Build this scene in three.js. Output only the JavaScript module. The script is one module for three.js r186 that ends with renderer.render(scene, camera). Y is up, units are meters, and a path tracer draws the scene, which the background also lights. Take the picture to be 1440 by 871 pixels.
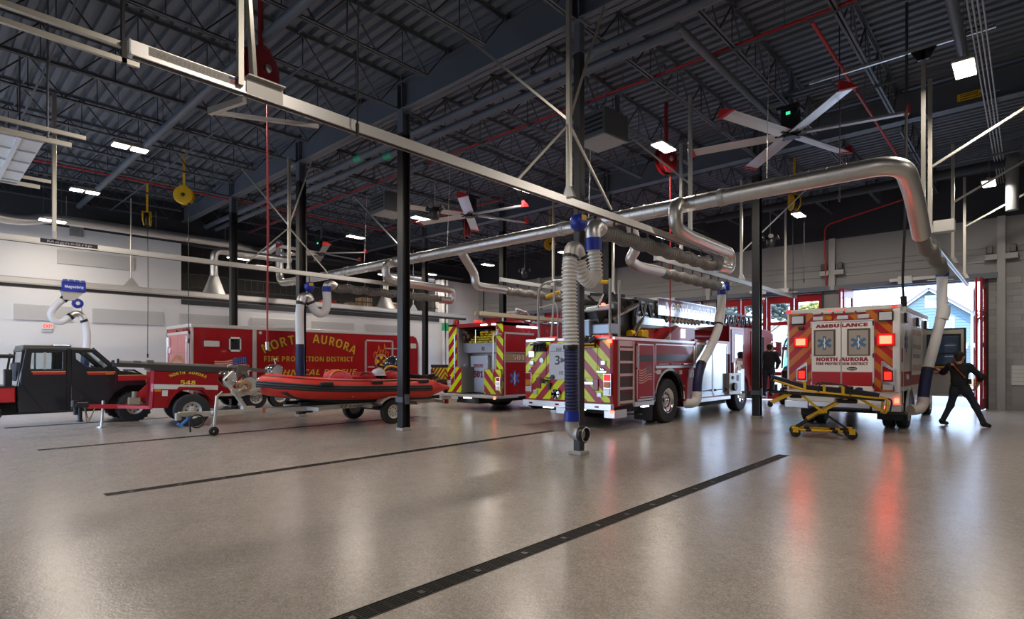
import * as THREE from 'three';
import { mergeGeometries } from 'three/addons/utils/BufferGeometryUtils.js';
import { RoundedBoxGeometry } from 'three/addons/geometries/RoundedBoxGeometry.js';
import { RectAreaLightUniformsLib } from 'three/addons/lights/RectAreaLightUniformsLib.js';
import { MarchingCubes } from 'three/addons/objects/MarchingCubes.js';

// Plan: x to the right, y up, d = distance from the camera's wall towards the street doors (three's z = -d).
// ---------------------------------------------------------------- camera, sky, sun, exposure
RectAreaLightUniformsLib.init();
const scene = new THREE.Scene();
const camera = new THREE.PerspectiveCamera(65.89, 1440 / 1020, 0.05, 400);
camera.position.set(0, 1.5, 0);
camera.rotation.set(0, 0.7462336, 0);
camera.setViewOffset(1440, 1020, 0, 0, 1440, 871);
const renderer = new THREE.WebGLRenderer({ antialias: true });
renderer.toneMapping = THREE.LinearToneMapping;
renderer.toneMappingExposure = 1.22;
renderer.shadowMap.enabled = true;
const LED = 0.95;              // brightness of the high bay fittings
{
  const w = 64, h = 32, a = new Float32Array(w * h * 4), lo = [3.9, 4.7, 6.0], hi = [1.6, 3.0, 5.8];
  for (let y = 0; y < h; y++) for (let x = 0; x < w; x++) {
    const t = Math.max(0, (y + 0.5) / h * 2 - 1), k = Math.pow(t, 0.55);
    for (let c = 0; c < 3; c++) a[(y * w + x) * 4 + c] = lo[c] + (hi[c] - lo[c]) * k;
    a[(y * w + x) * 4 + 3] = 1;
  }
  const t = new THREE.DataTexture(a, w, h, THREE.RGBAFormat, THREE.FloatType);
  t.mapping = THREE.EquirectangularReflectionMapping; t.magFilter = THREE.LinearFilter; t.needsUpdate = true;
  scene.background = t; scene.environment = t;
}
const sun = new THREE.DirectionalLight(0xfff3e0, 7);
sun.position.set(45, 48, 8); sun.target.position.set(-5, 0, -40);
scene.add(sun, sun.target);
sun.castShadow = true; sun.shadow.mapSize.set(4096, 4096);
Object.assign(sun.shadow.camera, { left: -60, right: 60, top: 60, bottom: -60, near: 1, far: 200 });

// ---------------------------------------------------------------- helpers
const used = {};
const numbered = (n) => { used[n] = (used[n] ?? -1) + 1; return used[n] ? n + '_' + String(used[n]).padStart(3, '0') : n; };
let seed = 7;
const rnd = (a = 0, b = 1) => { seed = (seed * 1664525 + 1013904223) >>> 0; return a + (b - a) * seed / 4294967296; };
const NZ = new WeakMap(), nz = (g) => { if (NZ.has(g)) return NZ.get(g); const r = g.index ? g.toNonIndexed() : g; for (const k of Object.keys(r.attributes)) if (!['position', 'normal', 'uv'].includes(k)) r.deleteAttribute(k); NZ.set(g, r); return r; };
const P3 = (p) => new THREE.Vector3(p[0], p[1], -p[2]);
function tag(o, label, category, group, kind) {
  if (label) o.userData.label = label; if (category) o.userData.category = category; if (group) o.userData.group = group; if (kind) o.userData.kind = kind;
  return o;
}
function mesh(name, geoms, mat, parent = scene, label) {
  const gs = [].concat(geoms).map(nz);
  const m = new THREE.Mesh(gs.length > 1 ? mergeGeometries(gs) : gs[0], mat);
  m.name = parent === scene ? numbered(name) : name; m.castShadow = m.receiveShadow = true; parent.add(m);
  if (label) m.userData.label = label;
  return m;
}
const each = (name, geoms, mat, parent) => geoms.forEach((g) => mesh(name, g, mat, parent));
function thing(name, label, category, [x, y, d] = [0, 0, 0], turn = 0, group) {
  const o = new THREE.Group(); o.name = numbered(name); o.position.set(x, y, -d); o.rotation.y = turn; scene.add(o);
  return tag(o, label, category, group);
}
function struct(name, geoms, mat, label) { const m = mesh(name, geoms, mat); return tag(m, label, null, null, 'structure'); }
function structG(name, label, p, turn) { return tag(thing(name, label, null, p, turn), null, null, null, 'structure'); }
function dup(src, [x, y, d], turn, label, group) {
  const r = src.clone(); r.name = numbered(src.name.replace(/_\d{3}$/, '')); r.position.set(x, y, -d); if (turn !== undefined) r.rotation.y = turn; scene.add(r);
  r.userData = { ...src.userData }; return tag(r, label, null, group);
}
// shapes, all in (x, y, d)
function E(x0, x1, y0, y1, d0, d1, r = 0) {
  const w = Math.abs(x1 - x0), h = Math.abs(y1 - y0), l = Math.abs(d1 - d0);
  const g = r ? new RoundedBoxGeometry(w, h, l, 1, Math.min(r, w / 2.01, h / 2.01, l / 2.01)) : new THREE.BoxGeometry(w, h, l);
  return g.translate((x0 + x1) / 2, (y0 + y1) / 2, -(d0 + d1) / 2);
}
function cy(a, b, r, r2 = r, n = 12, open = false) {
  const A = P3(a), Bv = P3(b), v = Bv.clone().sub(A), g = new THREE.CylinderGeometry(r2, r, v.length(), n, 1, open);
  g.applyQuaternion(new THREE.Quaternion().setFromUnitVectors(new THREE.Vector3(0, 1, 0), v.clone().normalize()));
  return g.translate(...A.add(Bv).multiplyScalar(0.5).toArray());
}
// a flat bar of section w (sideways) x t between two points
function bar(a, b, w, t = w) {
  const A = P3(a), Bv = P3(b), v = Bv.clone().sub(A), g = new THREE.BoxGeometry(w, v.length(), t), y = v.clone().normalize();
  let x = new THREE.Vector3(0, 1, 0).cross(y); if (x.lengthSq() < 1e-4) x.set(1, 0, 0); x.normalize();
  const m = new THREE.Matrix4().makeBasis(x, y, x.clone().cross(y)); g.applyMatrix4(m);
  return g.translate(...A.add(Bv).multiplyScalar(0.5).toArray());
}
function sweep(pts, r, n = 12, caps = true) {           // pts: Vector3 list already dense; r number or function(i, count)
  const N = pts.length, pos = [], nor = [], uv = [], idx = [], T = [];
  for (let i = 0; i < N; i++) T.push(pts[Math.min(i + 1, N - 1)].clone().sub(pts[Math.max(i - 1, 0)]).normalize());
  let U = new THREE.Vector3(0, 1, 0); if (Math.abs(T[0].y) > 0.9) U.set(1, 0, 0);
  U.sub(T[0].clone().multiplyScalar(U.dot(T[0]))).normalize();
  let L = 0;
  for (let i = 0; i < N; i++) {
    if (i) { U.sub(T[i].clone().multiplyScalar(U.dot(T[i]))).normalize(); L += pts[i].distanceTo(pts[i - 1]); }
    const W = T[i].clone().cross(U), R = typeof r === 'function' ? r(i, N, L) : r;
    for (let k = 0; k <= n; k++) {
      const t = k / n * Math.PI * 2, v = U.clone().multiplyScalar(Math.cos(t)).addScaledVector(W, Math.sin(t));
      pos.push(pts[i].x + v.x * R, pts[i].y + v.y * R, pts[i].z + v.z * R); nor.push(v.x, v.y, v.z); uv.push(L, k / n * Math.PI * 2 * 0.15);
    }
  }
  if (typeof r === 'function') for (let i = 0; i < N; i++) { // lean the normals with the changing radius
    const a = Math.max(i - 1, 0), b = Math.min(i + 1, N - 1), sl = (r(b, N, 0) - r(a, N, 0)) / Math.max(1e-6, pts[b].distanceTo(pts[a]));
    for (let k = 0; k <= n; k++) { const o = (i * (n + 1) + k) * 3, v = new THREE.Vector3(nor[o], nor[o + 1], nor[o + 2]).addScaledVector(T[i], -sl).normalize(); nor[o] = v.x; nor[o + 1] = v.y; nor[o + 2] = v.z; }
  }
  const q = n + 1;
  for (let i = 0; i < N - 1; i++) for (let k = 0; k < n; k++) { const a = i * q + k; idx.push(a, a + 1, a + q, a + 1, a + q + 1, a + q); }
  const g = new THREE.BufferGeometry();
  g.setAttribute('position', new THREE.Float32BufferAttribute(pos, 3)); g.setAttribute('normal', new THREE.Float32BufferAttribute(nor, 3)); g.setAttribute('uv', new THREE.Float32BufferAttribute(uv, 2)); g.setIndex(idx);
  if (!caps) return nz(g);
  const out = [nz(g)];
  for (const [i, s] of [[0, -1], [N - 1, 1]]) {
    const R = typeof r === 'function' ? r(i, N, L) : r, c = new THREE.CircleGeometry(R, n);
    c.applyQuaternion(new THREE.Quaternion().setFromUnitVectors(new THREE.Vector3(0, 0, 1), T[i].clone().multiplyScalar(s))); out.push(nz(c.translate(...pts[i].toArray())));
  }
  return mergeGeometries(out);
}
// corner points with rounded bends of radius f
function bend(P, f = 0.3, m = 7) {
  const p = P.map(P3), out = [p[0]];
  for (let i = 1; i < p.length - 1; i++) {
    const a = p[i - 1].clone().sub(p[i]), b = p[i + 1].clone().sub(p[i]), k = Math.min(f, a.length() * 0.49, b.length() * 0.49);
    const s = p[i].clone().addScaledVector(a.normalize(), k), e = p[i].clone().addScaledVector(b.normalize(), k);
    for (let j = 0; j <= m; j++) { const t = j / m; out.push(s.clone().multiplyScalar((1 - t) ** 2).addScaledVector(p[i], 2 * t * (1 - t)).addScaledVector(e, t * t)); }
  }
  out.push(p[p.length - 1]); return out;
}
const pipe = (P, r, f = 0.3, n = 14) => sweep(bend(P, f), r, n);
const curve = (P, N = 24) => new THREE.CatmullRomCurve3(P.map(P3), false, 'centripetal').getSpacedPoints(N);
const tube = (P, r, n = 8, N = 24) => sweep(curve(P, N), r, n);
const ribbed = (P, r, pitch = 0.045, dr = 0.01, n = 16) => { const c = new THREE.CatmullRomCurve3(P.map(P3), false, 'centripetal'), N = Math.max(8, Math.round(c.getLength() / pitch * 6)); return sweep(c.getSpacedPoints(N), (i) => r - dr * [0, 0, 0, 0.9, 1, 0.9][i % 6], n); };
// polygon in the (d, y) plane pushed out from x0 to x1
function side(pts, x0, x1, bevel = 0) {
  const s = new THREE.Shape(pts.map(([d, y]) => new THREE.Vector2(d, y)));
  const g = new THREE.ExtrudeGeometry(s, { depth: x1 - x0 - 2 * bevel, bevelEnabled: bevel > 0, bevelSize: bevel, bevelThickness: bevel, bevelOffset: -bevel, bevelSegments: 1, curveSegments: 10 });
  return g.rotateY(Math.PI / 2).translate(x0 + bevel, 0, 0);
}
// polygon in the (x, y) plane pushed from d0 to d1
function front(pts, d0, d1, holes) {
  const s = new THREE.Shape(pts.map(([x, y]) => new THREE.Vector2(x, y)));
  for (const h of holes ?? []) s.holes.push(new THREE.Path(h.map(([x, y]) => new THREE.Vector2(x, y))));
  return new THREE.ExtrudeGeometry(s, { depth: d1 - d0, bevelEnabled: false }).translate(0, 0, -d1);
}
// polygon in the (x, d) plane pushed from y0 to y1
const plan = (pts, y0, y1) => new THREE.ExtrudeGeometry(new THREE.Shape(pts.map(([x, d]) => new THREE.Vector2(x, d))), { depth: y1 - y0, bevelEnabled: false }).rotateX(-Math.PI / 2).translate(0, y0, 0);
// turned profile [[radius, offset along x], ...] about an axis along x
const turned = (prof, x, y, d, n = 24) => new THREE.LatheGeometry(prof.map(([r, o]) => new THREE.Vector2(r, o)), n).rotateZ(-Math.PI / 2).translate(x, y, -d);
const turnedY = (prof, x, y, d, n = 20) => new THREE.LatheGeometry(prof.map(([r, o]) => new THREE.Vector2(r, o)), n).translate(x, y, -d);
const ball = (x, y, d, r, sx = 1, sy = 1, sd = 1, n = 16) => new THREE.SphereGeometry(r, n, Math.round(n * 0.7)).scale(sx, sy, sd).translate(x, y, -d);
const rot = (g, ax, ang, [x, y, d]) => { g.translate(-x, -y, d); g['rotate' + ax](ang); return g.translate(x, y, -d); };
const metres = (g, k = 1) => {                         // box-projected uv in metres
  const p = g.attributes.position, n = g.attributes.normal, uv = new Float32Array(p.count * 2);
  for (let i = 0; i < p.count; i++) {
    const ax = Math.abs(n.getX(i)), ay = Math.abs(n.getY(i)), az = Math.abs(n.getZ(i)), x = p.getX(i), y = p.getY(i), z = p.getZ(i);
    const [u, v] = ay >= ax && ay >= az ? [x, z] : ax >= az ? [z, y] : [x, y];
    uv[2 * i] = u * k; uv[2 * i + 1] = v * k;
  }
  g.setAttribute('uv', new THREE.BufferAttribute(uv, 2)); return g;
};

// ---------------------------------------------------------------- materials
const lin = (r, g, b) => new THREE.Color().setRGB(r, g, b);
const M = (r, g, b, rough = 0.6, metal = 0, o = {}) => new (o.clearcoat !== undefined || o.transmission ? THREE.MeshPhysicalMaterial : THREE.MeshStandardMaterial)({ color: lin(r, g, b), roughness: rough, metalness: metal, side: THREE.DoubleSide, ...o });
const glow = (r, g, b, k) => new THREE.MeshStandardMaterial({ color: lin(r * 0.5, g * 0.5, b * 0.5), emissive: lin(r, g, b), emissiveIntensity: k, roughness: 0.5 });
function noiseTex(S, f, srgb, rep) {                   // f(x, y) -> [r, g, b] 0..1
  const a = new Uint8Array(S * S * 4);
  for (let y = 0; y < S; y++) for (let x = 0; x < S; x++) { const c = f(x, y); for (let k = 0; k < 3; k++) a[(y * S + x) * 4 + k] = Math.max(0, Math.min(255, c[k] * 255)); a[(y * S + x) * 4 + 3] = 255; }
  const t = new THREE.DataTexture(a, S, S); t.wrapS = t.wrapT = THREE.RepeatWrapping; t.magFilter = THREE.LinearFilter; if (srgb) t.colorSpace = THREE.SRGBColorSpace; t.repeat.set(rep, rep); t.needsUpdate = true; return t;
}
function lattice(S, cells) { const g = Float32Array.from({ length: cells * cells }, () => rnd()); return (x, y) => { const u = x / S * cells, v = y / S * cells, i = Math.floor(u), j = Math.floor(v), a = u - i, b = v - j, s = a * a * (3 - 2 * a), t = b * b * (3 - 2 * b), q = (m, n) => g[(n % cells) * cells + (m % cells)]; return (q(i, j) * (1 - s) + q(i + 1, j) * s) * (1 - t) + (q(i, j + 1) * (1 - s) + q(i + 1, j + 1) * s) * t; }; }
const FL = lattice(512, 8), FM = lattice(512, 40), FF = lattice(512, 170);
const floorMap = noiseTex(512, (x, y) => { const f = rnd(), k = (f < 0.06 ? -0.10 : f > 0.93 ? 0.10 : 0) + 0.03 * (FL(x, y) - 0.5) + 0.04 * (FM(x, y) - 0.5) + 0.13 * (FF(x, y) - 0.5) + 0.09 * (rnd() - 0.5); return [0.625 + k, 0.595 + k, 0.56 + k]; }, true, 0.62);
const floorBump = noiseTex(512, (x, y) => { const v = 0.45 * FF(x, y) + 0.4 * FM(x, y) + 0.15 * rnd(); return [v, v, v]; }, false, 0.62);
const wallBump = noiseTex(256, () => { const v = rnd(); return [v, v, v]; }, false, 1.3);
const panelMap = noiseTex(256, () => { const v = 0.74 + 0.12 * (rnd() - 0.5); return [v, v * 0.995, v * 0.985]; }, true, 2);
const mt = {
  floor: new THREE.MeshStandardMaterial({ map: floorMap, bumpMap: floorBump, bumpScale: 0.0015, roughness: 0.235 }),
  white: M(0.68, 0.68, 0.68, 0.75, 0, { bumpMap: wallBump, bumpScale: 0.0008 }),
  grey: M(0.265, 0.265, 0.262, 0.7, 0, { bumpMap: wallBump, bumpScale: 0.0012 }),
  block: [0.31, 0.335, 0.36].map((v) => M(v, v, v * 0.98, 0.75, 0, { bumpMap: wallBump, bumpScale: 0.002 })),
  joint: M(0.2, 0.2, 0.195, 0.9),
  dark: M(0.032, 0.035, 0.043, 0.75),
  deck: M(0.125, 0.146, 0.185, 0.6), steel: M(0.10, 0.118, 0.15, 0.5), joist: M(0.085, 0.098, 0.12, 0.5), web: M(0.05, 0.056, 0.068, 0.5), black: M(0.012, 0.012, 0.013, 0.38), rubber: M(0.018, 0.018, 0.019, 0.75), matt: M(0.02, 0.02, 0.022, 0.85),
  galv: M(0.66, 0.66, 0.65, 0.4, 1), alu: M(0.74, 0.73, 0.71, 0.38, 0.9), aluDull: M(0.52, 0.51, 0.49, 0.5, 0.75), chrome: M(0.85, 0.85, 0.86, 0.1, 1), treadplate: M(0.6, 0.6, 0.6, 0.35, 0.9),
  strut: M(0.55, 0.53, 0.47, 0.42, 0.85), plinth: M(0.42, 0.40, 0.38, 0.7),
  red: M(0.30, 0.005, 0.009, 0.4, 0, { clearcoat: 0.35, clearcoatRoughness: 0.04, specularIntensity: 0.4 }), redDeep: M(0.25, 0.006, 0.01, 0.3, 0, { clearcoat: 0.8, clearcoatRoughness: 0.05 }), redMatt: M(0.42, 0.012, 0.015, 0.5),
  boat: M(0.62, 0.028, 0.016, 0.5), grip: M(0.02, 0.022, 0.026, 0.6), yellow: M(0.72, 0.42, 0.01, 0.45), gold: M(0.75, 0.45, 0.06, 0.5), hose: M(0.70, 0.69, 0.67, 0.6), hoseWhite: M(0.72, 0.72, 0.73, 0.5), blue: M(0.01, 0.03, 0.33, 0.4), blueHose: M(0.008, 0.014, 0.075, 0.55),
  whitePaint: M(0.74, 0.73, 0.70, 0.3, 0, { clearcoat: 0.6, clearcoatRoughness: 0.05 }), cream: M(0.62, 0.60, 0.55, 0.5), amberStripe: M(0.7, 0.26, 0.01, 0.4), redLens: M(0.3, 0.004, 0.004, 0.15), amberLens: M(0.6, 0.2, 0.01, 0.15), clearLens: M(0.7, 0.72, 0.74, 0.12, 0.3),
  glass: M(0.92, 0.95, 0.95, 0.02, 0, { transmission: 1, thickness: 0, ior: 1.45 }), darkGlass: M(0.01, 0.012, 0.014, 0.05, 0, { clearcoat: 1 }), blueGlass: M(0.02, 0.06, 0.14, 0.06, 0, { clearcoat: 1 }),
  skin: M(0.42, 0.22, 0.15, 0.55), cloth: M(0.016, 0.017, 0.022, 0.9), navy: M(0.02, 0.024, 0.04, 0.85), orange: M(0.6, 0.12, 0.02, 0.7), wood: M(0.42, 0.27, 0.13, 0.7), card: M(0.45, 0.30, 0.17, 0.8), brown: M(0.09, 0.05, 0.03, 0.7),
  ledGlow: glow(1, 0.93, 0.8, 9), redGlow: glow(1, 0.06, 0.03, 8), redSoft: glow(1, 0.012, 0.008, 0.12), redDim: glow(1, 0.022, 0.012, 1.5), stripGlow: glow(1, 0.93, 0.82, 5), coolGlow: glow(0.85, 0.93, 1, 5), exitGlow: glow(1, 0.05, 0.03, 1.6), greenGlow: glow(0.05, 0.8, 0.35, 0.9),
};
// print on a thin plane; draw(ctx, W, H); the plane stands at (x, y, d) and faces 'rear' (-d), 'right' (+x)
function print(name, w, h, px, draw, [x, y, d], face, parent, o = {}) {
  const c = document.createElement('canvas'); c.width = Math.max(8, Math.round(w * px)); c.height = Math.max(8, Math.round(h * px));
  const k = c.getContext('2d'); draw(k, c.width, c.height);
  const t = new THREE.CanvasTexture(c); t.colorSpace = THREE.SRGBColorSpace;
  const m = new THREE.MeshStandardMaterial({ map: t, roughness: o.rough ?? 0.4, transparent: !o.opaque, side: THREE.DoubleSide });
  const g = new THREE.PlaneGeometry(w, h); if (face === 'right') g.rotateY(Math.PI / 2); g.translate(x, y, -d);
  const r = mesh(name, g, m, parent); r.castShadow = !!o.opaque; if (o.label) r.userData.label = o.label; return r;
}
function textLine(k, s, x, y, size, color, o = {}) {
  k.font = `${o.style ?? 'bold'} ${size}px ${o.font ?? 'sans-serif'}`; k.fillStyle = color; k.textAlign = 'center'; k.textBaseline = 'middle';
  k.save(); k.translate(x, y); if (o.width) { const w = k.measureText(s).width; k.scale(o.width / w, 1); }
  if (o.edge) { k.lineWidth = size * 0.09; k.strokeStyle = o.edge; k.lineJoin = 'round'; k.strokeText(s, 0, 0); } k.fillText(s, 0, 0); k.restore();
}
function arcText(k, s, x, y, R, span, size, color, o = {}) {
  k.font = `${o.style ?? 'bold'} ${size}px ${o.font ?? 'sans-serif'}`; k.fillStyle = color; k.textAlign = 'center'; k.textBaseline = 'middle';
  [...s].forEach((ch, i) => { const a = span * (i / (s.length - 1) - 0.5); k.save(); k.translate(x + R * Math.sin(a), y + R - R * Math.cos(a)); k.rotate(a); k.scale(o.sx ?? 1, 1); if (o.edge) { k.lineWidth = size * 0.1; k.strokeStyle = o.edge; k.strokeText(ch, 0, 0); } k.fillText(ch, 0, 0); k.restore(); });
}
// an arch standing in the (d, y) plane
function arch(x0, x1, y, d, r0, r1, a0 = 0, a1 = Math.PI, n = 24) { const p = []; for (let i = 0; i <= n; i++) { const a = a0 + (a1 - a0) * i / n; p.push([d + Math.cos(a) * r1, y + Math.sin(a) * r1]); } for (let i = n; i >= 0; i--) { const a = a0 + (a1 - a0) * i / n; p.push([d + Math.cos(a) * r0, y + Math.sin(a) * r0]); } return side(p, x0, x1); }
// diagonal stripes; dir +1 rises to the right, -1 falls to the right
function stripes(k, x0, y0, w, h, pitch, a, b, dir, shift = 0) {
  k.save(); k.beginPath(); k.rect(x0, y0, w, h); k.clip(); k.fillStyle = a; k.fillRect(x0, y0, w, h); k.fillStyle = b;
  for (let i = -40; i < 60; i++) { const s = i * pitch + shift; k.beginPath(); if (dir > 0) { k.moveTo(x0 + s, y0 + h); k.lineTo(x0 + s + pitch / 2, y0 + h); k.lineTo(x0 + s + pitch / 2 + h, y0); k.lineTo(x0 + s + h, y0); } else { k.moveTo(x0 + s, y0); k.lineTo(x0 + s + pitch / 2, y0); k.lineTo(x0 + s + pitch / 2 + h, y0 + h); k.lineTo(x0 + s + h, y0 + h); } k.fill(); }
  k.restore();
}
function starOfLife(k, x, y, r, c) {
  k.save(); k.translate(x, y); k.fillStyle = c; for (let i = 0; i < 3; i++) { k.rotate(Math.PI / 3); k.fillRect(-r * 0.22, -r, r * 0.44, r * 2); }
  k.restore(); k.strokeStyle = '#e8eef2'; k.lineWidth = r * 0.1; k.beginPath(); k.moveTo(x, y - r * 0.75); k.lineTo(x, y + r * 0.75); k.stroke();
  k.lineWidth = r * 0.06; k.beginPath(); for (let i = 0; i <= 20; i++) k.lineTo(x + Math.sin(i / 20 * Math.PI * 3) * r * 0.16, y - r * 0.55 + i / 20 * r * 1.1); k.stroke();
}
function flag(k, x, y, w, h, white, red, blue, stars) {   // waving flag, union at the right
  for (let i = 0; i < 13; i++) { k.fillStyle = i % 2 ? white : red; if (!k.fillStyle || (i % 2 === 0 && !red)) continue; k.beginPath(); for (let s = 0; s <= 20; s++) k.lineTo(x + w * s / 20, y + h * i / 13 + Math.sin(s / 20 * 6) * h * 0.07 - s / 20 * h * 0.16 + h * 0.16); for (let s = 20; s >= 0; s--) k.lineTo(x + w * s / 20, y + h * (i + 1) / 13 + Math.sin(s / 20 * 6) * h * 0.07 - s / 20 * h * 0.16 + h * 0.16); k.fill(); }
  k.save(); k.transform(1, -0.12, 0, 1, 0, 0); const ux = x + w * 0.56, uy = y + 0.12 * (ux) ; k.fillStyle = blue; k.fillRect(ux, uy, w * 0.44, h * 0.54); k.fillStyle = stars; for (let i = 0; i < 5; i++) for (let j = 0; j < 7; j++) k.fillRect(ux + w * 0.03 + j * w * 0.058, uy + h * 0.04 + i * h * 0.1, w * 0.02, h * 0.035); k.restore();
}
// ---------------------------------------------------------------- the building
const GX = [-5.41, -10.17, -14.92, -19.68], ROW = [7.466, 15.61], DOORWALL = 23.6, BACK = -3.3, LEFT = -24.6, RIGHT = 7.2, DECK = 7.78;
{ // floor slab with open trenches for the drains
  const tr = [0, 1, 2, 3].map((k) => -2.92 - 4.756 * k), w = 0.085, g = [], d0 = 1.52, d1 = 9.67;
  g.push(E(-29.2, RIGHT + 0.3, -0.25, 0, BACK - 0.3, d0), E(-29.2, RIGHT + 0.3, -0.25, 0, d1, DOORWALL + 0.35));
  let x = RIGHT + 0.3; for (const t of tr) { g.push(E(t + w, x, -0.25, 0, d0, d1), E(t - w, t + w, -0.25, -0.12, d0, d1)); x = t - w; } g.push(E(-29.2, x, -0.25, 0, d0, d1));
  struct('floor', g.map((q) => metres(q)), mt.floor, 'smooth beige epoxy floor with a fine speckle across the whole bay');
  const names = ['nearest long grated trench drain, running out of the bottom of the picture', 'second grated trench drain, ending just left of the tall square black post', 'third grated trench drain, passing under the inflatable boat', 'fourth grated trench drain, beside the black utility vehicle'];
  const bars = []; for (let i = 0; i < 7; i++) bars.push(E(-0.066 + i * 0.022 - 0.005, -0.066 + i * 0.022 + 0.005, -0.022, -0.002, 0.003, 0.506));
  for (let i = 0; i < 6; i++) bars.push(E(-0.076, 0.076, -0.024, -0.004, 0.003 + i * 0.0985, 0.017 + i * 0.0985));
  const grate = mergeGeometries(bars.map(nz)), bolt = mergeGeometries([E(-0.026, 0.026, -0.006, 0.0005, 0.235, 0.275), cy([0, -0.004, 0.255], [0, 0.002, 0.255], 0.011, 0.011, 8)].map(nz)), iron = M(0.03, 0.028, 0.026, 0.55, 0.5), ironBolt = M(0.12, 0.115, 0.11, 0.4, 0.8);
  tr.forEach((t, k) => {
    const o = thing('trench_drain', names[k], 'drain', [t, 0, d0]);
    mesh('drain_frame', [E(-0.085, -0.078, -0.05, 0.001, 0, 8.15), E(0.078, 0.085, -0.05, 0.001, 0, 8.15)], iron, o);
    for (let i = 0; i < 16; i++) { const m = mesh('grate', grate, iron, o); m.position.z = -i * 0.5094; const b = mesh('locking_bolt', bolt, ironBolt, m); }
  });
}
{ // left wall: white, dark above, opening of the storage loft
  const w = structG('wall_left', 'long white side wall with a dark painted band along its top', [0, 0, 0]);
  const x0 = LEFT - 0.3, x1 = LEFT;
  mesh('lower_panel', [E(x0, x1, 0, 2.9, BACK, DOORWALL), E(x0, x1 - 0.012, 2.9, 2.915, BACK, DOORWALL), E(x0, x1, 2.915, 3.88, BACK, DOORWALL)], mt.white, w);
  mesh('upper_panel', [E(x0, x1, 3.88, 6.2, BACK, 7.36), E(x0, x1, 3.88, 6.2, 20.5, DOORWALL)], mt.white, w);
  mesh('dark_band', [E(x0, x1, 6.2, 8.1, BACK, DOORWALL)], mt.dark, w);
  const l = structG('trim_1', 'dark loft floor edge and railing in the opening of the white side wall', [0, 0, 0]);
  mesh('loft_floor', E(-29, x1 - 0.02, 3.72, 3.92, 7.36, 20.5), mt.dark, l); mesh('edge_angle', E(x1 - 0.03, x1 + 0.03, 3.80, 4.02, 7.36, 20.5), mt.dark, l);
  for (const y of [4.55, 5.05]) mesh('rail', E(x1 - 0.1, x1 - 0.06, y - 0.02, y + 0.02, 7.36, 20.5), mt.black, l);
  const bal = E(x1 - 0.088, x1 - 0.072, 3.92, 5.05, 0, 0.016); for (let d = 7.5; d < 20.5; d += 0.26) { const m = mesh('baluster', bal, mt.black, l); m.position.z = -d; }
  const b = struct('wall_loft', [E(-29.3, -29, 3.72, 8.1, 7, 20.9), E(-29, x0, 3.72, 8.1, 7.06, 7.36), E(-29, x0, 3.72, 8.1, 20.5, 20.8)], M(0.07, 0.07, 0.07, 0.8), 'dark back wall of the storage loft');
}
// street wall: grey below, dark above, five door openings
const doorX = (k) => -3.03 - 4.756 * k, HW = 2.05, HT = 4.2;
{
  const w = structG('wall_front', 'grey street wall with tall folding doors and a dark band above', [0, 0, 0]), g = [], d0 = DOORWALL, d1 = DOORWALL + 0.35;
  g.push(E(LEFT - 0.3, 1.0, HT, 6.12, d0, d1)); let x = 0.9; for (let k = 0; k < 5; k++) { if (k) g.push(E(doorX(k) + HW, x, 0, HT, d0, d1)); else g.push(E(doorX(0) + HW, 0.9, 0, HT, d0 + 0.04, d1)); x = doorX(k) - HW; } g.push(E(LEFT - 0.3, x, 0, HT, d0, d1));
  g.push(E(0.9, RIGHT + 0.3, 0, 6.12, d0, d1));
  mesh('wall_panel', g.slice(0, 1).concat(g.slice(2)), mt.grey, w); mesh('mortar_bed', g[1], mt.joint, w);
  mesh('dark_band', E(LEFT - 0.3, RIGHT + 0.3, 6.12, 8.1, d0, d1), mt.dark, w);
  for (let r = 0; r < 21; r++) for (let c = -1; c < 5; c++) { // painted blocks of the pier right of the open door
    let a = doorX(0) + HW + c * 0.4 + (r % 2 ? 0.2 : 0), b = a + 0.394; a = Math.max(a, doorX(0) + HW); b = Math.min(b, 0.9); if (b - a < 0.06) continue;
    mesh('block', E(a, b, r * 0.2 + 0.003, r * 0.2 + 0.197, d0, d0 + 0.05), mt.block[Math.floor(rnd(0, 3))], w);
  }
  for (const [y, h] of [[4.72, 0.05], [5.0, 0.025], [5.18, 0.025]]) mesh('conduit', E(LEFT, 0.9, y, y + h, d0 - 0.04, d0), M(0.25, 0.25, 0.245, 0.5, 0.3), w);
  for (const gx of [-0.65, ...GX]) mesh('pilaster', E(gx - 0.1, gx + 0.1, HT, 6.12, d0 - 0.2, d0), M(0.34, 0.34, 0.335, 0.6), w);
  mesh('pilaster', E(-0.75, -0.55, 0, HT, d0 - 0.2, d0), M(0.34, 0.34, 0.335, 0.6), w);
}
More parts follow.
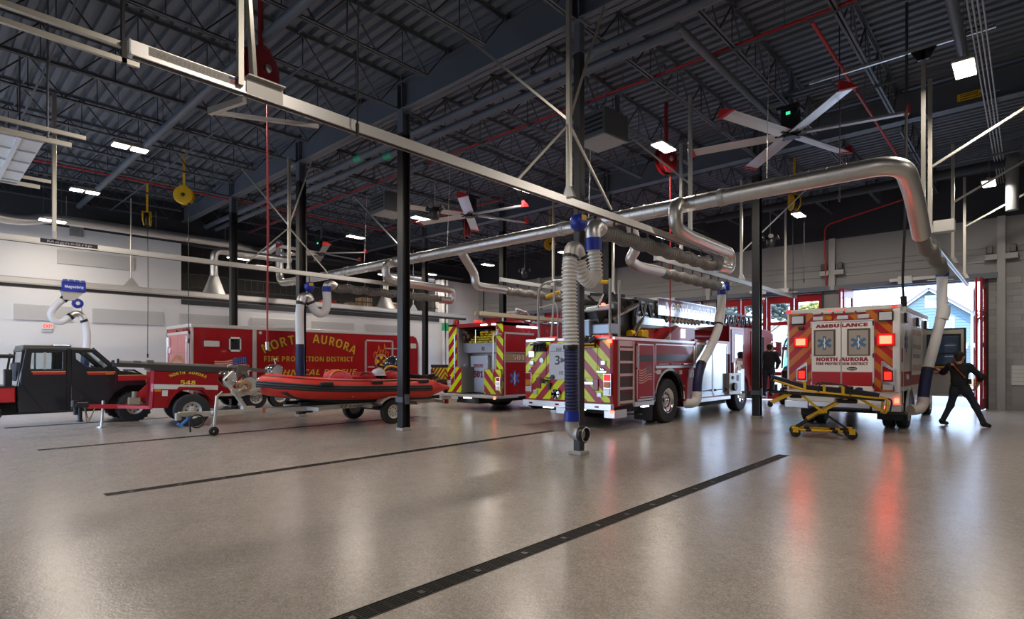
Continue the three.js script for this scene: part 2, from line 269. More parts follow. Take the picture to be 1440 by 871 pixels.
for (let k = 0; k < 5; k++) { // folding doors, number 1 stands open
  const D = structG('door_' + (k + 1), ['open red four-fold door with its leaves folded back beside the ambulance', 'closed red four-fold door with glazed leaves left of the ambulance', 'closed red four-fold door behind the ladder truck', 'closed red four-fold door behind the fire engine', 'closed red four-fold door in the far corner'][k], [doorX(k), 0, DOORWALL]);
  mesh('door_frame', [E(-HW - 0.02, -HW + 0.05, 0, HT, -0.06, 0.3), E(HW - 0.05, HW + 0.02, 0, HT, -0.06, 0.3)], mt.black, D); mesh('door_header', [E(-HW - 0.25, HW + 0.25, HT - 0.02, HT + 0.16, -0.22, -0.02), E(-HW, HW, HT - 0.05, HT + 0.03, -0.02, 0.3)], mt.steel, D);
  mesh('operator', [E(-0.55, 0.95, HT + 0.1, HT + 0.2, -0.38, -0.22), E(-0.3, 0.1, HT + 0.02, HT + 0.26, -0.42, -0.24), bar([0.5, HT + 0.06, -0.3], [1.5, HT + 0.02, -0.15], 0.05, 0.03)], mt.aluDull, D);
  const W = 1.0, frame = [E(0, 0.14, 0.03, HT - 0.06, -0.03, 0.03), E(W - 0.14, W, 0.03, HT - 0.06, -0.03, 0.03)], ys = [0.03, 1.05, 2.05, 3.05, HT - 0.06];
  ys.forEach((y, i) => frame.push(E(0.14, W - 0.14, i ? (i === 4 ? y - 0.3 : y - 0.07) : y, i ? (i === 4 ? y : y + 0.07) : y + 0.34, -0.028, 0.028)));
  const leafG = mergeGeometries(frame.map(nz)), paneG = [0, 1, 2, 3].map((i) => E(0.13, W - 0.13, i ? ys[i] + 0.06 : 0.36, i === 3 ? HT - 0.34 : ys[i + 1] - 0.06, -0.004, 0.004));
  for (let i = 0; i < 4; i++) {
    const L = mesh('door_leaf', leafG, mt.red, D); paneG.forEach((p) => mesh('pane', p, mt.glass, L));
    if (k) L.position.x = -2.04 + i * 1.025; else { // folded inward against each jamb
      const s = i < 2 ? -1 : 1, j = i % 2; L.position.set(s * (HW - 0.06 - j * 0.27), 0, 0.04); L.rotation.y = -Math.PI / 2 + s * (j ? 0.1 : -0.06);
    }
  }
}
{ // right and back walls close the room behind the camera; the back doors let daylight in
  struct('wall_right', E(RIGHT, RIGHT + 0.3, 0, 8.1, BACK, DOORWALL), mt.grey, 'grey side wall on the right, outside the picture');
  const w = structG('wall_back', 'grey rear wall with overhead doors, behind the camera', [0, 0, 0]), g = [E(LEFT - 0.3, RIGHT + 0.3, 4.3, 8.1, BACK - 0.3, BACK)]; let x = RIGHT + 0.3;
  for (let k = 0; k < 5; k++) { g.push(E(doorX(k) + 1.9, x, 0, 4.3, BACK - 0.3, BACK)); x = doorX(k) - 1.9; } g.push(E(LEFT - 0.3, x, 0, 4.3, BACK - 0.3, BACK)); mesh('wall_panel', g, mt.grey, w);
  for (const k of [0, 1]) { const o = structG('door_' + (6 + k), 'closed white overhead door in the rear wall', [doorX(k), 0, BACK]); for (let i = 0; i < 7; i++) mesh('door_panel', E(-1.95, 1.95, i * 0.62, i * 0.62 + 0.6, -0.16, -0.1), M(0.55, 0.56, 0.57, 0.5), o); }
  for (const k of [2]) { // raised doors lying under the roof
    const o = structG('door_' + (6 + k), 'white ribbed overhead door raised flat under the roof at the upper left', [-12.9, 5.02, BACK]);
    for (let i = 0; i < 8; i++) { const m = mesh('door_panel', [E(-1.5, 1.5, -0.02, 0.03, i * 0.6, i * 0.6 + 0.58), ...[-1.4, -0.7, 0, 0.7, 1.4].map((x) => E(x - 0.03, x + 0.03, -0.05, -0.02, i * 0.6 + 0.02, i * 0.6 + 0.56)), E(-1.5, 1.5, -0.06, -0.02, i * 0.6 + 0.25, i * 0.6 + 0.31)], M(0.66, 0.68, 0.7, 0.45), o); }
    for (const s of [-1, 1]) mesh('door_track', [E(s * 1.58 - 0.025, s * 1.58 + 0.025, -0.06, 0.01, 0, 5.1), E(s * 1.62 - 0.02, s * 1.62 + 0.02, 0.1, 0.16, 0, 5.28)], mt.strut, o);
    for (const s of [-1, 1]) for (const d of [2, 4.8]) mesh('track_hanger', cy([s * 1.6, 0, d], [s * 1.6, 2.6, d], 0.016), mt.steel, o);
  }
  const o = structG('door_11', 'pale steel track of an overhead door, ending in mid-air at the upper left', [-7.72, 5.1, BACK]);
  mesh('door_track', [E(-0.03, 0.03, 0.05, 0.11, 0, 5.05)], mt.strut, o); mesh('door_track', [E(0.03, 0.08, -0.15, -0.095, 0, 5.15)], mt.strut, o);
  mesh('track_hanger', [bar([0, 0, 5.0], [0, 2.6, 5.0], 0.09, 0.03), bar([0.05, -0.16, 5.0], [0.05, 0.1, 5.0], 0.06, 0.05), bar([0.02, 0, 2.2], [0.02, 2.6, 2.2], 0.05, 0.03), cy([0.02, 0.0, 2.2], [-0.6, 2.5, 2.7], 0.012)], mt.black, o);
}
// ---------------------------------------------------------------- roof: deck, beams, joists, bridging
{
  const x0 = -29.3, x1 = RIGHT + 0.3, pos = [], prof = [[0, 0], [0.12, 0], [0.135, 0.085], [0.225, 0.085], [0.24, 0]], dA = BACK - 0.3, n = Math.ceil((DOORWALL + 0.3 - dA) / 0.24);
  for (let i = 0; i < n; i++) for (let j = 0; j < 4; j++) {
    const [a, ya] = prof[j], [b, yb] = prof[j + 1], za = -(dA + i * 0.24 + a), zb = -(dA + i * 0.24 + b), A = [x0, DECK + ya, za], B = [x1, DECK + ya, za], C = [x1, DECK + yb, zb], F = [x0, DECK + yb, zb];
    pos.push(...A, ...C, ...B, ...A, ...F, ...C);
  }
  const g = new THREE.BufferGeometry(); g.setAttribute('position', new THREE.Float32BufferAttribute(pos, 3)); g.computeVertexNormals(); g.setAttribute('uv', new THREE.Float32BufferAttribute(new Float32Array(pos.length / 3 * 2), 2));
  const c = structG('ceiling', 'dark ribbed metal roof deck', [0, 0, 0]); mesh('metal_deck', g, mt.deck, c); mesh('roof_slab', E(x0, x1, DECK + 0.1, DECK + 0.3, dA, DOORWALL + 0.35), mt.dark, c);
}
const beamNames = ['dark steel roof beam over the rear wall', 'deep dark steel roof beam over the near row of columns', 'dark steel roof beam over the far row of columns'];
[-0.68, ...ROW].forEach((d, i) => {
  const b = structG('roof_beam', beamNames[i], [0, 0, d]), y0 = 7.04, y1 = 7.66, x0 = -24.6, x1 = RIGHT;
  mesh('flange', E(x0, x1, y0, y0 + 0.03, -0.13, 0.13), mt.steel, b); mesh('flange', E(x0, x1, y1 - 0.03, y1, -0.13, 0.13), mt.steel, b); mesh('web', E(x0, x1, y0, y1, -0.012, 0.012), mt.steel, b);
  for (const gx of GX) mesh('stiffener', [E(gx - 0.09, gx - 0.07, y0, y1, -0.12, 0.12), E(gx + 0.07, gx + 0.09, y0, y1, -0.12, 0.12)], mt.steel, b);
});
{
  const spans = [[-0.68, 7.466], [7.466, 15.61], [15.61, 23.6]], kinds = ['near', 'middle', 'far'];
  const chord = (d0, d1, y, s) => [E(-0.05, -0.008, y, y + 0.008 * 1, d0, d1), E(0.008, 0.05, y, y + 0.008, d0, d1), E(-0.016, -0.008, Math.min(y, y + s), Math.max(y, y + s), d0, d1), E(0.008, 0.016, Math.min(y, y + s), Math.max(y, y + s), d0, d1)];
  spans.forEach(([a, b], si) => {
    const L = b - a, yb = 7.04, yt = 7.75, n = 6, dm = 0.62, p = (L - 2 * dm) / n, bars = [];
    const top = mergeGeometries([...chord(0.06, L - 0.06, yt + 0.02, -0.05), E(-0.06, 0.06, 7.66, 7.78, 0.0, 0.12), E(-0.06, 0.06, 7.66, 7.78, L - 0.12, L)].map(nz)), bot = mergeGeometries(chord(dm, L - dm, yb, 0.05).map(nz)), botLong = mergeGeometries(chord(0.1, L - 0.1, yb, 0.05).map(nz));
    bars.push(bar([0, yt, 0.1], [0, yb + 0.03, dm], 0.022)); bars.push(bar([0, yt, L - 0.1], [0, yb + 0.03, L - dm], 0.022));
    for (let i = 0; i < n; i++) { const d = dm + i * p; bars.push(bar([0, yb + 0.03, d], [0, yt, d + p / 2], 0.024)); bars.push(bar([0, yt, d + p / 2], [0, yb + 0.03, d + p], 0.024)); bars.push(bar([0, yb + 0.03, d + p / 2], [0, yt, d + p / 2], 0.016)); }
    for (let i = 0; i < 16; i++) {
      const x = GX[0] + 3.171 - i * 1.5853, onGrid = i % 3 === 2 && i < 12;
      const j = structG('roof_joist', `open-web steel roof joist, ${kinds[si]} span, number ${i + 1} counted from the right-hand side`, [x, 0, a]);
      mesh('top_chord', top, mt.joist, j); mesh('bottom_chord', onGrid ? botLong : bot, mt.joist, j);
      bars.forEach((g) => mesh('web_bar', g, mt.web, j));
    }
    for (const f of [0.3, 0.7]) { const s = structG('joist_bridging', `thin steel bridging line across the ${kinds[si]} joists, ${f < 0.5 ? 'closer to' : 'farther from'} the camera`, [0, 0, a + L * f]); mesh('bottom_angle', [E(-24.6, RIGHT, 7.03, 7.035, -0.02, 0.02), E(-24.6, RIGHT, 7.0, 7.035, -0.003, 0.003)], mt.steel, s); mesh('top_angle', [E(-24.6, RIGHT, 7.73, 7.735, -0.02, 0.02)], mt.steel, s); }
  });
}
// ---------------------------------------------------------------- columns
{
  const H = (y0, y1) => [E(-0.1, 0.1, y0, y1, -0.1, -0.085), E(-0.1, 0.1, y0, y1, 0.085, 0.1), E(-0.006, 0.006, y0, y1, -0.085, 0.085), E(-0.1, -0.094, y0, y1, -0.085, 0.085)];
  const S = (y0, y1) => [E(-0.066, 0.066, y0, y1, -0.066, 0.066, 0.01)];
  const names = [['square black steel post in the centre, nearest to the camera', 'black steel column in front of the inflatable boat', 'black steel column with an exhaust hose hanging in front, before the rescue trailer', 'slim black steel column behind the red rescue trailer'], ['black steel column between the ladder truck and the ambulance', 'black steel column hidden behind the ribbed exhaust hose and square post', 'black steel column rising behind the fire engine', 'black steel column at the far end of the rescue trailer']];
  ROW.forEach((d, r) => GX.forEach((x, k) => {
    const c = structG('column', names[r][k], [x, 0, d]), f = r === 0 && k === 0 ? S : H, ye = 6.55;
    mesh('lower_shaft', f(0.06, ye), f === S ? M(0.022, 0.022, 0.024, 0.5) : mt.black, c); mesh('upper_shaft', f(ye, 7.05), mt.steel, c);
    mesh('base_plinth', [E(-0.12, 0.12, 0, 0.06, -0.12, 0.12, 0.01)], mt.plinth, c); mesh('cap_plate', E(-0.12, 0.12, 7.02, 7.04, -0.14, 0.14), mt.steel, c);
    if ((r === 0 && k === 1) || (r === 1 && k === 0)) mesh('clamp_box', [E(-0.13, 0.13, 0.62, 0.74, -0.13, -0.1, 0.01), E(0.1, 0.14, 0.58, 0.8, -0.06, 0.06, 0.01)], mt.steel, c);
  }));
}
// ---------------------------------------------------------------- high bay lamps
{
  const proto = new THREE.Group();
  const make = (x, y, d, label, group) => {
    const o = thing('high_bay_lamp', label, 'ceiling lamp', [x, y, d], 0, group);
    mesh('housing', [E(-0.15, 0.15, 0.012, 0.06, -0.34, -0.015, 0.015), E(-0.15, 0.15, 0.012, 0.06, 0.015, 0.34, 0.015), E(-0.05, 0.05, 0.06, 0.13, -0.25, 0.25, 0.02), E(-0.02, 0.02, 0.03, 0.06, -0.02, 0.02)], mt.aluDull, o);
    for (const s of [-1, 1]) mesh('lamp_panel', E(-0.135, 0.135, -0.004, 0.012, s * 0.18 - 0.145, s * 0.18 + 0.145, 0.004), mt.ledGlow, o);
    for (const s of [-1, 1]) mesh('suspension_wire', cy([0, 0.12, s * 0.22], [0, 7.78 - y, s * 0.22], 0.005, 0.005, 5), mt.steel, o);
    const l = new THREE.RectAreaLight(0xfff1e2, 165 * LED, 0.27, 0.62); l.position.set(0, -0.02, 0); l.rotation.x = -Math.PI / 2; o.add(l); l.name = 'lamp_light';
    return o;
  };
  const G = 'paired high bay lamps under the roof';
  const L = [[-10.13, 3.4, 'paired bright lamp beside the front end of the nearest exhaust rail, upper left'], [-14.8, 3.4, 'paired bright lamp second from the upper left, above the white wall'], [-19.5, 3.4, 'paired bright lamp near the raised white overhead door'],
    [-22.45, 3.1, 'paired lamp closest to the white side wall, under the silver duct'], [-0.78, 11.76, 'large bright square lamp at the upper right'], [-6.0, 11.48, 'bright lamp just above the red hose reel'], [-10.29, 11.66, 'small lamp pair seen beside the long pale rail in the middle'], [-14.93, 11.67, 'lamp pair left of the middle ceiling fan'], [-18.98, 11.69, 'lamp pair between the far ceiling fan and the middle one'], [-23.9, 11.7, 'lamp pair beyond the far ceiling fan'],
    [-0.8, 19.76, 'lamp at the far right under the cable tray'], [-5.53, 19.75, 'lamp below the yellow reel, above the ambulance'], [-10.3, 19.7, 'lamp above the back of the ladder truck'], [-14.96, 19.58, 'lamp behind the ribbed hose saddle in the centre'], [-19.6, 19.44, 'small far lamp above the fire engine'], [-24, 19.4, 'far lamp by the end of the storage loft'],
    [-5.5, 3.4, 'lamp above the camera, out of the picture'], [-0.8, 3.4, 'second lamp above the camera, out of the picture']];
  for (const [x, d, l] of L) make(x, x === -22.45 ? 5.92 : x === -10.13 ? 6.24 : 6.3, d, l, G);
  make(4.2, 6.3, 11.7, 'third lamp out of the picture on the right', G); make(4.2, 6.3, 3.4, 'fourth lamp out of the picture, behind on the right', G);
  // loft strip lamps
  [[-25.4, 8.8, 5.77], [-25.6, 9.95, 6.08], [-25.4, 11.1, 5.8], [-25.4, 17.5, 6.2]].forEach(([x, d, y], i) => {
    const o = thing('strip_lamp', ['long strip lamp in the loft opening, left of the slim column', 'long strip lamp deeper in the loft, behind the slim column', 'strip lamp in the loft behind the red hanging hose', 'strip lamp at the far end of the loft'][i], 'strip lamp', [x, y, d], 0, 'strip lamps in the storage loft');
    mesh('housing', E(-0.06, 0.06, 0.01, 0.07, -0.5, 0.5), mt.aluDull, o); mesh('lamp_tube', E(-0.055, 0.055, -0.03, 0.01, -0.49, 0.49, 0.01), mt.stripGlow, o); each('suspension_wire', [cy([0, 0.07, 0.4], [0, 7.7 - y, 0.4], 0.005, 0.005, 5), cy([0, 0.07, -0.4], [0, 7.7 - y, -0.4], 0.005, 0.005, 5)], mt.steel, o);
    const l = new THREE.RectAreaLight(0xffe6c8, 60 * LED, 0.1, 0.96); l.position.set(0, -0.03, 0); l.rotation.x = -Math.PI / 2; l.name = 'lamp_light'; o.add(l);
  });
}
// ---------------------------------------------------------------- exhaust rails, ducts and hoses
const RY = 3.94;
function rail(x, d0, d1, label, hangers, o = {}) {
  const t = thing('exhaust_rail', label, 'exhaust rail', [x, RY, d0], 0, 'exhaust extraction rails'), L = d1 - d0;
  mesh('rail_track', [E(-0.03, 0.03, -0.028, 0.07, 0, L), E(-0.044, 0.044, -0.048, -0.034, 0, L), E(-0.012, 0.012, -0.036, -0.026, 0, L)], mt.alu, t);
  mesh('rail_slot', E(-0.02, 0.02, -0.054, -0.047, 0.02, L - 0.02), mt.black, t); mesh('end_plate', [E(-0.034, 0.034, -0.05, 0.074, -0.01, 0), E(-0.034, 0.034, -0.05, 0.074, L, L + 0.01)], mt.aluDull, t);
  hangers.forEach(([d, kind]) => {
    const y1 = 7.02 - RY, D = d - d0;
    mesh('hanger_pole', [E(-0.035, 0.035, 0.2, y1, D - 0.035, D + 0.035, 0.004)], mt.strut, t); mesh('hanger_foot', front([[-0.11, 0.07], [0.11, 0.07], [0.04, 0.24], [-0.04, 0.24]], D - 0.03, D + 0.03), mt.aluDull, t);
    if (kind === 0) mesh('sway_brace', bar([0, 0.9, D], [1.9, y1 - 0.4, D + 0.3], 0.03, 0.03), mt.strut, t);
    if (kind > 1) mesh('sway_brace', bar([0, 1.25, D], [-1.84, y1, D - 0.5], 0.035, 0.035), mt.strut, t); if (kind === 3) mesh('sway_brace', bar([0, 1.25, D], [0.3, y1, D + 0.5], 0.035, 0.035), mt.strut, t);
    if (kind === 3) for (const s of [-1, 1]) mesh('sway_brace', [bar([0, 1.2, D], [s * 0.05, 0.1, D + s * 1.1], 0.03, 0.03)], mt.strut, t);
  });
  return t;
}
const r1 = rail(-5.15, 1.18, 12.3, 'long pale exhaust rail crossing the picture from the upper left to the ladder truck', [[6.85, 3], [11.0, 2]]);
{ // front hanger of the nearest rail, its splice plate and lower brace
  const D = 2.02 - 1.18;
  mesh('hanger_pole', E(0.02, 0.075, -0.0, 3.1, D - 0.05, D - 0.005), mt.strut, r1); mesh('hanger_pole', bar([-0.02, 0.12, D + 0.12], [-0.25, 3.1, D + 0.02], 0.045, 0.045), mt.strut, r1);
  mesh('splice_plate', [E(0.031, 0.045, -0.045, 0.11, D + 0.03, D + 0.36), E(-0.06, 0.1, 0.1, 0.112, D + 0.03, D + 0.36)], mt.aluDull, r1);
  mesh('end_bracket', [bar([0, -0.09, D + 0.03], [-0.42, -0.12, D - 0.12], 0.04, 0.06), bar([-0.42, -0.12, D - 0.12], [-0.02, -0.1, D + 0.75], 0.035, 0.035)], mt.alu, r1);
  print('rail_lettering', 0.72, 0.07, 420, (k, W, H) => { k.fillStyle = '#c2beb6'; k.fillRect(0, 0, W, H); textLine(k, 'MAGNEGRIP', W * 0.42, H * 0.55, H * 0.72, '#a8a39b', { width: W * 0.7 }); k.fillStyle = '#1b2a78'; k.fillRect(W * 0.84, H * 0.1, W * 0.12, H * 0.34); k.fillStyle = '#b51f25'; k.fillRect(W * 0.86, H * 0.5, W * 0.08, H * 0.34); }, [0.0312, 0.028, D - 0.36], 'right', r1, { opaque: true });
}
const r2 = rail(-6.42, 11.87, 22.6, 'pale exhaust rail over the right side of the ladder truck, ending at the street doors', [[13.2, 1], [17.2, 0], [21.4, 1]]);
const r3 = rail(-11.47, 11.9, 22.6, 'pale exhaust rail above the right side of the fire engine', [[14.4, 1], [18, 2]]);
const r4 = rail(-14.66, 1.2, 12.5, 'pale exhaust rail crossing in front of the white wall, with a dark name plate', [[2.05, 1], [7.0, 3], [10.6, 2]]);
print('rail_lettering', 0.95, 0.085, 260, (k, W, H) => { k.fillStyle = '#26202e'; k.fillRect(0, 0, W, H); textLine(k, 'MagneGrip', W * 0.5, H * 0.5, H * 0.72, '#c9c4cf', { width: W * 0.8 }); }, [0.0312, 0.028, 1.1], 'right', r4, { opaque: true });
const r7 = rail(-1.42, 12.3, 22.55, 'short-looking exhaust rail seen almost end-on above the ambulance', [[13.53, 1], [17.94, 1], [21.4, 1]]);
for (const [d, y] of [[13.53, 1.35], [17.94, 1.6], [21.4, 1.6]]) mesh('sway_brace', bar([0, y, d - 12.3], [4.6, y + 2.4, d - 12.3 - 0.4], 0.045, 0.045), mt.strut, r7);
mesh('control_box', E(0.08, 0.4, 0.02, 0.24, 0.9, 1.1, 0.01), M(0.5, 0.5, 0.48, 0.5), r7);
{ // straight suction rail by the white wall
  const t = thing('suction_rail', 'thick silver suction rail with a dark slot running along the white wall', 'exhaust rail', [-22.1, 3.9, 0], 0, 'exhaust extraction rails'), L0 = -1.5, L1 = 20.2;
  mesh('rail_duct', side([[L0, -0.02], [L1, -0.02], [L1, 0.12], [L0, 0.12]], -0.11, 0.11), mt.alu, t);
  mesh('rail_lip', [E(-0.13, 0.13, -0.06, -0.015, L0, L1), E(-0.1, 0.1, 0.12, 0.15, L0, L1)], mt.aluDull, t); mesh('rail_slot', E(-0.1, 0.1, -0.15, -0.06, L0, L1), mt.black, t);
  for (const d of [5.1, 11.3, 16.8]) { mesh('hanger_pole', cy([0, 0.2, d], [0, 3.1, d], 0.022), mt.strut, t); mesh('hanger_foot', side([[d - 0.24, 0.14], [d + 0.24, 0.14], [d + 0.05, 0.42], [d - 0.05, 0.42]], -0.04, 0.04), mt.galv, t); }
  for (const [d, w] of [[7.7, 0.42], [15.2, 0.5]]) { mesh('transition_hood', new THREE.CylinderGeometry(0.13, w, 0.75, 4, 1).rotateY(Math.PI / 4).scale(0.45, 1, 1.2).translate(0, 0.5, -d), mt.galv, t); mesh('riser_duct', pipe([[0, 0.8, d], [0, 1.75, d], [-0.2, 1.8, d + 3]], 0.13, 0.3), mt.galv, t); }
}
{ // trolley and hose of the suction rail
  const t = thing('hose_trolley', 'bright blue hose trolley with white lettering on the silver suction rail', 'hose trolley', [-22.1, 3.85, 3.55]);
  mesh('trolley_box', [E(-0.2, 0.2, -0.14, 0.18, -0.3, 0.3, 0.02)], mt.blue, t); each('guide_roller', [-0.22, -0.07, 0.07, 0.22].map((d) => E(0.12, 0.24, 0.15, 0.23, d - 0.06, d + 0.06, 0.01)), M(0.05, 0.08, 0.3, 0.4), t);
  mesh('hose_funnel', side([[-0.28, -0.14], [0.28, -0.14], [0.02, -0.4], [-0.26, -0.4]], -0.15, 0.15), mt.aluDull, t);
  print('trolley_lettering', 0.52, 0.15, 300, (k, W, H) => textLine(k, 'MagneGrip', W / 2, H / 2, H * 0.72, '#e8ecff', { width: W * 0.92 }), [0.203, 0.01, 0], 'right', t);
  const h = thing('exhaust_hose', 'smooth white exhaust hose looping from the blue trolley behind the black utility vehicle', 'exhaust hose', [-22.1, 0, 3.55]);
  mesh('upper_hose', tube([[0, 3.5, -0.2], [0, 3.26, -0.42], [0, 3.0, -0.54], [0, 2.82, -0.47], [0, 2.76, -0.31], [0, 2.88, -0.13], [0, 2.97, -0.03]], 0.098, 14, 40), mt.hoseWhite, h);
  mesh('saddle', tube([[0, 2.95, -0.06], [0, 3.03, 0.05], [0, 3.02, 0.17], [0, 2.84, 0.28]], 0.105, 14, 16), mt.galv, h); each('hose_clamp', [cy([0, 3.52, -0.18], [0, 3.44, -0.25], 0.112), cy([0, 2.92, -0.09], [0, 2.97, -0.03], 0.112), cy([0, 2.86, 0.27], [0, 2.79, 0.3], 0.112)], mt.black, h);
  mesh('lower_hose', tube([[0, 2.85, 0.28], [0, 2.55, 0.35], [0, 2.18, 0.36], [0.03, 1.7, 0.31]], 0.1, 14, 20), mt.hoseWhite, h); mesh('rubber_hose', tube([[0.03, 1.72, 0.31], [0.06, 1.3, 0.29], [0.2, 0.85, 0.27]], 0.112, 14, 16), mt.blueHose, h);
  const b = thing('hose_balancer', 'blue disc-shaped balancer under the blue trolley', 'hose balancer', [-22.05, 3.36, 3.66], 0, 'spring balancers holding the exhaust hoses');
  mesh('drum', turned([[0, -0.07], [0.13, -0.07], [0.15, -0.04], [0.15, 0.04], [0.13, 0.07], [0, 0.07]], 0, 0, 0), mt.blue, b); mesh('hub', turned([[0, 0.07], [0.06, 0.075], [0.05, 0.09], [0, 0.09]], 0, 0, 0), mt.hoseWhite, b); mesh('cable', [cy([0, -0.1, 0.1], [0, -0.55, 0.12], 0.008, 0.008, 6), cy([0, 0.12, 0], [0, 0.42, 0], 0.012, 0.012, 6)], mt.black, b);
}
{ // ducts
  const m = thing('exhaust_duct', 'long silver spiral duct crossing the hall from the loft to above the ambulance', 'duct', [0, 0, 10.3]), R = 0.145;
  const y = (x) => 4.62;
  mesh('duct_run', pipe([[-22.4, 6.4, 0.0], [-22.4, 4.72, 0], [-19, 4.64, 0], [-1.42, 4.56, 0], [-1.42, 4.3, 1.2], [-1.42, 3.78, 2.05]], R, 0.45, 20), mt.galv, m);
  const seam = []; for (let x = -21.2; x < -1.9; x += 0.28) seam.push(turned([[R - 0.002, -0.008], [R + 0.01, 0], [R - 0.002, 0.008]], x, 4.64 - (x + 19) * 0.0045 * 1, 0, 18)); mesh('seam_rings', seam, mt.galv, m).userData.kind = 'stuff';
  for (const x of [-7.9, -4.2, -13.1, -17.3]) mesh('duct_collar', turned([[R + 0.004, -0.06], [R + 0.018, -0.05], [R + 0.018, 0.05], [R + 0.004, 0.06]], x, 4.64 - (x + 19) * 0.0045, 0, 20), mt.aluDull, m);
  for (const x of [-3.4, -7.2, -12, -16.2]) each('duct_strap', [cy([x, 4.75, 0], [x, 7.0, 0.1], 0.008, 0.008, 5)], mt.strut, m);
  for (const [x, s] of [[-4.98, 1], [-14.5, 1]]) mesh('branch_duct', pipe([[x, 4.6, 0.05], [x, 4.55, -0.3], [x, 4.1, -0.35], [x, 4.02, 0.2], [x, 3.98, 2.35], [x - 0.02, 3.6, 2.4], [x - 0.1, 3.62, 1.9]], 0.125, 0.26, 16), mt.galv, m);
  mesh('branch_duct', pipe([[-6.15, 4.5, 0], [-6.2, 3.95, 0.35], [-6.35, 3.72, 0.3], [-6.42, 3.64, 0.75], [-6.42, 3.66, 1.9]], 0.115, 0.25, 16), mt.galv, m);
  mesh('branch_duct', pipe([[-11.4, 4.5, 0], [-11.47, 4.0, 0.55], [-11.47, 3.66, 0.6], [-11.47, 3.66, 1.8]], 0.12, 0.25, 16), mt.galv, m);
  const w = thing('wall_duct', 'large silver round duct high along the white wall, elbowing down at the loft', 'duct', [-23.5, 6.22, 0]);
  mesh('duct_run', pipe([[0.5, -0.3, 1.6], [0.3, -0.28, 2.5], [0, 0, 3.1], [0, 0.02, 9.2], [0.2, -0.28, 10.0], [1.05, 0.18, 10.35]], 0.155, 0.5, 20), mt.galv, w);
  each('duct_strap', [3.6, 6.2, 8.6].map((d) => cy([0, 0.15, d], [0, 0.8, d], 0.008, 0.008, 5)), mt.strut, w);
}
// ribbed flexible duct slung beneath a rail
function sling(x, d0, d1, y, label) {
  const t = thing('flexible_duct', label, 'flexible duct', [x, y, d0], 0, 'grey flexible ducts slung under the rails'), L = d1 - d0, P = [];
  const n = Math.round(L / 0.55); for (let i = 0; i <= n * 2; i++) P.push([0, i % 2 ? -0.035 : 0, L * i / (n * 2)]);
  mesh('flexible_section', ribbed(P, 0.125, 0.08, 0.026, 16), M(0.22, 0.21, 0.2, 0.5, 0.4), t);
  each('slide_carrier', P.filter((_, i) => i % 2 === 0).map(([, , d]) => E(-0.012, 0.012, 0.1, RY - y - 0.05, d - 0.02, d + 0.02)), mt.black, t);
  return t;
}
sling(-5.2, 7.62, 12.2, 3.68, 'sagging grey flexible duct under the near rail, above the ladder truck'); sling(-14.74, 8.3, 12.2, 3.68, 'grey flexible duct under the rail in front of the storage loft');
sling(-6.42, 12.2, 15.5, 3.66, 'grey flexible duct under the rail beside the ladder'); sling(-11.47, 12.1, 16.5, 3.66, 'grey flexible duct above the fire engine');
{ const t = thing('flexible_duct', 'short crumpled grey flexible duct hanging under the duct above the ambulance', 'flexible duct', [-1.42, 0, 12.3], 0, 'grey flexible ducts slung under the rails'); mesh('flexible_section', ribbed([[0, 3.78, 0.1], [0, 3.62, 0.7], [0, 3.72, 1.4], [0, 3.58, 2.1], [0, 3.66, 2.8], [0, 3.5, 3.25]], 0.125, 0.09, 0.03, 16), M(0.22, 0.21, 0.2, 0.5, 0.4), t); each('slide_carrier', [0.9, 2, 2.9].map((d) => E(-0.012, 0.012, 3.6, 3.9, d - 0.02, d + 0.02)), mt.black, t); }
function balancer(x, y, d, label) {
  const b = thing('hose_balancer', label, 'hose balancer', [x, y, d], 0, 'spring balancers holding the exhaust hoses');
  mesh('drum', turned([[0, -0.1], [0.1, -0.1], [0.13, -0.05], [0.13, 0.05], [0.1, 0.1], [0, 0.1]], 0, 0, 0), mt.blue, b); mesh('label_patch', [E(0.1, 0.106, 0.02, 0.1, -0.06, 0.06)], mt.yellow, b); mesh('cable', [cy([0, -0.1, 0], [0, -0.34, 0], 0.008, 0.008, 6), cy([0, 0.1, 0], [0, RY - 0.05 - y, 0], 0.014, 0.014, 6)], mt.black, b);
}
balancer(-5.15, 3.68, 7.1, 'blue and yellow balancer on the square black post'); balancer(-6.4, 3.7, 16.05, 'blue and yellow balancer above the ladder truck hose'); balancer(-14.66, 3.6, 7.58, 'blue balancer with two cords near the loft railing');
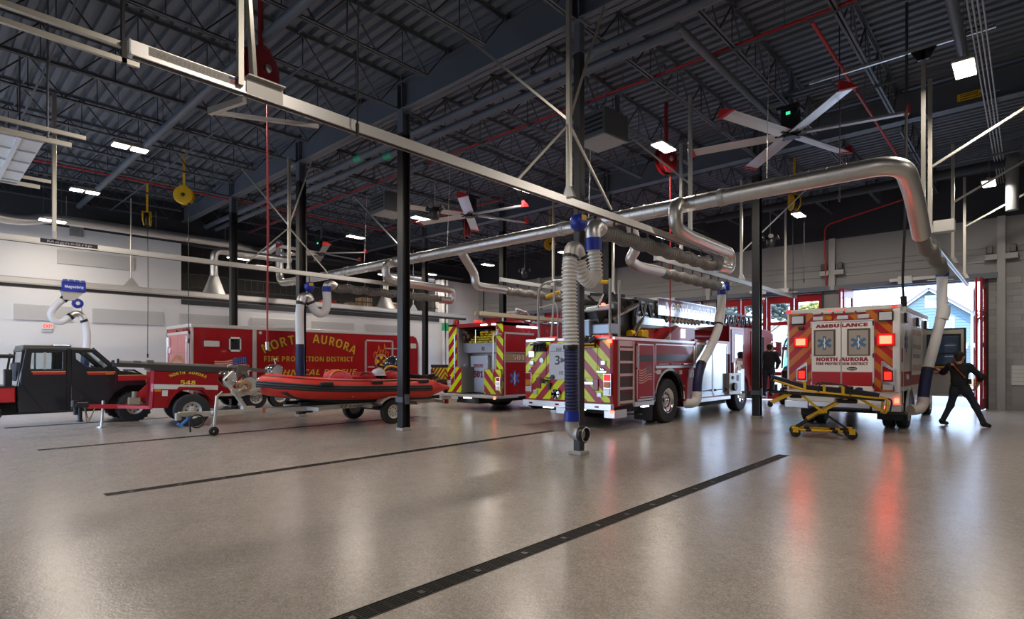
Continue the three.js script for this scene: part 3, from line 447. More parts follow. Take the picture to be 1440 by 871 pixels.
{ // hose at the central post
  const h = thing('exhaust_hose', 'ribbed pale exhaust hose looping beside the square black post, nozzle near the floor', 'exhaust hose', [-5.15, 0, 7]);
  mesh('top_elbow', tube([[0, 3.66, 0.72], [0, 3.7, 0.58], [0, 3.62, 0.5], [0, 3.45, 0.5]], 0.125, 16, 14), mt.galv, h); mesh('cuff', cy([0, 3.5, 0.5], [0, 3.3, 0.51], 0.132, 0.132, 20), mt.blue, h);
  mesh('loop_hose', ribbed([[0, 3.32, 0.51], [0, 3.05, 0.56], [0, 2.9, 0.55], [0, 2.8, 0.4], [0, 2.87, 0.22], [0, 3.02, 0.14], [0, 3.15, 0.09]], 0.118, 0.055, 0.026, 18), mt.hose, h);
  mesh('saddle', tube([[0, 3.13, 0.1], [0, 3.24, 0.03], [0, 3.24, -0.06], [0, 3.12, -0.11]], 0.12, 16, 16), mt.aluDull, h); each('hose_clamp', [cy([0, 3.15, 0.1], [0, 3.11, 0.12], 0.126, 0.126, 18), cy([0, 3.12, -0.105], [0, 3.08, -0.115], 0.126, 0.126, 18), cy([0, 1.78, -0.1], [0, 1.7, -0.1], 0.12, 0.12, 18), cy([0.06, 1.74, -0.16], [0.12, 1.74, -0.2], 0.03)], mt.black, h);
  mesh('main_hose', ribbed([[0, 3.1, -0.11], [0, 2.9, -0.14], [0, 2.3, -0.13], [0, 1.75, -0.1]], 0.122, 0.055, 0.026, 20), mt.hose, h);
  mesh('rubber_hose', ribbed([[0, 1.72, -0.1], [0, 1.2, -0.095], [0, 0.7, -0.08]], 0.105, 0.05, 0.008, 18), mt.blueHose, h); mesh('cuff', cy([0, 0.75, -0.08], [0, 0.6, -0.08], 0.118, 0.122, 20), mt.blue, h);
  mesh('nozzle_elbow', tube([[0, 0.62, -0.08], [0.0, 0.48, -0.06], [0.07, 0.42, -0.04], [0.16, 0.41, -0.05]], 0.108, 16, 14), M(0.5, 0.49, 0.47, 0.45, 0.3), h);
  mesh('nozzle_ring', turned([[0.08, 0.15], [0.125, 0.15], [0.13, 0.19], [0.125, 0.24], [0.095, 0.24], [0.085, 0.17]], 0, 0.41, -0.05, 24), mt.black, h); mesh('nozzle_lip', turned([[0.105, 0.24], [0.118, 0.245], [0.105, 0.25]], 0, 0.41, -0.05, 24), mt.alu, h);
}
{ // ladder truck hose
  const h = thing('exhaust_hose', 'slanting beige exhaust hose attached to the side of the ladder truck', 'exhaust hose', [-6.42, 0, 14]);
  mesh('top_elbow', tube([[0, 3.66, 1.45], [0, 3.68, 1.65], [0, 3.55, 1.72]], 0.115, 14, 10), mt.galv, h); mesh('cuff', cy([0, 3.58, 1.72], [0, 3.42, 1.72], 0.125, 0.125, 18), mt.blue, h);
  mesh('main_hose', tube([[0, 3.44, 1.72], [0, 3.05, 1.68], [0.01, 2.55, 1.5], [0.02, 1.95, 0.95], [0.04, 1.45, 0.28]], 0.115, 14, 40), mt.hose, h); mesh('kink_collar', [cy([0, 2.86, 1.6], [0, 2.6, 1.5], 0.13, 0.13, 14)], mt.hose, h); each('hose_clamp', [cy([0.01, 2.6, 1.52], [0.01, 2.54, 1.49], 0.122), cy([0.04, 1.48, 0.32], [0.04, 1.4, 0.25], 0.13)], mt.black, h);
  mesh('rubber_hose', tube([[0.04, 1.45, 0.28], [0.05, 1.05, 0.05], [0.05, 0.72, 0.0]], 0.12, 14, 16), mt.blueHose, h); mesh('nozzle_elbow', tube([[0.05, 0.74, 0], [0.05, 0.55, -0.02], [0.0, 0.45, -0.1], [-0.22, 0.42, -0.14]], 0.125, 14, 16), mt.hose, h);
}
{ // ambulance hose
  const h = thing('exhaust_hose', 'long white exhaust hose slanting down beside the right of the ambulance', 'exhaust hose', [-1.42, 0, 15.5]);
  mesh('cuff', cy([0, 3.56, 0.08], [0, 3.4, 0.08], 0.125, 0.125, 18), mt.blue, h); mesh('main_hose', tube([[0, 3.42, 0.08], [0, 3.0, 0.05], [0, 2.6, 0], [-0.1, 2.0, -0.1], [-0.22, 1.35, -0.3]], 0.102, 16, 40), mt.hoseWhite, h); mesh('kink_collar', tube([[0.03, 2.75, 0.02], [0.03, 2.6, 0], [0, 2.46, -0.02]], 0.122, 14, 8), mt.hoseWhite, h);
  mesh('rubber_hose', tube([[-0.22, 1.36, -0.3], [-0.26, 1.05, -0.35], [-0.29, 0.72, -0.38]], 0.11, 14, 14), mt.blueHose, h); mesh('nozzle_elbow', tube([[-0.29, 0.74, -0.38], [-0.3, 0.58, -0.4], [-0.36, 0.48, -0.5], [-0.48, 0.46, -0.66]], 0.112, 14, 14), M(0.55, 0.5, 0.48, 0.6), h); mesh('hose_clamp', cy([-0.22, 1.38, -0.29], [-0.225, 1.31, -0.31], 0.116), mt.black, h);
}
{ // hose before the rescue trailer
  const h = thing('exhaust_hose', 'white exhaust hose looping down in front of the rescue trailer lettering', 'exhaust hose', [-14.66, 0, 7.5]);
  mesh('top_elbow', tube([[0, 3.68, 0.86], [0, 3.74, 0.72], [0, 3.7, 0.62], [0, 3.58, 0.6]], 0.115, 14, 10), mt.galv, h); mesh('cuff', cy([0, 3.66, 0.6], [0, 3.5, 0.6], 0.125, 0.125, 16), mt.blue, h);
  mesh('loop_hose', tube([[0, 3.52, 0.6], [0, 3.2, 0.61], [0, 2.95, 0.54], [0, 2.88, 0.38], [0, 2.98, 0.22], [0, 3.2, 0.1]], 0.118, 14, 40), mt.hoseWhite, h); mesh('saddle', tube([[0, 3.18, 0.11], [0, 3.31, 0.03], [0, 3.3, -0.1], [0, 3.15, -0.17]], 0.122, 14, 14), mt.galv, h);
  mesh('main_hose', tube([[0, 3.16, -0.17], [0, 2.9, -0.2], [0, 1.96, -0.19]], 0.112, 14, 24), mt.hoseWhite, h); each('hose_clamp', [cy([0, 3.2, 0.1], [0, 3.14, 0.13], 0.128), cy([0, 3.16, -0.17], [0, 3.08, -0.18], 0.122), cy([0, 2.0, -0.19], [0, 1.93, -0.19], 0.12)], mt.black, h); mesh('rubber_hose', tube([[0, 1.97, -0.19], [0, 1.5, -0.19], [0, 1.1, -0.17]], 0.118, 14, 12), mt.blueHose, h);
}
// ---------------------------------------------------------------- ceiling fans
{
  const bladeM = M(0.66, 0.66, 0.66, 0.3, 0.55), fan = (x, y, d, R, a0, label) => {
    const f = thing('ceiling_fan', label, 'ceiling fan', [x, y, d], 0, 'large six-bladed ceiling fans');
    mesh('drop_tube', cy([0, 0.35, 0], [0, 7.7 - y, 0], 0.04), mt.steel, f); mesh('motor', [E(-0.16, 0.16, 0.08, 0.55, -0.16, 0.16, 0.03), E(-0.22, 0.22, 0.5, 0.56, -0.22, 0.22), cy([0, -0.06, 0], [0, 0.08, 0], 0.14)], mt.black, f); mesh('mount_beam', [E(-0.8, 0.8, 7.1 - y, 7.16 - y, -0.12, -0.06), E(-0.8, 0.8, 7.1 - y, 7.16 - y, 0.06, 0.12)], mt.steel, f);
    mesh('status_light', E(-0.04, 0.04, 0.38, 0.44, -0.18, -0.161), mt.greenGlow, f);
    const blade = side([[-0.14, -0.03], [-0.09, 0.03], [0.02, 0.05], [0.15, 0.03], [0.02, 0.01]], 0.2, R - 0.08), tip = side([[-0.16, -0.05], [-0.14, 0.13], [0.03, 0.09], [0.17, 0.02]], R - 0.08, R);
    for (let i = 0; i < 6; i++) { const b = mesh('fan_blade', blade, bladeM, f); b.rotation.y = a0 + i * Math.PI / 3; mesh('blade_tip', tip, mt.redMatt, b); mesh('blade_root', E(0.08, 0.3, -0.01, 0.02, -0.03, 0.03), mt.black, b); }
    for (let i = 0; i < 4; i++) { const a = i * Math.PI / 2 + 0.7; mesh('guy_cable', cy([0.15 * Math.cos(a), 0.3, 0.15 * Math.sin(a)], [1.3 * Math.cos(a), 7.0 - y, 1.3 * Math.sin(a)], 0.005, 0.005, 5), mt.steel, f); }
  };
  fan(-3.7, 6.3, 12.66, 2.05, 0.22, 'largest ceiling fan, silver blades with red tips, above the ambulance'); fan(-12.57, 6.0, 11.68, 2.0, 0.2, 'middle ceiling fan above the fire engine, seen edge-on'); fan(-21.51, 6.0, 11.65, 1.95, 0.65, 'farthest ceiling fan, in front of the storage loft');
}
// ---------------------------------------------------------------- reels and hanging cords
function reel(kind, x, y, d, r, w, c, label, turn, drop, end) {
  const t = thing(kind, label, kind === 'hose_reel' ? 'hose reel' : 'cord reel', [x, y, d], turn, kind === 'hose_reel' ? 'red hose reels under the roof' : 'yellow cord reels under the roof'), red = kind === 'hose_reel';
  for (const s of [-1, 1]) mesh('side_disc', turned([[0, s * w], [r * 0.3, s * (w + 0.03)], [r * 0.85, s * (w + 0.015)], [r, s * w], [r, s * (w - 0.02)], [0, s * (w - 0.02)]], 0, 0, 0, 28), c, t);
  mesh('wound_hose', turned([[r * 0.45, -w + 0.02], [r * 0.82, -w + 0.03], [r * 0.86, 0], [r * 0.82, w - 0.03], [r * 0.45, w - 0.02]], 0, 0, 0, 24), red ? mt.redDeep : mt.black, t); mesh('hub', turned([[0, w + 0.03], [r * 0.2, w + 0.03], [r * 0.16, w + 0.07], [0, w + 0.07]], 0, 0, 0), red ? mt.alu : mt.black, t);
  mesh('bracket', [E(-w - 0.02, w + 0.02, r * 0.9, r * 0.98, -0.1, 0.1), E(-w - 0.05, -w - 0.03, -0.05, r, -0.08, 0.08), E(-0.03, 0.03, r * 0.95, 7.78 - y, -0.03, 0.03)], c, t); mesh('outlet_guide', E(-0.05, 0.05, -r * 1.02, -r * 0.8, r * 0.3, r * 0.6, 0.02), mt.black, t);
  if (drop) { mesh('drop_line', tube([[0, -r * 0.9, r * 0.45], [0.01, -drop * 0.5, r * 0.45], [0, -drop, r * 0.45]], red ? 0.016 : 0.01, 6, 10), red ? mt.redMatt : mt.black, t); mesh('line_end', cy([0, -drop, r * 0.45], [0, -drop - 0.14, r * 0.45], 0.03, 0.022), red ? mt.alu : mt.black, t); }
}
reel('hose_reel', -9.44, 6.4, 4.02, 0.36, 0.1, mt.redDeep, 'dark red hose reel behind the front end of the nearest rail', 0.5, 4.55); reel('hose_reel', -6.45, 6.4, 12.47, 0.33, 0.1, mt.redDeep, 'bright red hose reel in the middle of the roof beside two steel poles', -0.15, 4.2); reel('hose_reel', -14.82, 6.35, 13.66, 0.38, 0.1, mt.redDeep, 'red hose reel behind the middle ceiling fan', 0.9, 0);
reel('cord_reel', -18.2, 6.4, 5.52, 0.27, 0.07, mt.yellow, 'yellow cord reel facing the camera at the upper left', -0.6, 4.2); reel('cord_reel', -22.1, 6.4, 5.57, 0.24, 0.1, mt.yellow, 'yellow cord reel seen edge-on near the white wall', 1.2, 4.6); reel('cord_reel', -5.29, 6.4, 18.46, 0.24, 0.1, mt.yellow, 'yellow cord reel above the lamp over the ambulance', 0.7, 5); reel('cord_reel', -14.45, 6.35, 17.91, 0.24, 0.08, mt.yellow, 'yellow cord reel at the far back, right of the centre', -0.7, 3);
{ // heavy shore line to the ambulance and thin cords
  const c = thing('power_cable', 'thick black cable hanging from the roof to a plug on the ambulance roof edge', 'cable', [-2.2, 0, 12.7]);
  mesh('cable', tube([[0.64, 7.75, -0.93], [0.5, 5.8, 0.05], [0.36, 4.2, 0.9], [0.26, 3.2, 1.4], [0.24, 2.86, 1.66]], 0.024, 10, 40), mt.rubber, c); mesh('plug', cy([0.24, 2.9, 1.64], [0.24, 2.7, 1.7], 0.06, 0.055), mt.black, c); mesh('plug_cap', cy([0.24, 2.7, 1.7], [0.235, 2.6, 1.71], 0.05), mt.cream, c);
  const thin = [[-5.0, 3.1, 7.0, 3.9, 'thin black cord crossing the near rail at the left'], [-2.6, 11.8, 7, 4.6, 'thin black cord hanging from the roof left of the largest fan'], [-5.6, 20.6, 7, 4.3, 'thin black cord before the dark band over the closed red door']];
  for (const [x, d, a, b, l] of thin) { const o = thing('hanging_cord', l, 'cord', [x, 0, d], 0, 'thin cords hanging from the roof'); mesh('cord', tube([[0, 7.78, 0], [0.005, (7 + b) / 2, 0.01], [0, b, 0]], 0.009, 6, 10), mt.rubber, o); mesh('cord_end', cy([0, b + 0.02, 0], [0, b - 0.1, 0], 0.02, 0.016), mt.black, o); }
}
// black fittings on thin wires
[[-12.68, 5.9, 10.42, 'round black fitting on a thin wire, left of the middle fan'], [-23.3, 5.9, 10.28, 'round black fitting on a thin wire, before the loft'], [-18.06, 5.9, 20.45, 'round black fitting on a thin wire, above the fire engine'], [-6.85, 5.9, 21.09, 'round black fitting on a thin wire, right of the column by the ladder truck']].forEach(([x, y, d, l]) => {
  const o = thing('pendant_fitting', l, 'hanging fitting', [x, y, d], 0.4, 'round black fittings on thin wires');
  mesh('body', turnedY([[0, -0.26], [0.1, -0.25], [0.15, -0.16], [0.17, 0.02], [0.12, 0.1], [0, 0.12]], 0, 0, 0), mt.black, o); for (let i = 0; i < 4; i++) { const a = i * Math.PI / 2; mesh('side_horn', [cy([0.1 * Math.cos(a), 0.02, 0.1 * Math.sin(a)], [0.26 * Math.cos(a), 0.1, 0.26 * Math.sin(a)], 0.05, 0.085, 10)], mt.black, o); mesh('horn_rim', [cy([0.255 * Math.cos(a), 0.098, 0.255 * Math.sin(a)], [0.27 * Math.cos(a), 0.105, 0.27 * Math.sin(a)], 0.088, 0.088, 12)], mt.aluDull, o); }
  mesh('wire', cy([0, 0.1, 0], [0, 7.78 - y, 0], 0.007, 0.007, 5), mt.alu, o);
});
// unit heaters
[[-6.8, 6.25, 10.2, 'grey box-shaped unit heater under the roof behind the centre post'], [-13.8, 5.85, 9.63, 'grey unit heater under the roof left of the middle fan']].forEach(([x, y, d, l]) => {
  const o = thing('unit_heater', l, 'heater', [x, y, d], -0.1); mesh('cabinet', E(-0.42, 0.42, 0, 0.55, -0.4, 0.4, 0.02), M(0.09, 0.1, 0.11, 0.5), o); mesh('bottom_plate', E(-0.4, 0.4, -0.012, 0.0, -0.38, 0.38), M(0.3, 0.3, 0.28, 0.5), o); each('louvre', [0.1, 0.2, 0.3, 0.4].map((v) => E(-0.36, 0.36, v, v + 0.03, -0.43, -0.39)), mt.black, o); mesh('flue', pipe([[0.2, 0.5, 0.3], [0.2, 1.1, 0.3], [1.4, 1.2, 0.3]], 0.06, 0.15), mt.steel, o); each('hanger_rod', [[-0.35, -0.3], [0.35, -0.3], [-0.35, 0.3], [0.35, 0.3]].map(([a, b]) => cy([a, 0.5, b], [a, 1.9, b], 0.008, 0.008, 5)), mt.steel, o);
});
// pipes under the roof
{
  const roofPipe = (n, P, r, m, l, clamps) => { const o = thing(n, l, 'pipe', [0, 0, 0]); mesh('pipe_run', pipe(P, r, 0.25, 12), m, o); if (clamps) each('pipe_hanger', clamps.map((q) => cy(q, [q[0], 7.7, q[2]], 0.008, 0.008, 5)), mt.steel, o); };
  const hx = [-3, -7, -11, -15, -19, -23];
  roofPipe('roof_pipe', [[RIGHT, 6.98, 8.22], [-24.5, 6.98, 8.22]], 0.085, mt.steel, 'upper of two fat grey pipes beside the deep roof beam', hx.map((x) => [x, 7, 8.22])); roofPipe('roof_pipe', [[-4.2, 6.96, 8.62], [-24.5, 6.96, 8.62]], 0.085, mt.steel, 'lower of two fat grey pipes beside the deep roof beam', hx.slice(1).map((x) => [x, 7, 8.62]));
  roofPipe('roof_pipe', [[-4.2, 6.96, 8.5], [-4.2, 6.96, 13.6]], 0.07, mt.steel, 'grey pipe branching towards the street doors above the nearest rail', [[-4.2, 7, 11]]); roofPipe('roof_pipe', [[RIGHT, 6.98, 4.1], [-24.5, 6.98, 4.1]], 0.085, mt.steel, 'fat grey pipe crossing under the roof at the left, behind the nearest lamp', hx.map((x) => [x, 7, 4.1])); roofPipe('roof_pipe', [[-0.86, 6.95, 7.7], [-0.86, 6.95, 13.2]], 0.08, mt.steel, 'grey pipe running to the large lamp at the upper right', [[-0.86, 7, 9]]);
  roofPipe('sprinkler_pipe', [[RIGHT, 7.1, 9.93], [-24.5, 7.1, 9.93]], 0.026, mt.redMatt, 'thin red sprinkler pipe crossing the whole roof', hx.map((x) => [x, 7.1, 9.93])); roofPipe('sprinkler_pipe', [[-2.6, 7.05, 10.0], [-2.6, 7.05, 22.6], [-5.6, 6.6, 23.2], [-5.6, 4.4, 23.4]], 0.03, mt.redMatt, 'thin red pipe running to the street wall and down beside the open door', [[-2.6, 7.1, 14]]); roofPipe('sprinkler_pipe', [[-19.8, 7.0, 2.0], [-19.8, 7.0, 13.5], [-13, 7.0, 13.6]], 0.026, mt.redMatt, 'thin red pipe over the rescue trailer', [[-19.8, 7.1, 6]]);
  roofPipe('sprinkler_pipe', [[RIGHT, 6.9, 19.2], [-24.4, 6.9, 19.2]], 0.03, mt.steel, 'slim grey pipe under the far joists', hx.map((x) => [x, 7.1, 19.2]));
  roofPipe('rain_pipe', [[-0.34, 5.6, 20.2], [-0.34, 7.0, 20.2], [-0.34, 7.15, 20.4]], 0.14, M(0.2, 0.21, 0.22, 0.5), 'short fat grey pipe hanging down at the far right', null); roofPipe('rain_pipe', [[-0.34, 6.95, 20.3], [-9, 6.9, 20.6]], 0.13, mt.dark, 'fat dark pipe running left from the hanging pipe at the right', [[-3, 7, 20.35], [-7, 7, 20.5]]);
  { const o = thing('roof_pipe', 'fat dark pipe along the dark band above the white wall', 'pipe', [-24.3, 6.42, 0]); mesh('pipe_run', cy([0, 0, 4.4], [0, 0, 22], 0.11, 0.11, 14), mt.dark, o); each('pipe_hanger', [5, 9, 13, 17, 21].map((d) => E(-0.3, 0, -0.02, 0.02, d, d + 0.04)), mt.steel, o); const g = thing('pipe_marker', 'green marker on the dark pipe above the white wall', 'pipe marker', [-24.3, 6.42, 6.3], 0, 'green pipe markers'); mesh('wrap', cy([0, 0, -0.3], [0, 0, 0.3], 0.113, 0.113, 14), M(0.03, 0.4, 0.2, 0.5), g); }
  { const o = thing('caution_label', 'small yellow label on the roof beam right of the largest fan', 'label', [-0.95, 7.14, 15.45]); mesh('plate', E(-0.2, 0.2, 0, 0.16, 0, 0.01), mt.yellow, o); mesh('dark_lines', [0.03, 0.08, 0.12].map((y) => E(-0.15, 0.15, y, y + 0.015, -0.003, 0)), mt.black, o).userData.kind = 'stuff'; }
  const c = thing('conduit_bundle', 'bundle of thin steel conduits along the roof at the right edge', 'conduit', [-0.7, 7, 0]); for (let i = 0; i < 4; i++) mesh('conduit', cy([i * 0.06, 0, 6.5], [i * 0.06, 0, 22.8], 0.014, 0.014, 6), mt.aluDull, c); each('cross_strut', [9, 12, 15, 18, 21].map((d) => E(-0.06, 0.26, 0.016, 0.05, d, d + 0.04)), mt.steel, c);
  const s = thing('strut_channel', 'pale strut channel under the deck beside the large fan', 'strut', [-2, 7.0, 12.1]); mesh('channel', E(-1.2, 1.6, 0, 0.05, 0, 0.05), mt.alu, s); mesh('post', [E(0.6, 0.66, -3.0, 0, 0, 0.06)], mt.strut, s); mesh('head_plate', front([[0.45, 0], [0.82, 0], [0.72, -0.18], [0.55, -0.18]], 0.0, 0.06), mt.black, s);
}
// ---------------------------------------------------------------- things on the white wall
{
  const pan = [[2.4, 3.93, 2.92, 3.44, 'acoustic panel at the far left of the lower row'], [4.5, 6.73, 2.92, 3.44, 'acoustic panel second from the left in the lower row'], [7.3, 9.5, 2.92, 3.44, 'acoustic panel third from the left, above the corner of the rescue trailer'], [10.05, 12.1, 2.92, 3.44, 'acoustic panel above the rescue trailer lettering'], [12.78, 15.05, 2.92, 3.44, 'acoustic panel over the far half of the rescue trailer'], [15.7, 18.1, 2.92, 3.44, 'acoustic panel farthest along the lower row'], [3.51, 5.78, 4.92, 5.4, 'single acoustic panel high on the wall behind the pale rail']];
  for (const [a, b, y0, y1, l] of pan) { const o = thing('acoustic_panel', 'pale grey ' + l, 'wall panel', [LEFT, y0, a], 0, 'pale acoustic panels on the white wall'); mesh('panel_face', metres(E(0.002, 0.05, 0, y1 - y0, 0, b - a, 0.01)), new THREE.MeshStandardMaterial({ map: panelMap, roughness: 0.95, bumpMap: wallBump, bumpScale: 0.004, color: lin(1, 1, 1) }), o); }
  const v = thing('wall_vent', 'square louvred vent high on the white wall below the silver duct', 'vent', [LEFT, 5.92, 3.85]); mesh('vent_frame', [E(0, 0.04, 0, 0.36, 0, 0.04), E(0, 0.04, 0, 0.36, 0.36, 0.4), E(0, 0.04, 0, 0.04, 0.04, 0.36), E(0, 0.04, 0.32, 0.36, 0.04, 0.36), E(0, 0.006, 0.04, 0.32, 0.04, 0.36)], M(0.3, 0.33, 0.33, 0.5), v); for (let i = 0; i < 6; i++) mesh('vent_slat', E(0.006, 0.03, 0.04, 0.32, 0.06 + i * 0.05, 0.08 + i * 0.05), mt.aluDull, v);
  const e = thing('exit_sign', 'small red-lettered EXIT sign on the white wall above the black utility vehicle', 'exit sign', [LEFT, 2.63, 3.1]); mesh('housing', E(0.002, 0.06, 0, 0.22, 0, 0.32, 0.01), M(0.7, 0.68, 0.66, 0.4), e); const l = print('lettering', 0.28, 0.17, 400, (k, W, H) => { textLine(k, 'EXIT', W / 2, H * 0.54, H * 0.95, '#ff2a18', { width: W * 0.86 }); }, [0.063, 0.11, 0.16], 'right', e); l.material.emissive = lin(1, 0.05, 0.03); l.material.emissiveMap = l.material.map; l.material.emissiveIntensity = 1.2;
  mesh('lamp_heads', E(0.002, 0.05, -0.1, 0, 0.0, 0.3, 0.02), M(0.5, 0.5, 0.49, 0.5), e);
  const p = thing('pipe_riser', 'pair of white vertical pipes with a green band at the end of the white wall', 'pipe', [LEFT + 0.1, 0, 20.75]); each('pipe_run', [cy([0, 0, 0], [0, 6.2, 0], 0.09, 0.09, 14), cy([0, 0, 0.26], [0, 6.2, 0.26], 0.09, 0.09, 14)], mt.white, p); each('marker_band', [cy([0, 3.3, 0], [0, 3.75, 0], 0.093, 0.093, 14), cy([0, 3.3, 0.26], [0, 3.75, 0.26], 0.093, 0.093, 14)], M(0.02, 0.3, 0.14, 0.5), p);
  [['green marker on the upper fat pipe', -13.2, 6.98, 8.12], ['green marker on the lower fat pipe', -12.4, 6.96, 8.52]].forEach(([l, x, y, d]) => { const o = thing('pipe_marker', l, 'pipe marker', [x, y, d], 0, 'green pipe markers'); mesh('wrap', [turned([[0.089, -0.16], [0.089, 0.16]], 0, 0, 0.1, 14)], M(0.03, 0.4, 0.2, 0.5), o); });
  const b = thing('alarm_box', 'small round alarm bell and box on the grey street wall near the far corner', 'alarm', [-24.1, 3.9, DOORWALL - 0.02]); mesh('bell', cy([0, 0, -0.09], [0, 0, 0], 0.13, 0.14, 16), M(0.16, 0.16, 0.16, 0.5), b); each('conduit', [E(-0.02, 0.02, 0.1, 2.2, -0.05, -0.01), E(-0.02, 0.02, -1.2, -0.1, -0.05, -0.01)], mt.black, b);
  const n = thing('wall_cabinet', 'white louvred cabinet on the grey blocks at the right edge', 'cabinet', [-0.42, 0, DOORWALL - 0.002]); mesh('cabinet_body', E(0, 0.9, 0.78, 1.42, -0.2, 0, 0.01), M(0.45, 0.45, 0.44, 0.5), n); for (let i = 0; i < 5; i++) mesh('cabinet_drawer', E(0.03, 0.87, 0.8 + i * 0.122, 0.905 + i * 0.122, -0.215, -0.2), M(0.6, 0.6, 0.59, 0.5), n); mesh('cabinet_stand', E(0.02, 0.88, 0, 0.78, -0.18, 0), mt.grey, n);
  for (const [x, l] of [[-0.65, 'pair of small black motor boxes on the pilaster right of the open door'], [-5.41, 'pair of small black motor boxes on the pilaster left of the open door']]) { const o = thing('motor_box', l, 'motor box', [x, 4.95, DOORWALL - 0.2]); for (const s of [-1, 1]) { mesh('motor', E(s * 0.28 - 0.08, s * 0.28 + 0.08, 0, 0.24, -0.08, 0.08, 0.02), mt.black, o); mesh('motor_shelf', E(s * 0.24 - 0.16, s * 0.24 + 0.16, -0.2, -0.02, -0.06, 0.1, 0.01), M(0.3, 0.3, 0.29, 0.5), o); } }
}
// ---------------------------------------------------------------- stored goods on the loft
{
  const put = (n, l, c, x, d, g, m, grp) => { const o = thing(n, l, c, [x, 3.92, d], rnd(-0.2, 0.2), grp); g(o, m); return o; };
  const box = (w, h, dd) => (o, m) => { mesh('carton', E(-w / 2, w / 2, 0, h, -dd / 2, dd / 2, 0.01), m, o); mesh('tape', E(-w / 2 - 0.002, w / 2 + 0.002, 0.0, h + 0.003, -0.03, 0.03), mt.cream, o); };
  const C = [[-25.2, 14.6, 0.5, 0.45, 0.5, 'cardboard box on the loft beside the red tank'], [-25.3, 15.3, 0.5, 0.6, 0.5, 'taller cardboard box on the loft'], [-25.2, 16.0, 0.6, 0.9, 0.6, 'tall stack-sized cardboard box behind the column at the loft edge'], [-25.3, 16.9, 0.6, 0.5, 0.6, 'wide cardboard box at the far part of the loft'], [-25.3, 17.7, 0.5, 0.8, 0.6, 'tall cardboard box near the far loft wall'], [-25.2, 18.7, 0.5, 0.4, 0.5, 'low cardboard box farthest along the loft']];
  for (const [x, d, w, h, e, l] of C) put('carton', l, 'box', x, d, box(w, h, e), mt.card, 'cardboard boxes on the loft');
  put('red_tank', 'red rounded tank on the loft among the boxes', 'tank', -25.1, 13.9, (o) => { mesh('tank_body', E(-0.3, 0.3, 0, 0.6, -0.4, 0.4, 0.1), mt.redMatt, o); mesh('lid', cy([0, 0.58, 0], [0, 0.68, 0], 0.1), mt.black, o); });
  put('red_bag', 'small red bag behind the railing on the loft', 'bag', -25.2, 13.0, (o) => { mesh('bag_body', ball(0, 0.25, 0, 0.3, 0.8, 0.85, 1), mt.redMatt, o); mesh('strap', tube([[0, 0.4, -0.2], [0, 0.65, 0], [0, 0.4, 0.2]], 0.02, 6, 10), mt.black, o); });
  put('hose_coil', 'heap of tan rolled hose on the loft at the left end', 'hose coil', -25.1, 8.2, (o) => { for (const [y, d, r] of [[0.07, -0.35, 0.3], [0.07, 0.3, 0.32], [0.2, -0.2, 0.28], [0.2, 0.25, 0.28], [0.33, 0, 0.26]]) mesh('coil', new THREE.TorusGeometry(r, 0.065, 8, 20).rotateX(Math.PI / 2).translate(0, y, -d), M(0.5, 0.36, 0.16, 0.8), o); });
  put('folded_tarp', 'crumpled pale tarp on the loft before the red tank', 'tarp', -25.1, 11.9, (o) => { mesh('folds', [ball(0, 0.15, 0, 0.35, 0.8, 0.5, 1.1), ball(0.1, 0.2, 0.4, 0.25, 0.8, 0.8, 1), ball(-0.1, 0.2, -0.3, 0.22)], M(0.35, 0.3, 0.24, 0.9), o); });
  [[10.9, 0.9, 'short loose board below the loft edge'], [12.2, 1.5, 'long loose board lying at the loft edge'], [15.0, 1.1, 'loose board at the loft edge under the boxes'], [8.3, 1.3, 'pale pole lying at the left end of the loft edge']].forEach(([d, w, l]) => put('board', l, 'board', -24.66, d, (o) => { mesh('plank', E(-0.05, 0.0, 0.0, 0.09, 0, w), mt.wood, o); o.rotation.y = 0; }));
}
// ---------------------------------------------------------------- vehicles: shared pieces
function wheel(o, x, d, R, W, rimR, rimMat, out, lugs = 0, name = 'wheel') {
  const h = W / 2, g = [turned([[rimR, -h], [R * 0.9, -h], [R * 0.97, -h * 0.92], [R, -h * 0.75], [R, -h * 0.3], [R - 0.012, -h * 0.28], [R - 0.012, -h * 0.22], [R, -h * 0.2], [R, h * 0.2], [R - 0.012, h * 0.22], [R - 0.012, h * 0.28], [R, h * 0.3], [R, h * 0.75], [R * 0.97, h * 0.92], [R * 0.9, h], [rimR, h]], x, R, d, 32)];
  for (let i = 0; i < lugs; i++) for (const s of [-1, 1]) { const b = new THREE.BoxGeometry(W * 0.42, 0.03, R * 0.13).translate(s * W * 0.26, R, 0); b.rotateX((i + (s > 0 ? 0.5 : 0)) / lugs * Math.PI * 2); g.push(b.translate(x, R, -d)); }
  const t = mesh(name, g, mt.rubber, o), s = out;
  mesh('rim', turned([[rimR, -s * h * 0.9], [rimR * 1.02, s * h], [rimR * 0.93, s * h * 0.97], [rimR * 0.86, s * h * 0.55], [rimR * 0.5, s * h * 0.45], [rimR * 0.42, s * h * 0.62], [0, s * h * 0.66]], x, R, d, 28), rimMat, t);
  const n = []; for (let i = 0; i < 8; i++) { const a = i * Math.PI / 4; n.push(cy([x + s * h * 0.5, R + Math.cos(a) * rimR * 0.62, d + Math.sin(a) * rimR * 0.62], [x + s * h * 0.53, R + Math.cos(a) * rimR * 0.62, d + Math.sin(a) * rimR * 0.62], rimR * 0.1, rimR * 0.1, 8)); } mesh('rim_hole', n, mt.black, t).userData.kind = 'stuff';
  mesh('hub', turned([[rimR * 0.3, s * h * 0.4], [rimR * 0.28, s * h * 0.85], [rimR * 0.15, s * h * 1.0], [0, s * h * 1.02]], x, R, d, 16), rimMat === mt.black ? mt.aluDull : rimMat, t);
  return t;
}
const YEL = '#dcec00', REDC = '#a81424';
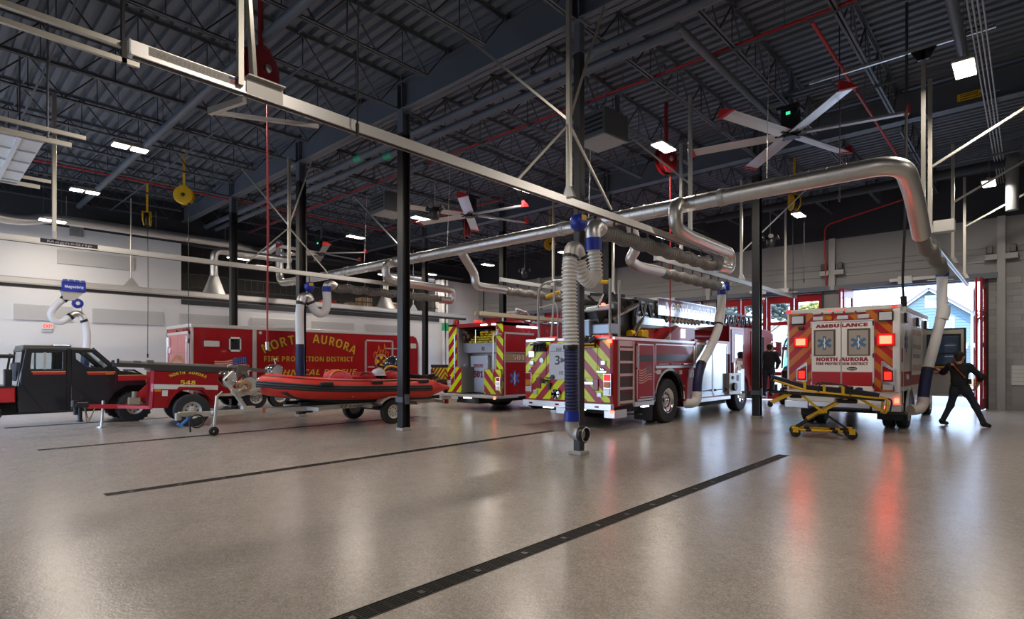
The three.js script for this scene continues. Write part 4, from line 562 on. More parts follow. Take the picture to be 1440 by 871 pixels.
// lamp that really shines: a glowing face and a light in front of it
function beacon(o, name, x0, x1, y0, y1, d, m, power) {
  const r = mesh(name, E(x0, x1, y0, y1, d - 0.03, d, 0.01), m, o);
  if (power) { const l = new THREE.RectAreaLight(m.emissive.getHex(), power, x1 - x0, y1 - y0); l.position.set((x0 + x1) / 2, (y0 + y1) / 2, -d + 0.045); l.lookAt(o.position.clone().add(l.position).add(new THREE.Vector3(0, 0, 5))); l.rotation.set(0, Math.PI, 0); l.name = 'lamp_light'; o.add(l); }
  return r;
}
// ---------------------------------------------------------------- ambulance
{
  const o = thing('ambulance', 'white ambulance with red and amber chevron rear, two lit red lamps and open cab door', 'ambulance', [-3.11, 0, 14.2]), w = 1.115;
  mesh('box_body', [side([[0.03, 0.86], [0.03, 2.72], [4.25, 2.72], [4.25, 0.55], [2.0, 0.55], [1.9, 0.86]], -w, w, 0.035), E(-w + 0.02, w - 0.02, 0.5, 0.9, 1.95, 4.2)], mt.whitePaint, o);
  mesh('roof_trim', [E(-w - 0.01, w + 0.01, 2.63, 2.735, 0.0, 4.28, 0.02)], mt.cream, o); for (const s of [-1, 1]) mesh('corner_post', E(s * w - (s > 0 ? 0.15 : -0.0), s * w + (s > 0 ? 0.0 : 0.06), 0.86, 2.65, -0.005, 0.1, 0.02), mt.whitePaint, o);
  print('rear_stripes', 2.1, 1.76, 260, (k, W, H) => { stripes(k, 0, 0, W / 2, H, W * 0.165, '#a3121a', '#b8690c', 1, 14); stripes(k, W / 2, 0, W / 2, H, W * 0.165, '#a3121a', '#b8690c', -1, 30); }, [-0.035, 1.76, -0.004], 'rear', o, { opaque: true, rough: 0.3 });
  const doorText = (left) => (k, W, H) => {
    k.fillStyle = '#e3ded4'; k.fillRect(0, 0, W, H); k.fillStyle = '#a8141c'; k.fillRect(0, H * 0.69, W, H * 0.19);
    const F = W * 2, ox = left ? 0 : -W, line = (s, y, size, wd, c, e) => textLine(k, s, F / 2 + ox, H * y, size, c, { width: wd, edge: e });
    line('AMBULANCE', 0.046, H * 0.06, F * 0.86, '#a3121c', '#3a0a0e'); line('NORTH AURORA', 0.515, H * 0.07, F * 0.86, '#a3121c', '#3a0a0e'); line('FIRE PROTECTION DISTRICT', 0.578, H * 0.045, F * 0.86, '#8e1a1c', '#3a0a0e');
    if (!left) { k.fillStyle = '#15120f'; k.beginPath(); k.ellipse(W * 0.34, H * 0.645, W * 0.17, H * 0.026, 0, 0, 7); k.fill(); textLine(k, 'Horton', W * 0.34, H * 0.646, H * 0.03, '#d8d4cc', { style: 'italic bold' }); }
  };
  [[-0.58, 0.02], [0.028, 0.628]].forEach(([a, b], i) => {
    const D = mesh('rear_door', E(a, b, 0.78, 2.41, -0.03, 0.02, 0.01), mt.whitePaint, o); print('door_print', b - a - 0.02, 1.61, 420, doorText(i === 0), [(a + b) / 2, 1.595, -0.033], 'rear', D, { opaque: true, rough: 0.35 });
    const wx = i ? 0.36 : -0.31; mesh('window_frame', E(wx - 0.22, wx + 0.22, 1.65, 2.245, -0.047, -0.03, 0.05), M(0.07, 0.055, 0.04, 0.5), D);
    print('window_star', 0.37, 0.54, 300, (k, W, H) => { k.fillStyle = '#a3988a'; k.fillRect(0, 0, W, H); starOfLife(k, W / 2, H * 0.5, W * 0.42, '#50708e'); }, [wx, 1.94, -0.05], 'rear', D, { opaque: true, rough: 0.2 });
    mesh('hinge', [0.95, 1.6, 2.3].map((y) => E(i ? b - 0.01 : a - 0.02, i ? b + 0.02 : a + 0.01, y, y + 0.1, -0.04, -0.01)), mt.aluDull, D).userData.kind = 'stuff';
  });
  mesh('door_trim', [E(-0.6, 0.65, 2.41, 2.435, -0.045, 0), E(0.62, 0.65, 0.78, 2.41, -0.04, 0)], mt.alu, o); mesh('door_gap', E(0.02, 0.028, 0.78, 2.41, -0.025, -0.01), mt.black, o);
  beacon(o, 'warning_lamp', -0.91, -0.71, 1.9, 2.05, -0.035, mt.redGlow, 26); beacon(o, 'warning_lamp', 0.75, 0.97, 1.9, 2.07, -0.035, mt.redGlow, 26); each('lamp_bezel', [E(-0.97, -0.65, 1.85, 2.10, -0.035, 0, 0.02), E(0.69, 1.03, 1.85, 2.12, -0.035, 0, 0.02)], mt.redSoft, o);
  for (const [a, b] of [[-1.02, -0.72], [0.72, 1.0]]) { const l = mesh('scene_lamp', E(a, b, 2.38, 2.6, -0.05, 0, 0.02), mt.black, o); mesh('lens', E(a + 0.025, b - 0.025, 2.405, 2.575, -0.06, -0.045, 0.01), mt.clearLens, l); }
  [[-0.55, -0.34, 'c'], [-0.27, -0.16, 'a'], [-0.06, 0.16, 'c'], [0.34, 0.56, 'c']].forEach(([a, b, q]) => mesh('marker_lamp', E(a, b, 2.46, 2.55, -0.045, 0, 0.015), q === 'a' ? mt.amberLens : mt.clearLens, o)); mesh('roof_bar_lamp', [-0.56, -0.34, -0.12, 0.1, 0.32].map((x) => E(x, x + 0.18, 2.6, 2.645, -0.04, 0, 0.01)), mt.clearLens, o).userData.kind = 'stuff';
  for (const x of [-0.22, -0.06, 0.09]) mesh('roof_marker_lamp', E(x - 0.02, x + 0.02, 2.665, 2.69, -0.02, 0, 0.006), mt.redDim, o); for (const x of [-1.09, 1.0]) mesh('corner_marker_lamp', E(x - 0.04, x + 0.06, 2.68, 2.73, -0.03, 0.03, 0.01), mt.redDim, o);
  mesh('rear_camera', E(-0.86, -0.74, 2.26, 2.33, -0.09, 0, 0.02), mt.black, o);
  for (const s of [0, 1]) { // tail lamp clusters with slanted tops
    const x0 = s ? 0.78 : -0.90, x1 = s ? 1.02 : -0.67, pts = s ? [[x0, 0.88], [x1, 0.88], [x1, 1.34], [x0 + 0.05, 1.53], [x0, 1.53]] : [[x0, 1.06], [x1, 1.06], [x1, 1.5], [x1 - 0.03, 1.5], [x0, 1.34]];
    const t = mesh('tail_lamp', front(pts, -0.04, 0), mt.chrome, o), i = 0.025, inner = s ? [[x0 + i, 1.09], [x1 - i, 1.09], [x1 - i, 1.32], [x0 + i + 0.03, 1.42], [x0 + i, 1.42]] : [[x0 + i, 1.09], [x1 - i, 1.09], [x1 - i, 1.42], [x0 + i, 1.32]];
    mesh('lens', front(inner, -0.05, -0.035), mt.redLens, t); mesh('lit_lamp', E((x0 + x1) / 2 - 0.065, (x0 + x1) / 2 + 0.065, 1.13, 1.3, -0.06, -0.045, 0.02), mt.redDim, t); if (s) mesh('reverse_lens', E(x0 + 0.03, x1 - 0.03, 0.91, 1.03, -0.055, -0.035, 0.01), mt.clearLens, t);
  }
  mesh('lower_skirt', [E(-w, w, 0.62, 0.86, -0.01, 0.2), E(-0.35, 0.35, 0.66, 0.84, -0.02, 0)], mt.cream, o); mesh('rear_bumper', [E(-w - 0.02, -0.62, 0.44, 0.62, -0.14, 0.1, 0.02), E(-0.6, 0.6, 0.5, 0.62, -0.2, 0.1, 0.02), E(0.62, w + 0.04, 0.46, 0.62, -0.14, 0.12, 0.02)], mt.treadplate, o); mesh('bumper_pad', [E(-0.6, 0.6, 0.47, 0.5, -0.2, -0.02), E(w - 0.42, w + 0.1, 0.40, 0.47, -0.1, 0.12, 0.02)], mt.black, o); mesh('undercarriage', [E(-0.7, 0.7, 0.4, 0.7, 0.3, 5.6), cy([-0.95, 0.38, 1.35], [0.95, 0.38, 1.35], 0.09), E(-0.95, 0.2, 0.34, 0.55, 2.0, 3.8)], mt.matt, o); each('mud_flap', [E(-1.05, -0.55, 0.2, 0.55, 0.86, 0.88), E(0.55, 1.05, 0.2, 0.55, 0.86, 0.88)], mt.matt, o);
  for (const s of [-1, 1]) { wheel(o, s * 0.98, 1.35, 0.385, 0.22, 0.22, mt.alu, s); wheel(o, s * 0.72, 1.35, 0.385, 0.22, 0.22, mt.black, s, 0, 'inner_wheel'); wheel(o, s * 0.93, 5.65, 0.385, 0.22, 0.22, mt.alu, s); }
  // right side
  mesh('side_belt', [E(w - 0.004, w + 0.004, 0.98, 1.3, 0.1, 4.2), E(w - 0.004, w + 0.006, 1.5, 1.8, 0.16, 0.3)], mt.red, o); mesh('wheel_arch', arch(w - 0.02, w + 0.02, 0.42, 1.35, 0.46, 0.53), mt.alu, o); mesh('arch_liner', arch(w - 0.3, w + 0.006, 0.42, 1.35, 0.0, 0.46), mt.black, o);
  print('side_lettering', 1.6, 1.15, 170, (k, W, H) => { k.fillStyle = '#dcd8d2'; k.fillRect(0, 0, W, H); textLine(k, 'NORTH AURORA', W / 2, H * 0.13, H * 0.17, '#a8503a', { width: W * 0.86 }); textLine(k, 'FIRE PROTECTION', W / 2, H * 0.42, H * 0.12, '#7a2c2c', { width: W * 0.8 }); textLine(k, 'DISTRICT', W / 2, H * 0.62, H * 0.11, '#2c3f78', { width: W * 0.75 }); textLine(k, 'AMBULANCE', W / 2, H * 0.86, H * 0.17, '#8e3a38', { width: W * 0.86 }); }, [w + 0.006, 1.78, 2.3], 'right', o, { opaque: true });
  print('side_star', 0.5, 0.6, 200, (k, W, H) => starOfLife(k, W / 2, H / 2, W * 0.45, '#3a3f9a'), [w + 0.007, 1.95, 0.75], 'right', o);
  for (const d of [0.45, 2.2, 3.6]) { const l = mesh('side_lamp', E(w, w + 0.05, 2.36, 2.58, d, d + 0.3, 0.02), mt.black, o); mesh('lens', E(w + 0.045, w + 0.06, 2.39, 2.55, d + 0.03, d + 0.27), mt.clearLens, l); } mesh('side_marker', E(w, w + 0.04, 1.13, 1.25, 0.7, 0.9, 0.03), mt.clearLens, o); beacon(o, 'corner_lamp', w - 0.1, w - 0.02, 0.64, 0.74, -0.012, mt.redGlow, 8); mesh('bumper_lamp', E(w - 0.26, w - 0.2, 0.52, 0.57, -0.16, -0.14), mt.redGlow, o); mesh('compartment_door', [E(w - 0.002, w + 0.01, 0.62, 2.3, 0.32, 0.36), E(w - 0.002, w + 0.01, 1.32, 2.3, 3.2, 3.22)], mt.alu, o); mesh('tailpipe', cy([0.8, 0.46, 0.5], [1.06, 0.46, 0.62], 0.05), mt.aluDull, o);
  // cab
  mesh('cab_body', [side([[4.2, 0.55], [4.2, 2.05], [4.75, 2.05], [5.5, 1.42], [6.45, 1.28], [6.6, 1.0], [6.6, 0.5], [6.1, 0.45], [6.05, 0.7], [5.65, 0.86], [5.25, 0.7], [5.2, 0.45]], -0.98, 0.98, 0.05)], mt.whitePaint, o); mesh('windscreen', bar([0, 2.0, 4.82], [0, 1.45, 5.48], 1.7, 0.02), mt.darkGlass, o); mesh('side_mirror', [E(1.06, 1.3, 1.45, 1.85, 5.1, 5.2, 0.04), bar([0.98, 1.6, 5.2], [1.1, 1.6, 5.15], 0.04)], mt.black, o);
  const D = mesh('cab_door', [front([[0.98, 0.62], [1.9, 0.62], [1.9, 2.37], [1.0, 2.37]], 4.18, 4.24, [[[1.14, 1.45], [1.78, 1.45], [1.78, 2.2], [1.14, 2.2]]])], mt.cream, o, 'open door seen from inside with a blue-tinted window');
  mesh('door_window', E(1.13, 1.79, 1.44, 2.21, 4.2, 4.22), mt.blueGlass, D); mesh('window_seal', [E(1.1, 1.82, 1.41, 1.45, 4.16, 4.2), E(1.1, 1.82, 2.2, 2.24, 4.16, 4.2), E(1.1, 1.14, 1.45, 2.2, 4.16, 4.2), E(1.78, 1.82, 1.45, 2.2, 4.16, 4.2), E(1.14, 1.78, 1.72, 1.75, 4.17, 4.2)], mt.black, D); mesh('door_lining', E(1.04, 1.86, 0.68, 1.2, 4.155, 4.18, 0.01), mt.treadplate, D); print('door_chevrons', 0.84, 0.15, 200, (k, W, H) => stripes(k, 0, 0, W, H, H * 1.1, '#e0dcd4', '#a3121a', -1), [1.45, 1.29, 4.17], 'rear', D, { opaque: true }); mesh('door_edge', [E(1.88, 1.92, 0.6, 2.39, 4.16, 4.26), E(0.98, 1.92, 2.36, 2.39, 4.16, 4.26)], mt.black, D); mesh('grab_handle', E(1.02, 1.5, 1.36, 1.4, 4.12, 4.17, 0.015), mt.yellow, D);
}
// ---------------------------------------------------------------- ladder truck
{
  const o = thing('ladder_truck', 'big red ladder truck with chevron rear and a lettered ladder on its roof', 'fire truck', [-7.83, 0, 10.3]), w = 1.262;
  mesh('body', [side([[0.02, 0.52], [0.02, 2.0], [3.95, 2.02], [3.95, 0.5], [3.4, 0.5], [3.28, 0.9], [3.0, 1.22], [2.55, 1.33], [2.1, 1.22], [1.82, 0.9], [1.7, 0.62], [0.6, 0.56]], -w, w, 0.01)], mt.red, o);
  print('rear_chevrons', 2.42, 1.36, 230, (k, W, H) => { stripes(k, 0, 0, W / 2, H, W * 0.18, REDC, YEL, 1, 20); stripes(k, W / 2, 0, W / 2, H, W * 0.18, REDC, YEL, -1, 30); }, [-0.03, 1.31, 0.012], 'rear', o, { opaque: true, rough: 0.25 });
  const door = mesh('rear_door', E(-0.48, 0.32, 1.1, 1.94, -0.03, 0.02, 0.01), mt.aluDull, o); print('door_print', 0.72, 0.76, 260, (k, W, H) => { k.fillStyle = '#c9ced8'; k.fillRect(0, 0, W, H); textLine(k, 'REF', W * 0.36, H * 0.13, H * 0.13, '#4a4e5a'); k.fillRect(0, H * 0.18, W, 2); textLine(k, '3', W * 0.3, H * 0.46, H * 0.38, '#2c303c'); k.fillStyle = '#4c505e'; for (let i = 0; i < 4; i++) { k.save(); k.translate(W * 0.66, H * 0.46); k.rotate(i * Math.PI / 2); k.beginPath(); k.moveTo(0, 0); k.lineTo(-W * 0.09, -H * 0.22); k.lineTo(W * 0.09, -H * 0.22); k.fill(); k.restore(); } k.beginPath(); k.arc(W * 0.66, H * 0.46, H * 0.08, 0, 7); k.fill(); textLine(k, 'FE', W * 0.45, H * 0.85, H * 0.15, '#6b3440'); }, [-0.08, 1.52, -0.033], 'rear', door, { opaque: true });
  mesh('door_catch', [cy([-0.36, 1.16, -0.07], [-0.36, 1.16, -0.02], 0.05), E(-0.55, -0.4, 1.12, 1.15, -0.08, -0.03)], mt.black, door); mesh('rear_panel_seam', [E(-0.97, -0.6, 1.22, 1.228, 0.002, 0.01), E(-0.6, -0.593, 1.22, 1.8, 0.002, 0.01), E(0.85, 0.857, 1.15, 1.85, 0.002, 0.01), E(0.4, 0.85, 1.15, 1.157, 0.002, 0.01)], mt.redDeep, o);
  mesh('tail_step', [E(-w, w, 0.46, 0.6, -0.08, 0.05, 0.01)], mt.alu, o); for (const x of [-0.5, 0.42]) mesh('step_lamp', E(x - 0.14, x + 0.14, 0.435, 0.46, -0.06, 0), mt.coolGlow, o); mesh('tow_plate', E(-0.3, 0.3, 0.32, 0.46, 0.02, 0.06), mt.alu, o); for (const x of [-1.0, -0.2, 0.1, 0.9]) mesh('step_reflector', E(x - 0.05, x + 0.05, 0.51, 0.55, -0.09, -0.07), mt.redLens, o);
  for (const s of [-1, 1]) { const x = s * 1.13, t = mesh('tail_lamp', E(x - 0.1, x + 0.1, 0.78, 1.26, -0.03, 0.02, 0.01), mt.chrome, o); mesh('red_lens', E(x - 0.08, x + 0.08, 1.1, 1.24, -0.05, -0.02, 0.015), s > 0 ? mt.redDim : mt.redLens, t); mesh('amber_lens', E(x - 0.08, x + 0.08, 0.95, 1.08, -0.05, -0.02, 0.015), mt.amberLens, t); mesh('clear_lens', E(x - 0.08, x + 0.08, 0.8, 0.93, -0.05, -0.02, 0.015), mt.clearLens, t); mesh('rear_pocket', E(s * 0.82 - 0.07, s * 0.82 + 0.07, 0.88, 1.14, -0.02, 0.02, 0.01), mt.redDeep, o); each('rear_lamp', [E(s * 1.02 - 0.06, s * 1.02 + 0.06, 1.44, 1.54, -0.03, 0.02, 0.01), E(s * 0.92 - 0.06, s * 0.92 + 0.06, 0.74, 0.84, -0.03, 0.02, 0.01)], mt.clearLens, o); }
  mesh('rear_lamp', E(-1.12, -0.94, 1.62, 1.78, -0.03, 0.02, 0.01), mt.clearLens, o); mesh('badge', [E(0.86, 1.1, 1.28, 1.31, -0.02, 0.01), ball(0.98, 1.34, 0.005, 0.08, 1, 0.6, 0.2, 10), E(0.42, 0.76, 1.0, 1.08, -0.02, 0.012, 0.02)], mt.chrome, o); each('latch', [cy([-0.72, 1.55, -0.02], [-0.72, 1.55, 0.02], 0.06, 0.06, 16), cy([-1.08, 1.35, -0.02], [-1.08, 1.35, 0.02], 0.035)], mt.clearLens, o); mesh('intake_cap', [turned([[0, -0.02], [0.12, -0.02], [0.12, 0.02], [0, 0.02]], 0, 0, 0).rotateY(Math.PI / 2).translate(-0.28, 0.76, 0.03), ...[0, 1, 2].map((i) => rot(E(-0.4, -0.16, 0.74, 0.78, -0.05, -0.02), 'Z', i * Math.PI / 3, [-0.28, 0.76, 0]))], mt.chrome, o); mesh('rear_connector', [E(-0.74, -0.5, 1.05, 1.09, -0.08, -0.02, 0.01), E(-0.5, -0.44, 0.86, 1.02, -0.05, 0), cy([-0.62, 1.02, -0.08], [-0.62, 1.1, -0.04], 0.04)], mt.black, o);
  mesh('lamp_bracket', [...[-0.92, -0.82, -0.72, -0.64].map((x) => bar([x, 1.78, -0.06], [x + 0.06, 1.98, -0.1], 0.04)), E(-0.95, -0.58, 1.76, 1.98, -0.06, 0.0, 0.02), bar([-1.0, 1.92, -0.1], [-0.5, 1.98, -0.12], 0.035)], mt.black, o); mesh('hose_roll', [...[0, 1, 2, 3].map((i) => cy([0.4 + i * 0.02, 1.86 + i * 0.04, -0.06], [0.85, 1.86 + i * 0.04, -0.06], 0.028)), cy([0.72, 1.95, -0.08], [0.86, 2.04, -0.06], 0.06), cy([0.5, 1.96, -0.08], [0.66, 2.06, -0.08], 0.05)], mt.black, o); mesh('hose_line', [0, 1].map((i) => cy([0.42, 1.84 + i * 0.07, -0.09], [0.84, 1.84 + i * 0.07, -0.09], 0.018)), mt.yellow, o).userData.kind = 'stuff';
  each('upper_light_bar', [E(-0.9, -0.3, 2.0, 2.1, -0.02, 0.1, 0.02), E(0.72, 1.2, 2.0, 2.1, -0.03, 0.1, 0.02)], mt.aluDull, o); mesh('bar_lamp', [E(-0.86, -0.34, 2.02, 2.06, -0.035, -0.02)], mt.coolGlow, o); for (const [a, b] of [[-0.5, -0.26], [0.8, 0.98], [1.02, 1.2]]) mesh('upper_red_lamp', E(a, b, 2.06, 2.1, -0.045, -0.02, 0.008), mt.redDim, o); beacon(o, 'corner_lamp', 1.12, 1.24, 1.92, 2.0, -0.0, mt.redGlow, 10); mesh('low_marker_lamp', [E(w - 0.06, w, 0.4, 0.46, -0.04, 0.02)], mt.redGlow, o);
  // right side: steps, doors, compartments
  const sd = (n, y0, y1, d0, d1, m, p = o, t = 0.014, r = 0.006) => mesh(n, E(w - 0.01, w + t, y0, y1, d0, d1, r), m, p);
  const lad = mesh('side_ladder', [E(w - 0.0, w + 0.03, 0.56, 1.98, 0.17, 0.23), E(w, w + 0.03, 0.56, 1.98, 0.78, 0.84), ...[0.6, 0.9, 1.2, 1.48, 1.76].map((y) => E(w - 0.02, w + 0.04, y, y + 0.055, 0.2, 0.8)), E(w, w + 0.02, 1.86, 1.98, 0.2, 0.8)], mt.aluDull, o); mesh('ladder_recess', [0.66, 0.96, 1.26, 1.54].map((y) => E(w - 0.002, w + 0.004, y, y + 0.2, 0.24, 0.77)), M(0.05, 0.03, 0.025, 0.6), lad).userData.kind = 'stuff'; mesh('grab_rail', [cy([w + 0.06, 1.35, 0.95], [w + 0.06, 1.92, 0.95], 0.018), cy([w, 1.36, 0.95], [w + 0.06, 1.36, 0.95], 0.02), cy([w, 1.9, 0.95], [w + 0.06, 1.9, 0.95], 0.02)], mt.chrome, o);
  const d1 = sd('compartment_door', 0.66, 1.9, 1.0, 1.72, mt.red); mesh('door_frame', [E(w, w + 0.022, 0.62, 0.66, 0.96, 1.76), E(w, w + 0.022, 1.9, 1.93, 0.96, 1.76), E(w, w + 0.022, 0.62, 1.93, 0.96, 0.99), E(w, w + 0.022, 0.62, 1.93, 1.73, 1.76)], mt.alu, d1); print('door_flag', 0.6, 0.62, 220, (k, W, H) => { k.globalAlpha = 0.85; flag(k, 0, H * 0.1, W, H * 0.6, '#d8a894', null, '#5b2a2c', '#e0c0b2'); }, [w + 0.016, 1.18, 1.36], 'right', d1); mesh('door_stripe', E(w + 0.014, w + 0.0165, 1.52, 1.68, 1.0, 1.72), M(0.02, 0.015, 0.018, 0.3), d1); mesh('door_latch', cy([w + 0.03, 0.7, 1.05], [w + 0.03, 0.7, 1.66], 0.016), mt.chrome, d1);
  const d2 = sd('compartment_door', 1.42, 1.92, 1.86, 3.86, mt.red); mesh('door_frame', [E(w, w + 0.022, 1.36, 1.42, 1.82, 3.92), E(w, w + 0.022, 1.92, 1.95, 1.82, 3.92), E(w, w + 0.022, 1.36, 1.95, 1.82, 1.85), E(w, w + 0.03, 1.36, 1.95, 3.88, 3.94)], mt.alu, d2); mesh('door_stripe', E(w + 0.014, w + 0.0165, 1.54, 1.7, 1.86, 3.86), M(0.02, 0.015, 0.018, 0.3), d2); mesh('door_latch', [0, 1, 2].map((i) => cy([w + 0.03, 1.46, 1.95 + i * 0.66], [w + 0.03, 1.46, 2.45 + i * 0.66], 0.014)), mt.chrome, d2).userData.kind = 'stuff';
  mesh('side_fittings', [E(w, w + 0.02, 1.22, 1.32, 1.9, 2.1), cy([w, 1.27, 1.84], [w + 0.03, 1.27, 1.84], 0.03), E(w, w + 0.02, 1.2, 1.3, 3.1, 3.22), E(w, w + 0.015, 1.1, 1.3, 3.62, 3.78), E(w, w + 0.015, 1.1, 1.3, 3.82, 3.92)], mt.clearLens, o).userData.kind = 'stuff'; sd('compartment_door', 0.56, 1.34, 3.42, 3.6, mt.redDeep); mesh('lower_trim', [E(w - 0.02, w + 0.03, 0.5, 0.6, 0.86, 1.74), E(-w, w + 0.02, 2.0, 2.06, 0.04, 3.96)], mt.alu, o); mesh('side_marker', E(w, w + 0.03, 0.86, 0.92, 3.3, 3.38), mt.amberLens, o); mesh('ground_lamp', E(w - 0.08, w, 0.46, 0.49, 1.3, 1.55), mt.coolGlow, o);
  mesh('fender_ring', arch(w - 0.02, w + 0.03, 0.56, 2.55, 0.74, 0.8), mt.chrome, o); mesh('wheel_well', arch(w - 0.6, w - 0.02, 0.56, 2.55, 0.72, 0.74), mt.black, o); each('mud_flap', [E(w - 0.5, w - 0.02, 0.12, 0.62, 1.72, 1.75), E(-w + 0.02, -w + 0.5, 0.12, 0.62, 1.72, 1.75)], mt.matt, o); mesh('chock_holder', [E(w - 0.3, w - 0.02, 0.28, 0.46, 0.1, 0.6, 0.01)], mt.alu, o); mesh('hose_loop', new THREE.TorusGeometry(0.18, 0.012, 6, 24).rotateX(Math.PI / 2).translate(w - 0.2, 0.3, -1.2), mt.black, o); mesh('underbody', [E(-0.9, 0.9, 0.34, 0.56, 0.4, 10), cy([-1.1, 0.56, 2.55], [1.1, 0.56, 2.55], 0.16), E(-1.1, w - 0.06, 0.3, 0.55, 3.9, 6.2)], mt.matt, o);
  for (const s of [-1, 1]) { wheel(o, s * 1.09, 2.55, 0.55, 0.3, 0.31, mt.chrome, s); wheel(o, s * 0.76, 2.55, 0.55, 0.28, 0.3, mt.black, s, 0, 'inner_wheel'); wheel(o, s * 1.08, 7.35, 0.54, 0.32, 0.31, mt.chrome, s); }
  const shiny = M(0.5, 0.5, 0.51, 0.17, 0.9), tall = [E(-w, w, 0.5, 2.12, 3.97, 6.35)]; mesh('mid_body', tall, mt.red, o);
  for (const [a, b] of [[4.05, 5.08], [5.18, 6.1]]) { const r = sd('roller_door', 0.62, 1.98, a, b, shiny, o, 0.012); const sl = []; for (let y = 0.64; y < 1.96; y += 0.06) sl.push(E(w + 0.012, w + 0.0155, y, y + 0.05, a + 0.03, b - 0.03)); mesh('roller_slat', sl, shiny, r).userData.kind = 'stuff'; mesh('roller_frame', [E(w, w + 0.025, 0.56, 0.62, a - 0.03, b + 0.03), E(w, w + 0.025, 1.98, 2.04, a - 0.03, b + 0.03), E(w, w + 0.025, 0.56, 2.04, a - 0.04, a), E(w, w + 0.025, 0.56, 2.04, b, b + 0.04)], mt.alu, r); mesh('lift_bar', [cy([w + 0.035, 0.72, a + 0.1], [w + 0.035, 0.72, b - 0.1], 0.016), ...[a + 0.1, b - 0.1].map((d) => cy([w, 0.72, d], [w + 0.05, 0.72, d], 0.03))], mt.black, r); }
  mesh('running_board', E(w - 0.35, w + 0.06, 0.42, 0.52, 3.95, 6.3, 0.01), mt.alu, o); each('rescue_tools', [E(w - 0.1, w + 0.03, 0.9, 1.75, 6.1, 6.16), E(w - 0.1, w + 0.03, 0.9, 1.75, 6.3, 6.36)], mt.black, o);
  const pp = mesh('pump_panel', E(w - 0.1, w + 0.12, 0.55, 1.18, 6.05, 6.95, 0.01), mt.aluDull, o); mesh('pump_outlet', [cy([w + 0.1, 0.78, 6.35], [w + 0.2, 0.78, 6.35], 0.12, 0.12, 16), cy([w + 0.1, 1.05, 6.3], [w + 0.15, 1.05, 6.3], 0.05), E(w + 0.115, w + 0.13, 0.95, 1.12, 6.6, 6.75)], mt.black, pp);
  // cab
  mesh('cab', [side([[6.35, 0.62], [6.35, 2.6], [9.7, 2.62], [10.25, 2.5], [10.35, 1.55], [10.35, 0.6], [7.95, 0.58], [7.85, 0.95], [7.35, 1.2], [6.9, 0.95], [6.8, 0.62]], -w + 0.02, w - 0.01, 0.03)], mt.red, o);
  for (const s of [1, -1]) { const x = s * (w - 0.01), q = (n, y0, y1, a, b, m, t = 0.012) => mesh(n, E(x - 0.01, x + s * t, y0, y1, a, b, 0.008), m, o); q('cab_door', 0.75, 2.5, 6.5, 7.5, mt.red, 0.02); q('cab_door', 0.75, 2.5, 8.1, 9.4, mt.red, 0.02); q('cab_window', 1.62, 2.36, 6.7, 7.36, mt.darkGlass, 0.03); q('cab_window', 1.62, 2.36, 8.25, 9.25, mt.darkGlass, 0.03); q('door_handle', 0.95, 1.5, 6.55, 6.6, mt.chrome, 0.07); }
  mesh('cab_lower_panel', E(w - 0.01, w + 0.016, 0.62, 1.3, 6.95, 7.5), mt.alu, o); print('door_label', 0.5, 0.3, 100, (k, W, H) => { k.fillStyle = '#c9a24a'; k.fillRect(0, 0, W, H * 0.42); k.fillRect(W * 0.15, H * 0.56, W * 0.6, H * 0.42); }, [w + 0.022, 1.4, 7.1], 'right', o); mesh('cab_step', E(w - 0.2, w + 0.1, 0.34, 0.4, 8.1, 9.2, 0.01), mt.treadplate, o); mesh('windscreen', bar([0, 2.44, 10.29], [0, 1.6, 10.37], 2.2, 0.03), mt.darkGlass, o); mesh('roof_beacons', E(-1.0, 1.0, 2.64, 2.8, 9.6, 9.9, 0.04), mt.redLens, o); mesh('front_bumper', E(-w, w, 0.45, 0.75, 10.35, 10.75, 0.04), mt.chrome, o); mesh('mirror', [E(w + 0.12, w + 0.32, 1.7, 2.2, 10.1, 10.18, 0.03), cy([w - 0.05, 2.2, 10], [w + 0.2, 2.2, 10.12], 0.02)], mt.chrome, o);
  // roof kit
  mesh('turntable', [turnedY([[0, 2.0], [0.95, 2.0], [1.0, 2.06], [0.95, 2.12], [0.5, 2.15], [0, 2.15]], 0.1, 0, 1.6, 28), E(-0.5, 0.55, 2.12, 2.9, 1.1, 2.2, 0.03), turned([[0, -0.62], [0.2, -0.62], [0.2, 0.66], [0, 0.66]], 0, 2.35, 1.0, 18)], mt.black, o); mesh('deck_box', [side([[2.35, 2.05], [3.1, 2.42], [4.1, 2.42], [4.1, 2.05]], w - 0.9, w - 0.05), E(-w + 0.1, -0.2, 2.05, 2.4, 2.3, 4)], mt.red, o); mesh('deck_light', E(w - 0.06, w - 0.03, 2.14, 2.36, 3.3, 3.5), mt.coolGlow, o); mesh('roof_cargo', [E(w - 0.7, w - 0.2, 2.05, 2.32, 3.5, 4.0, 0.03), ball(w - 0.4, 2.38, 3.7, 0.12)], M(0.2, 0.12, 0.06, 0.7), o); mesh('deck_valve', [E(0.5, 0.9, 2.05, 2.3, 1.9, 2.2, 0.03), cy([0.7, 2.2, 1.9], [0.7, 2.2, 1.6], 0.09)], mt.yellow, o);
  for (const [x, t] of [[0.72, 0], [-0.6, 0]]) mesh('lift_cylinder', [cy([x, 2.1, 1.7], [x * 0.85, 2.62, 2.3], 0.1, 0.1, 14), cy([x * 0.85, 2.6, 2.28], [x * 0.7, 3.0, 2.75], 0.065, 0.065, 12)], M(0.14, 0.12, 0.1, 0.25, 0.8), o); mesh('lift_cylinder', [cy([0.62, 2.5, 0.9], [0.62, 2.95, 2.1], 0.075, 0.075, 12)], M(0.14, 0.12, 0.1, 0.25, 0.8), o);
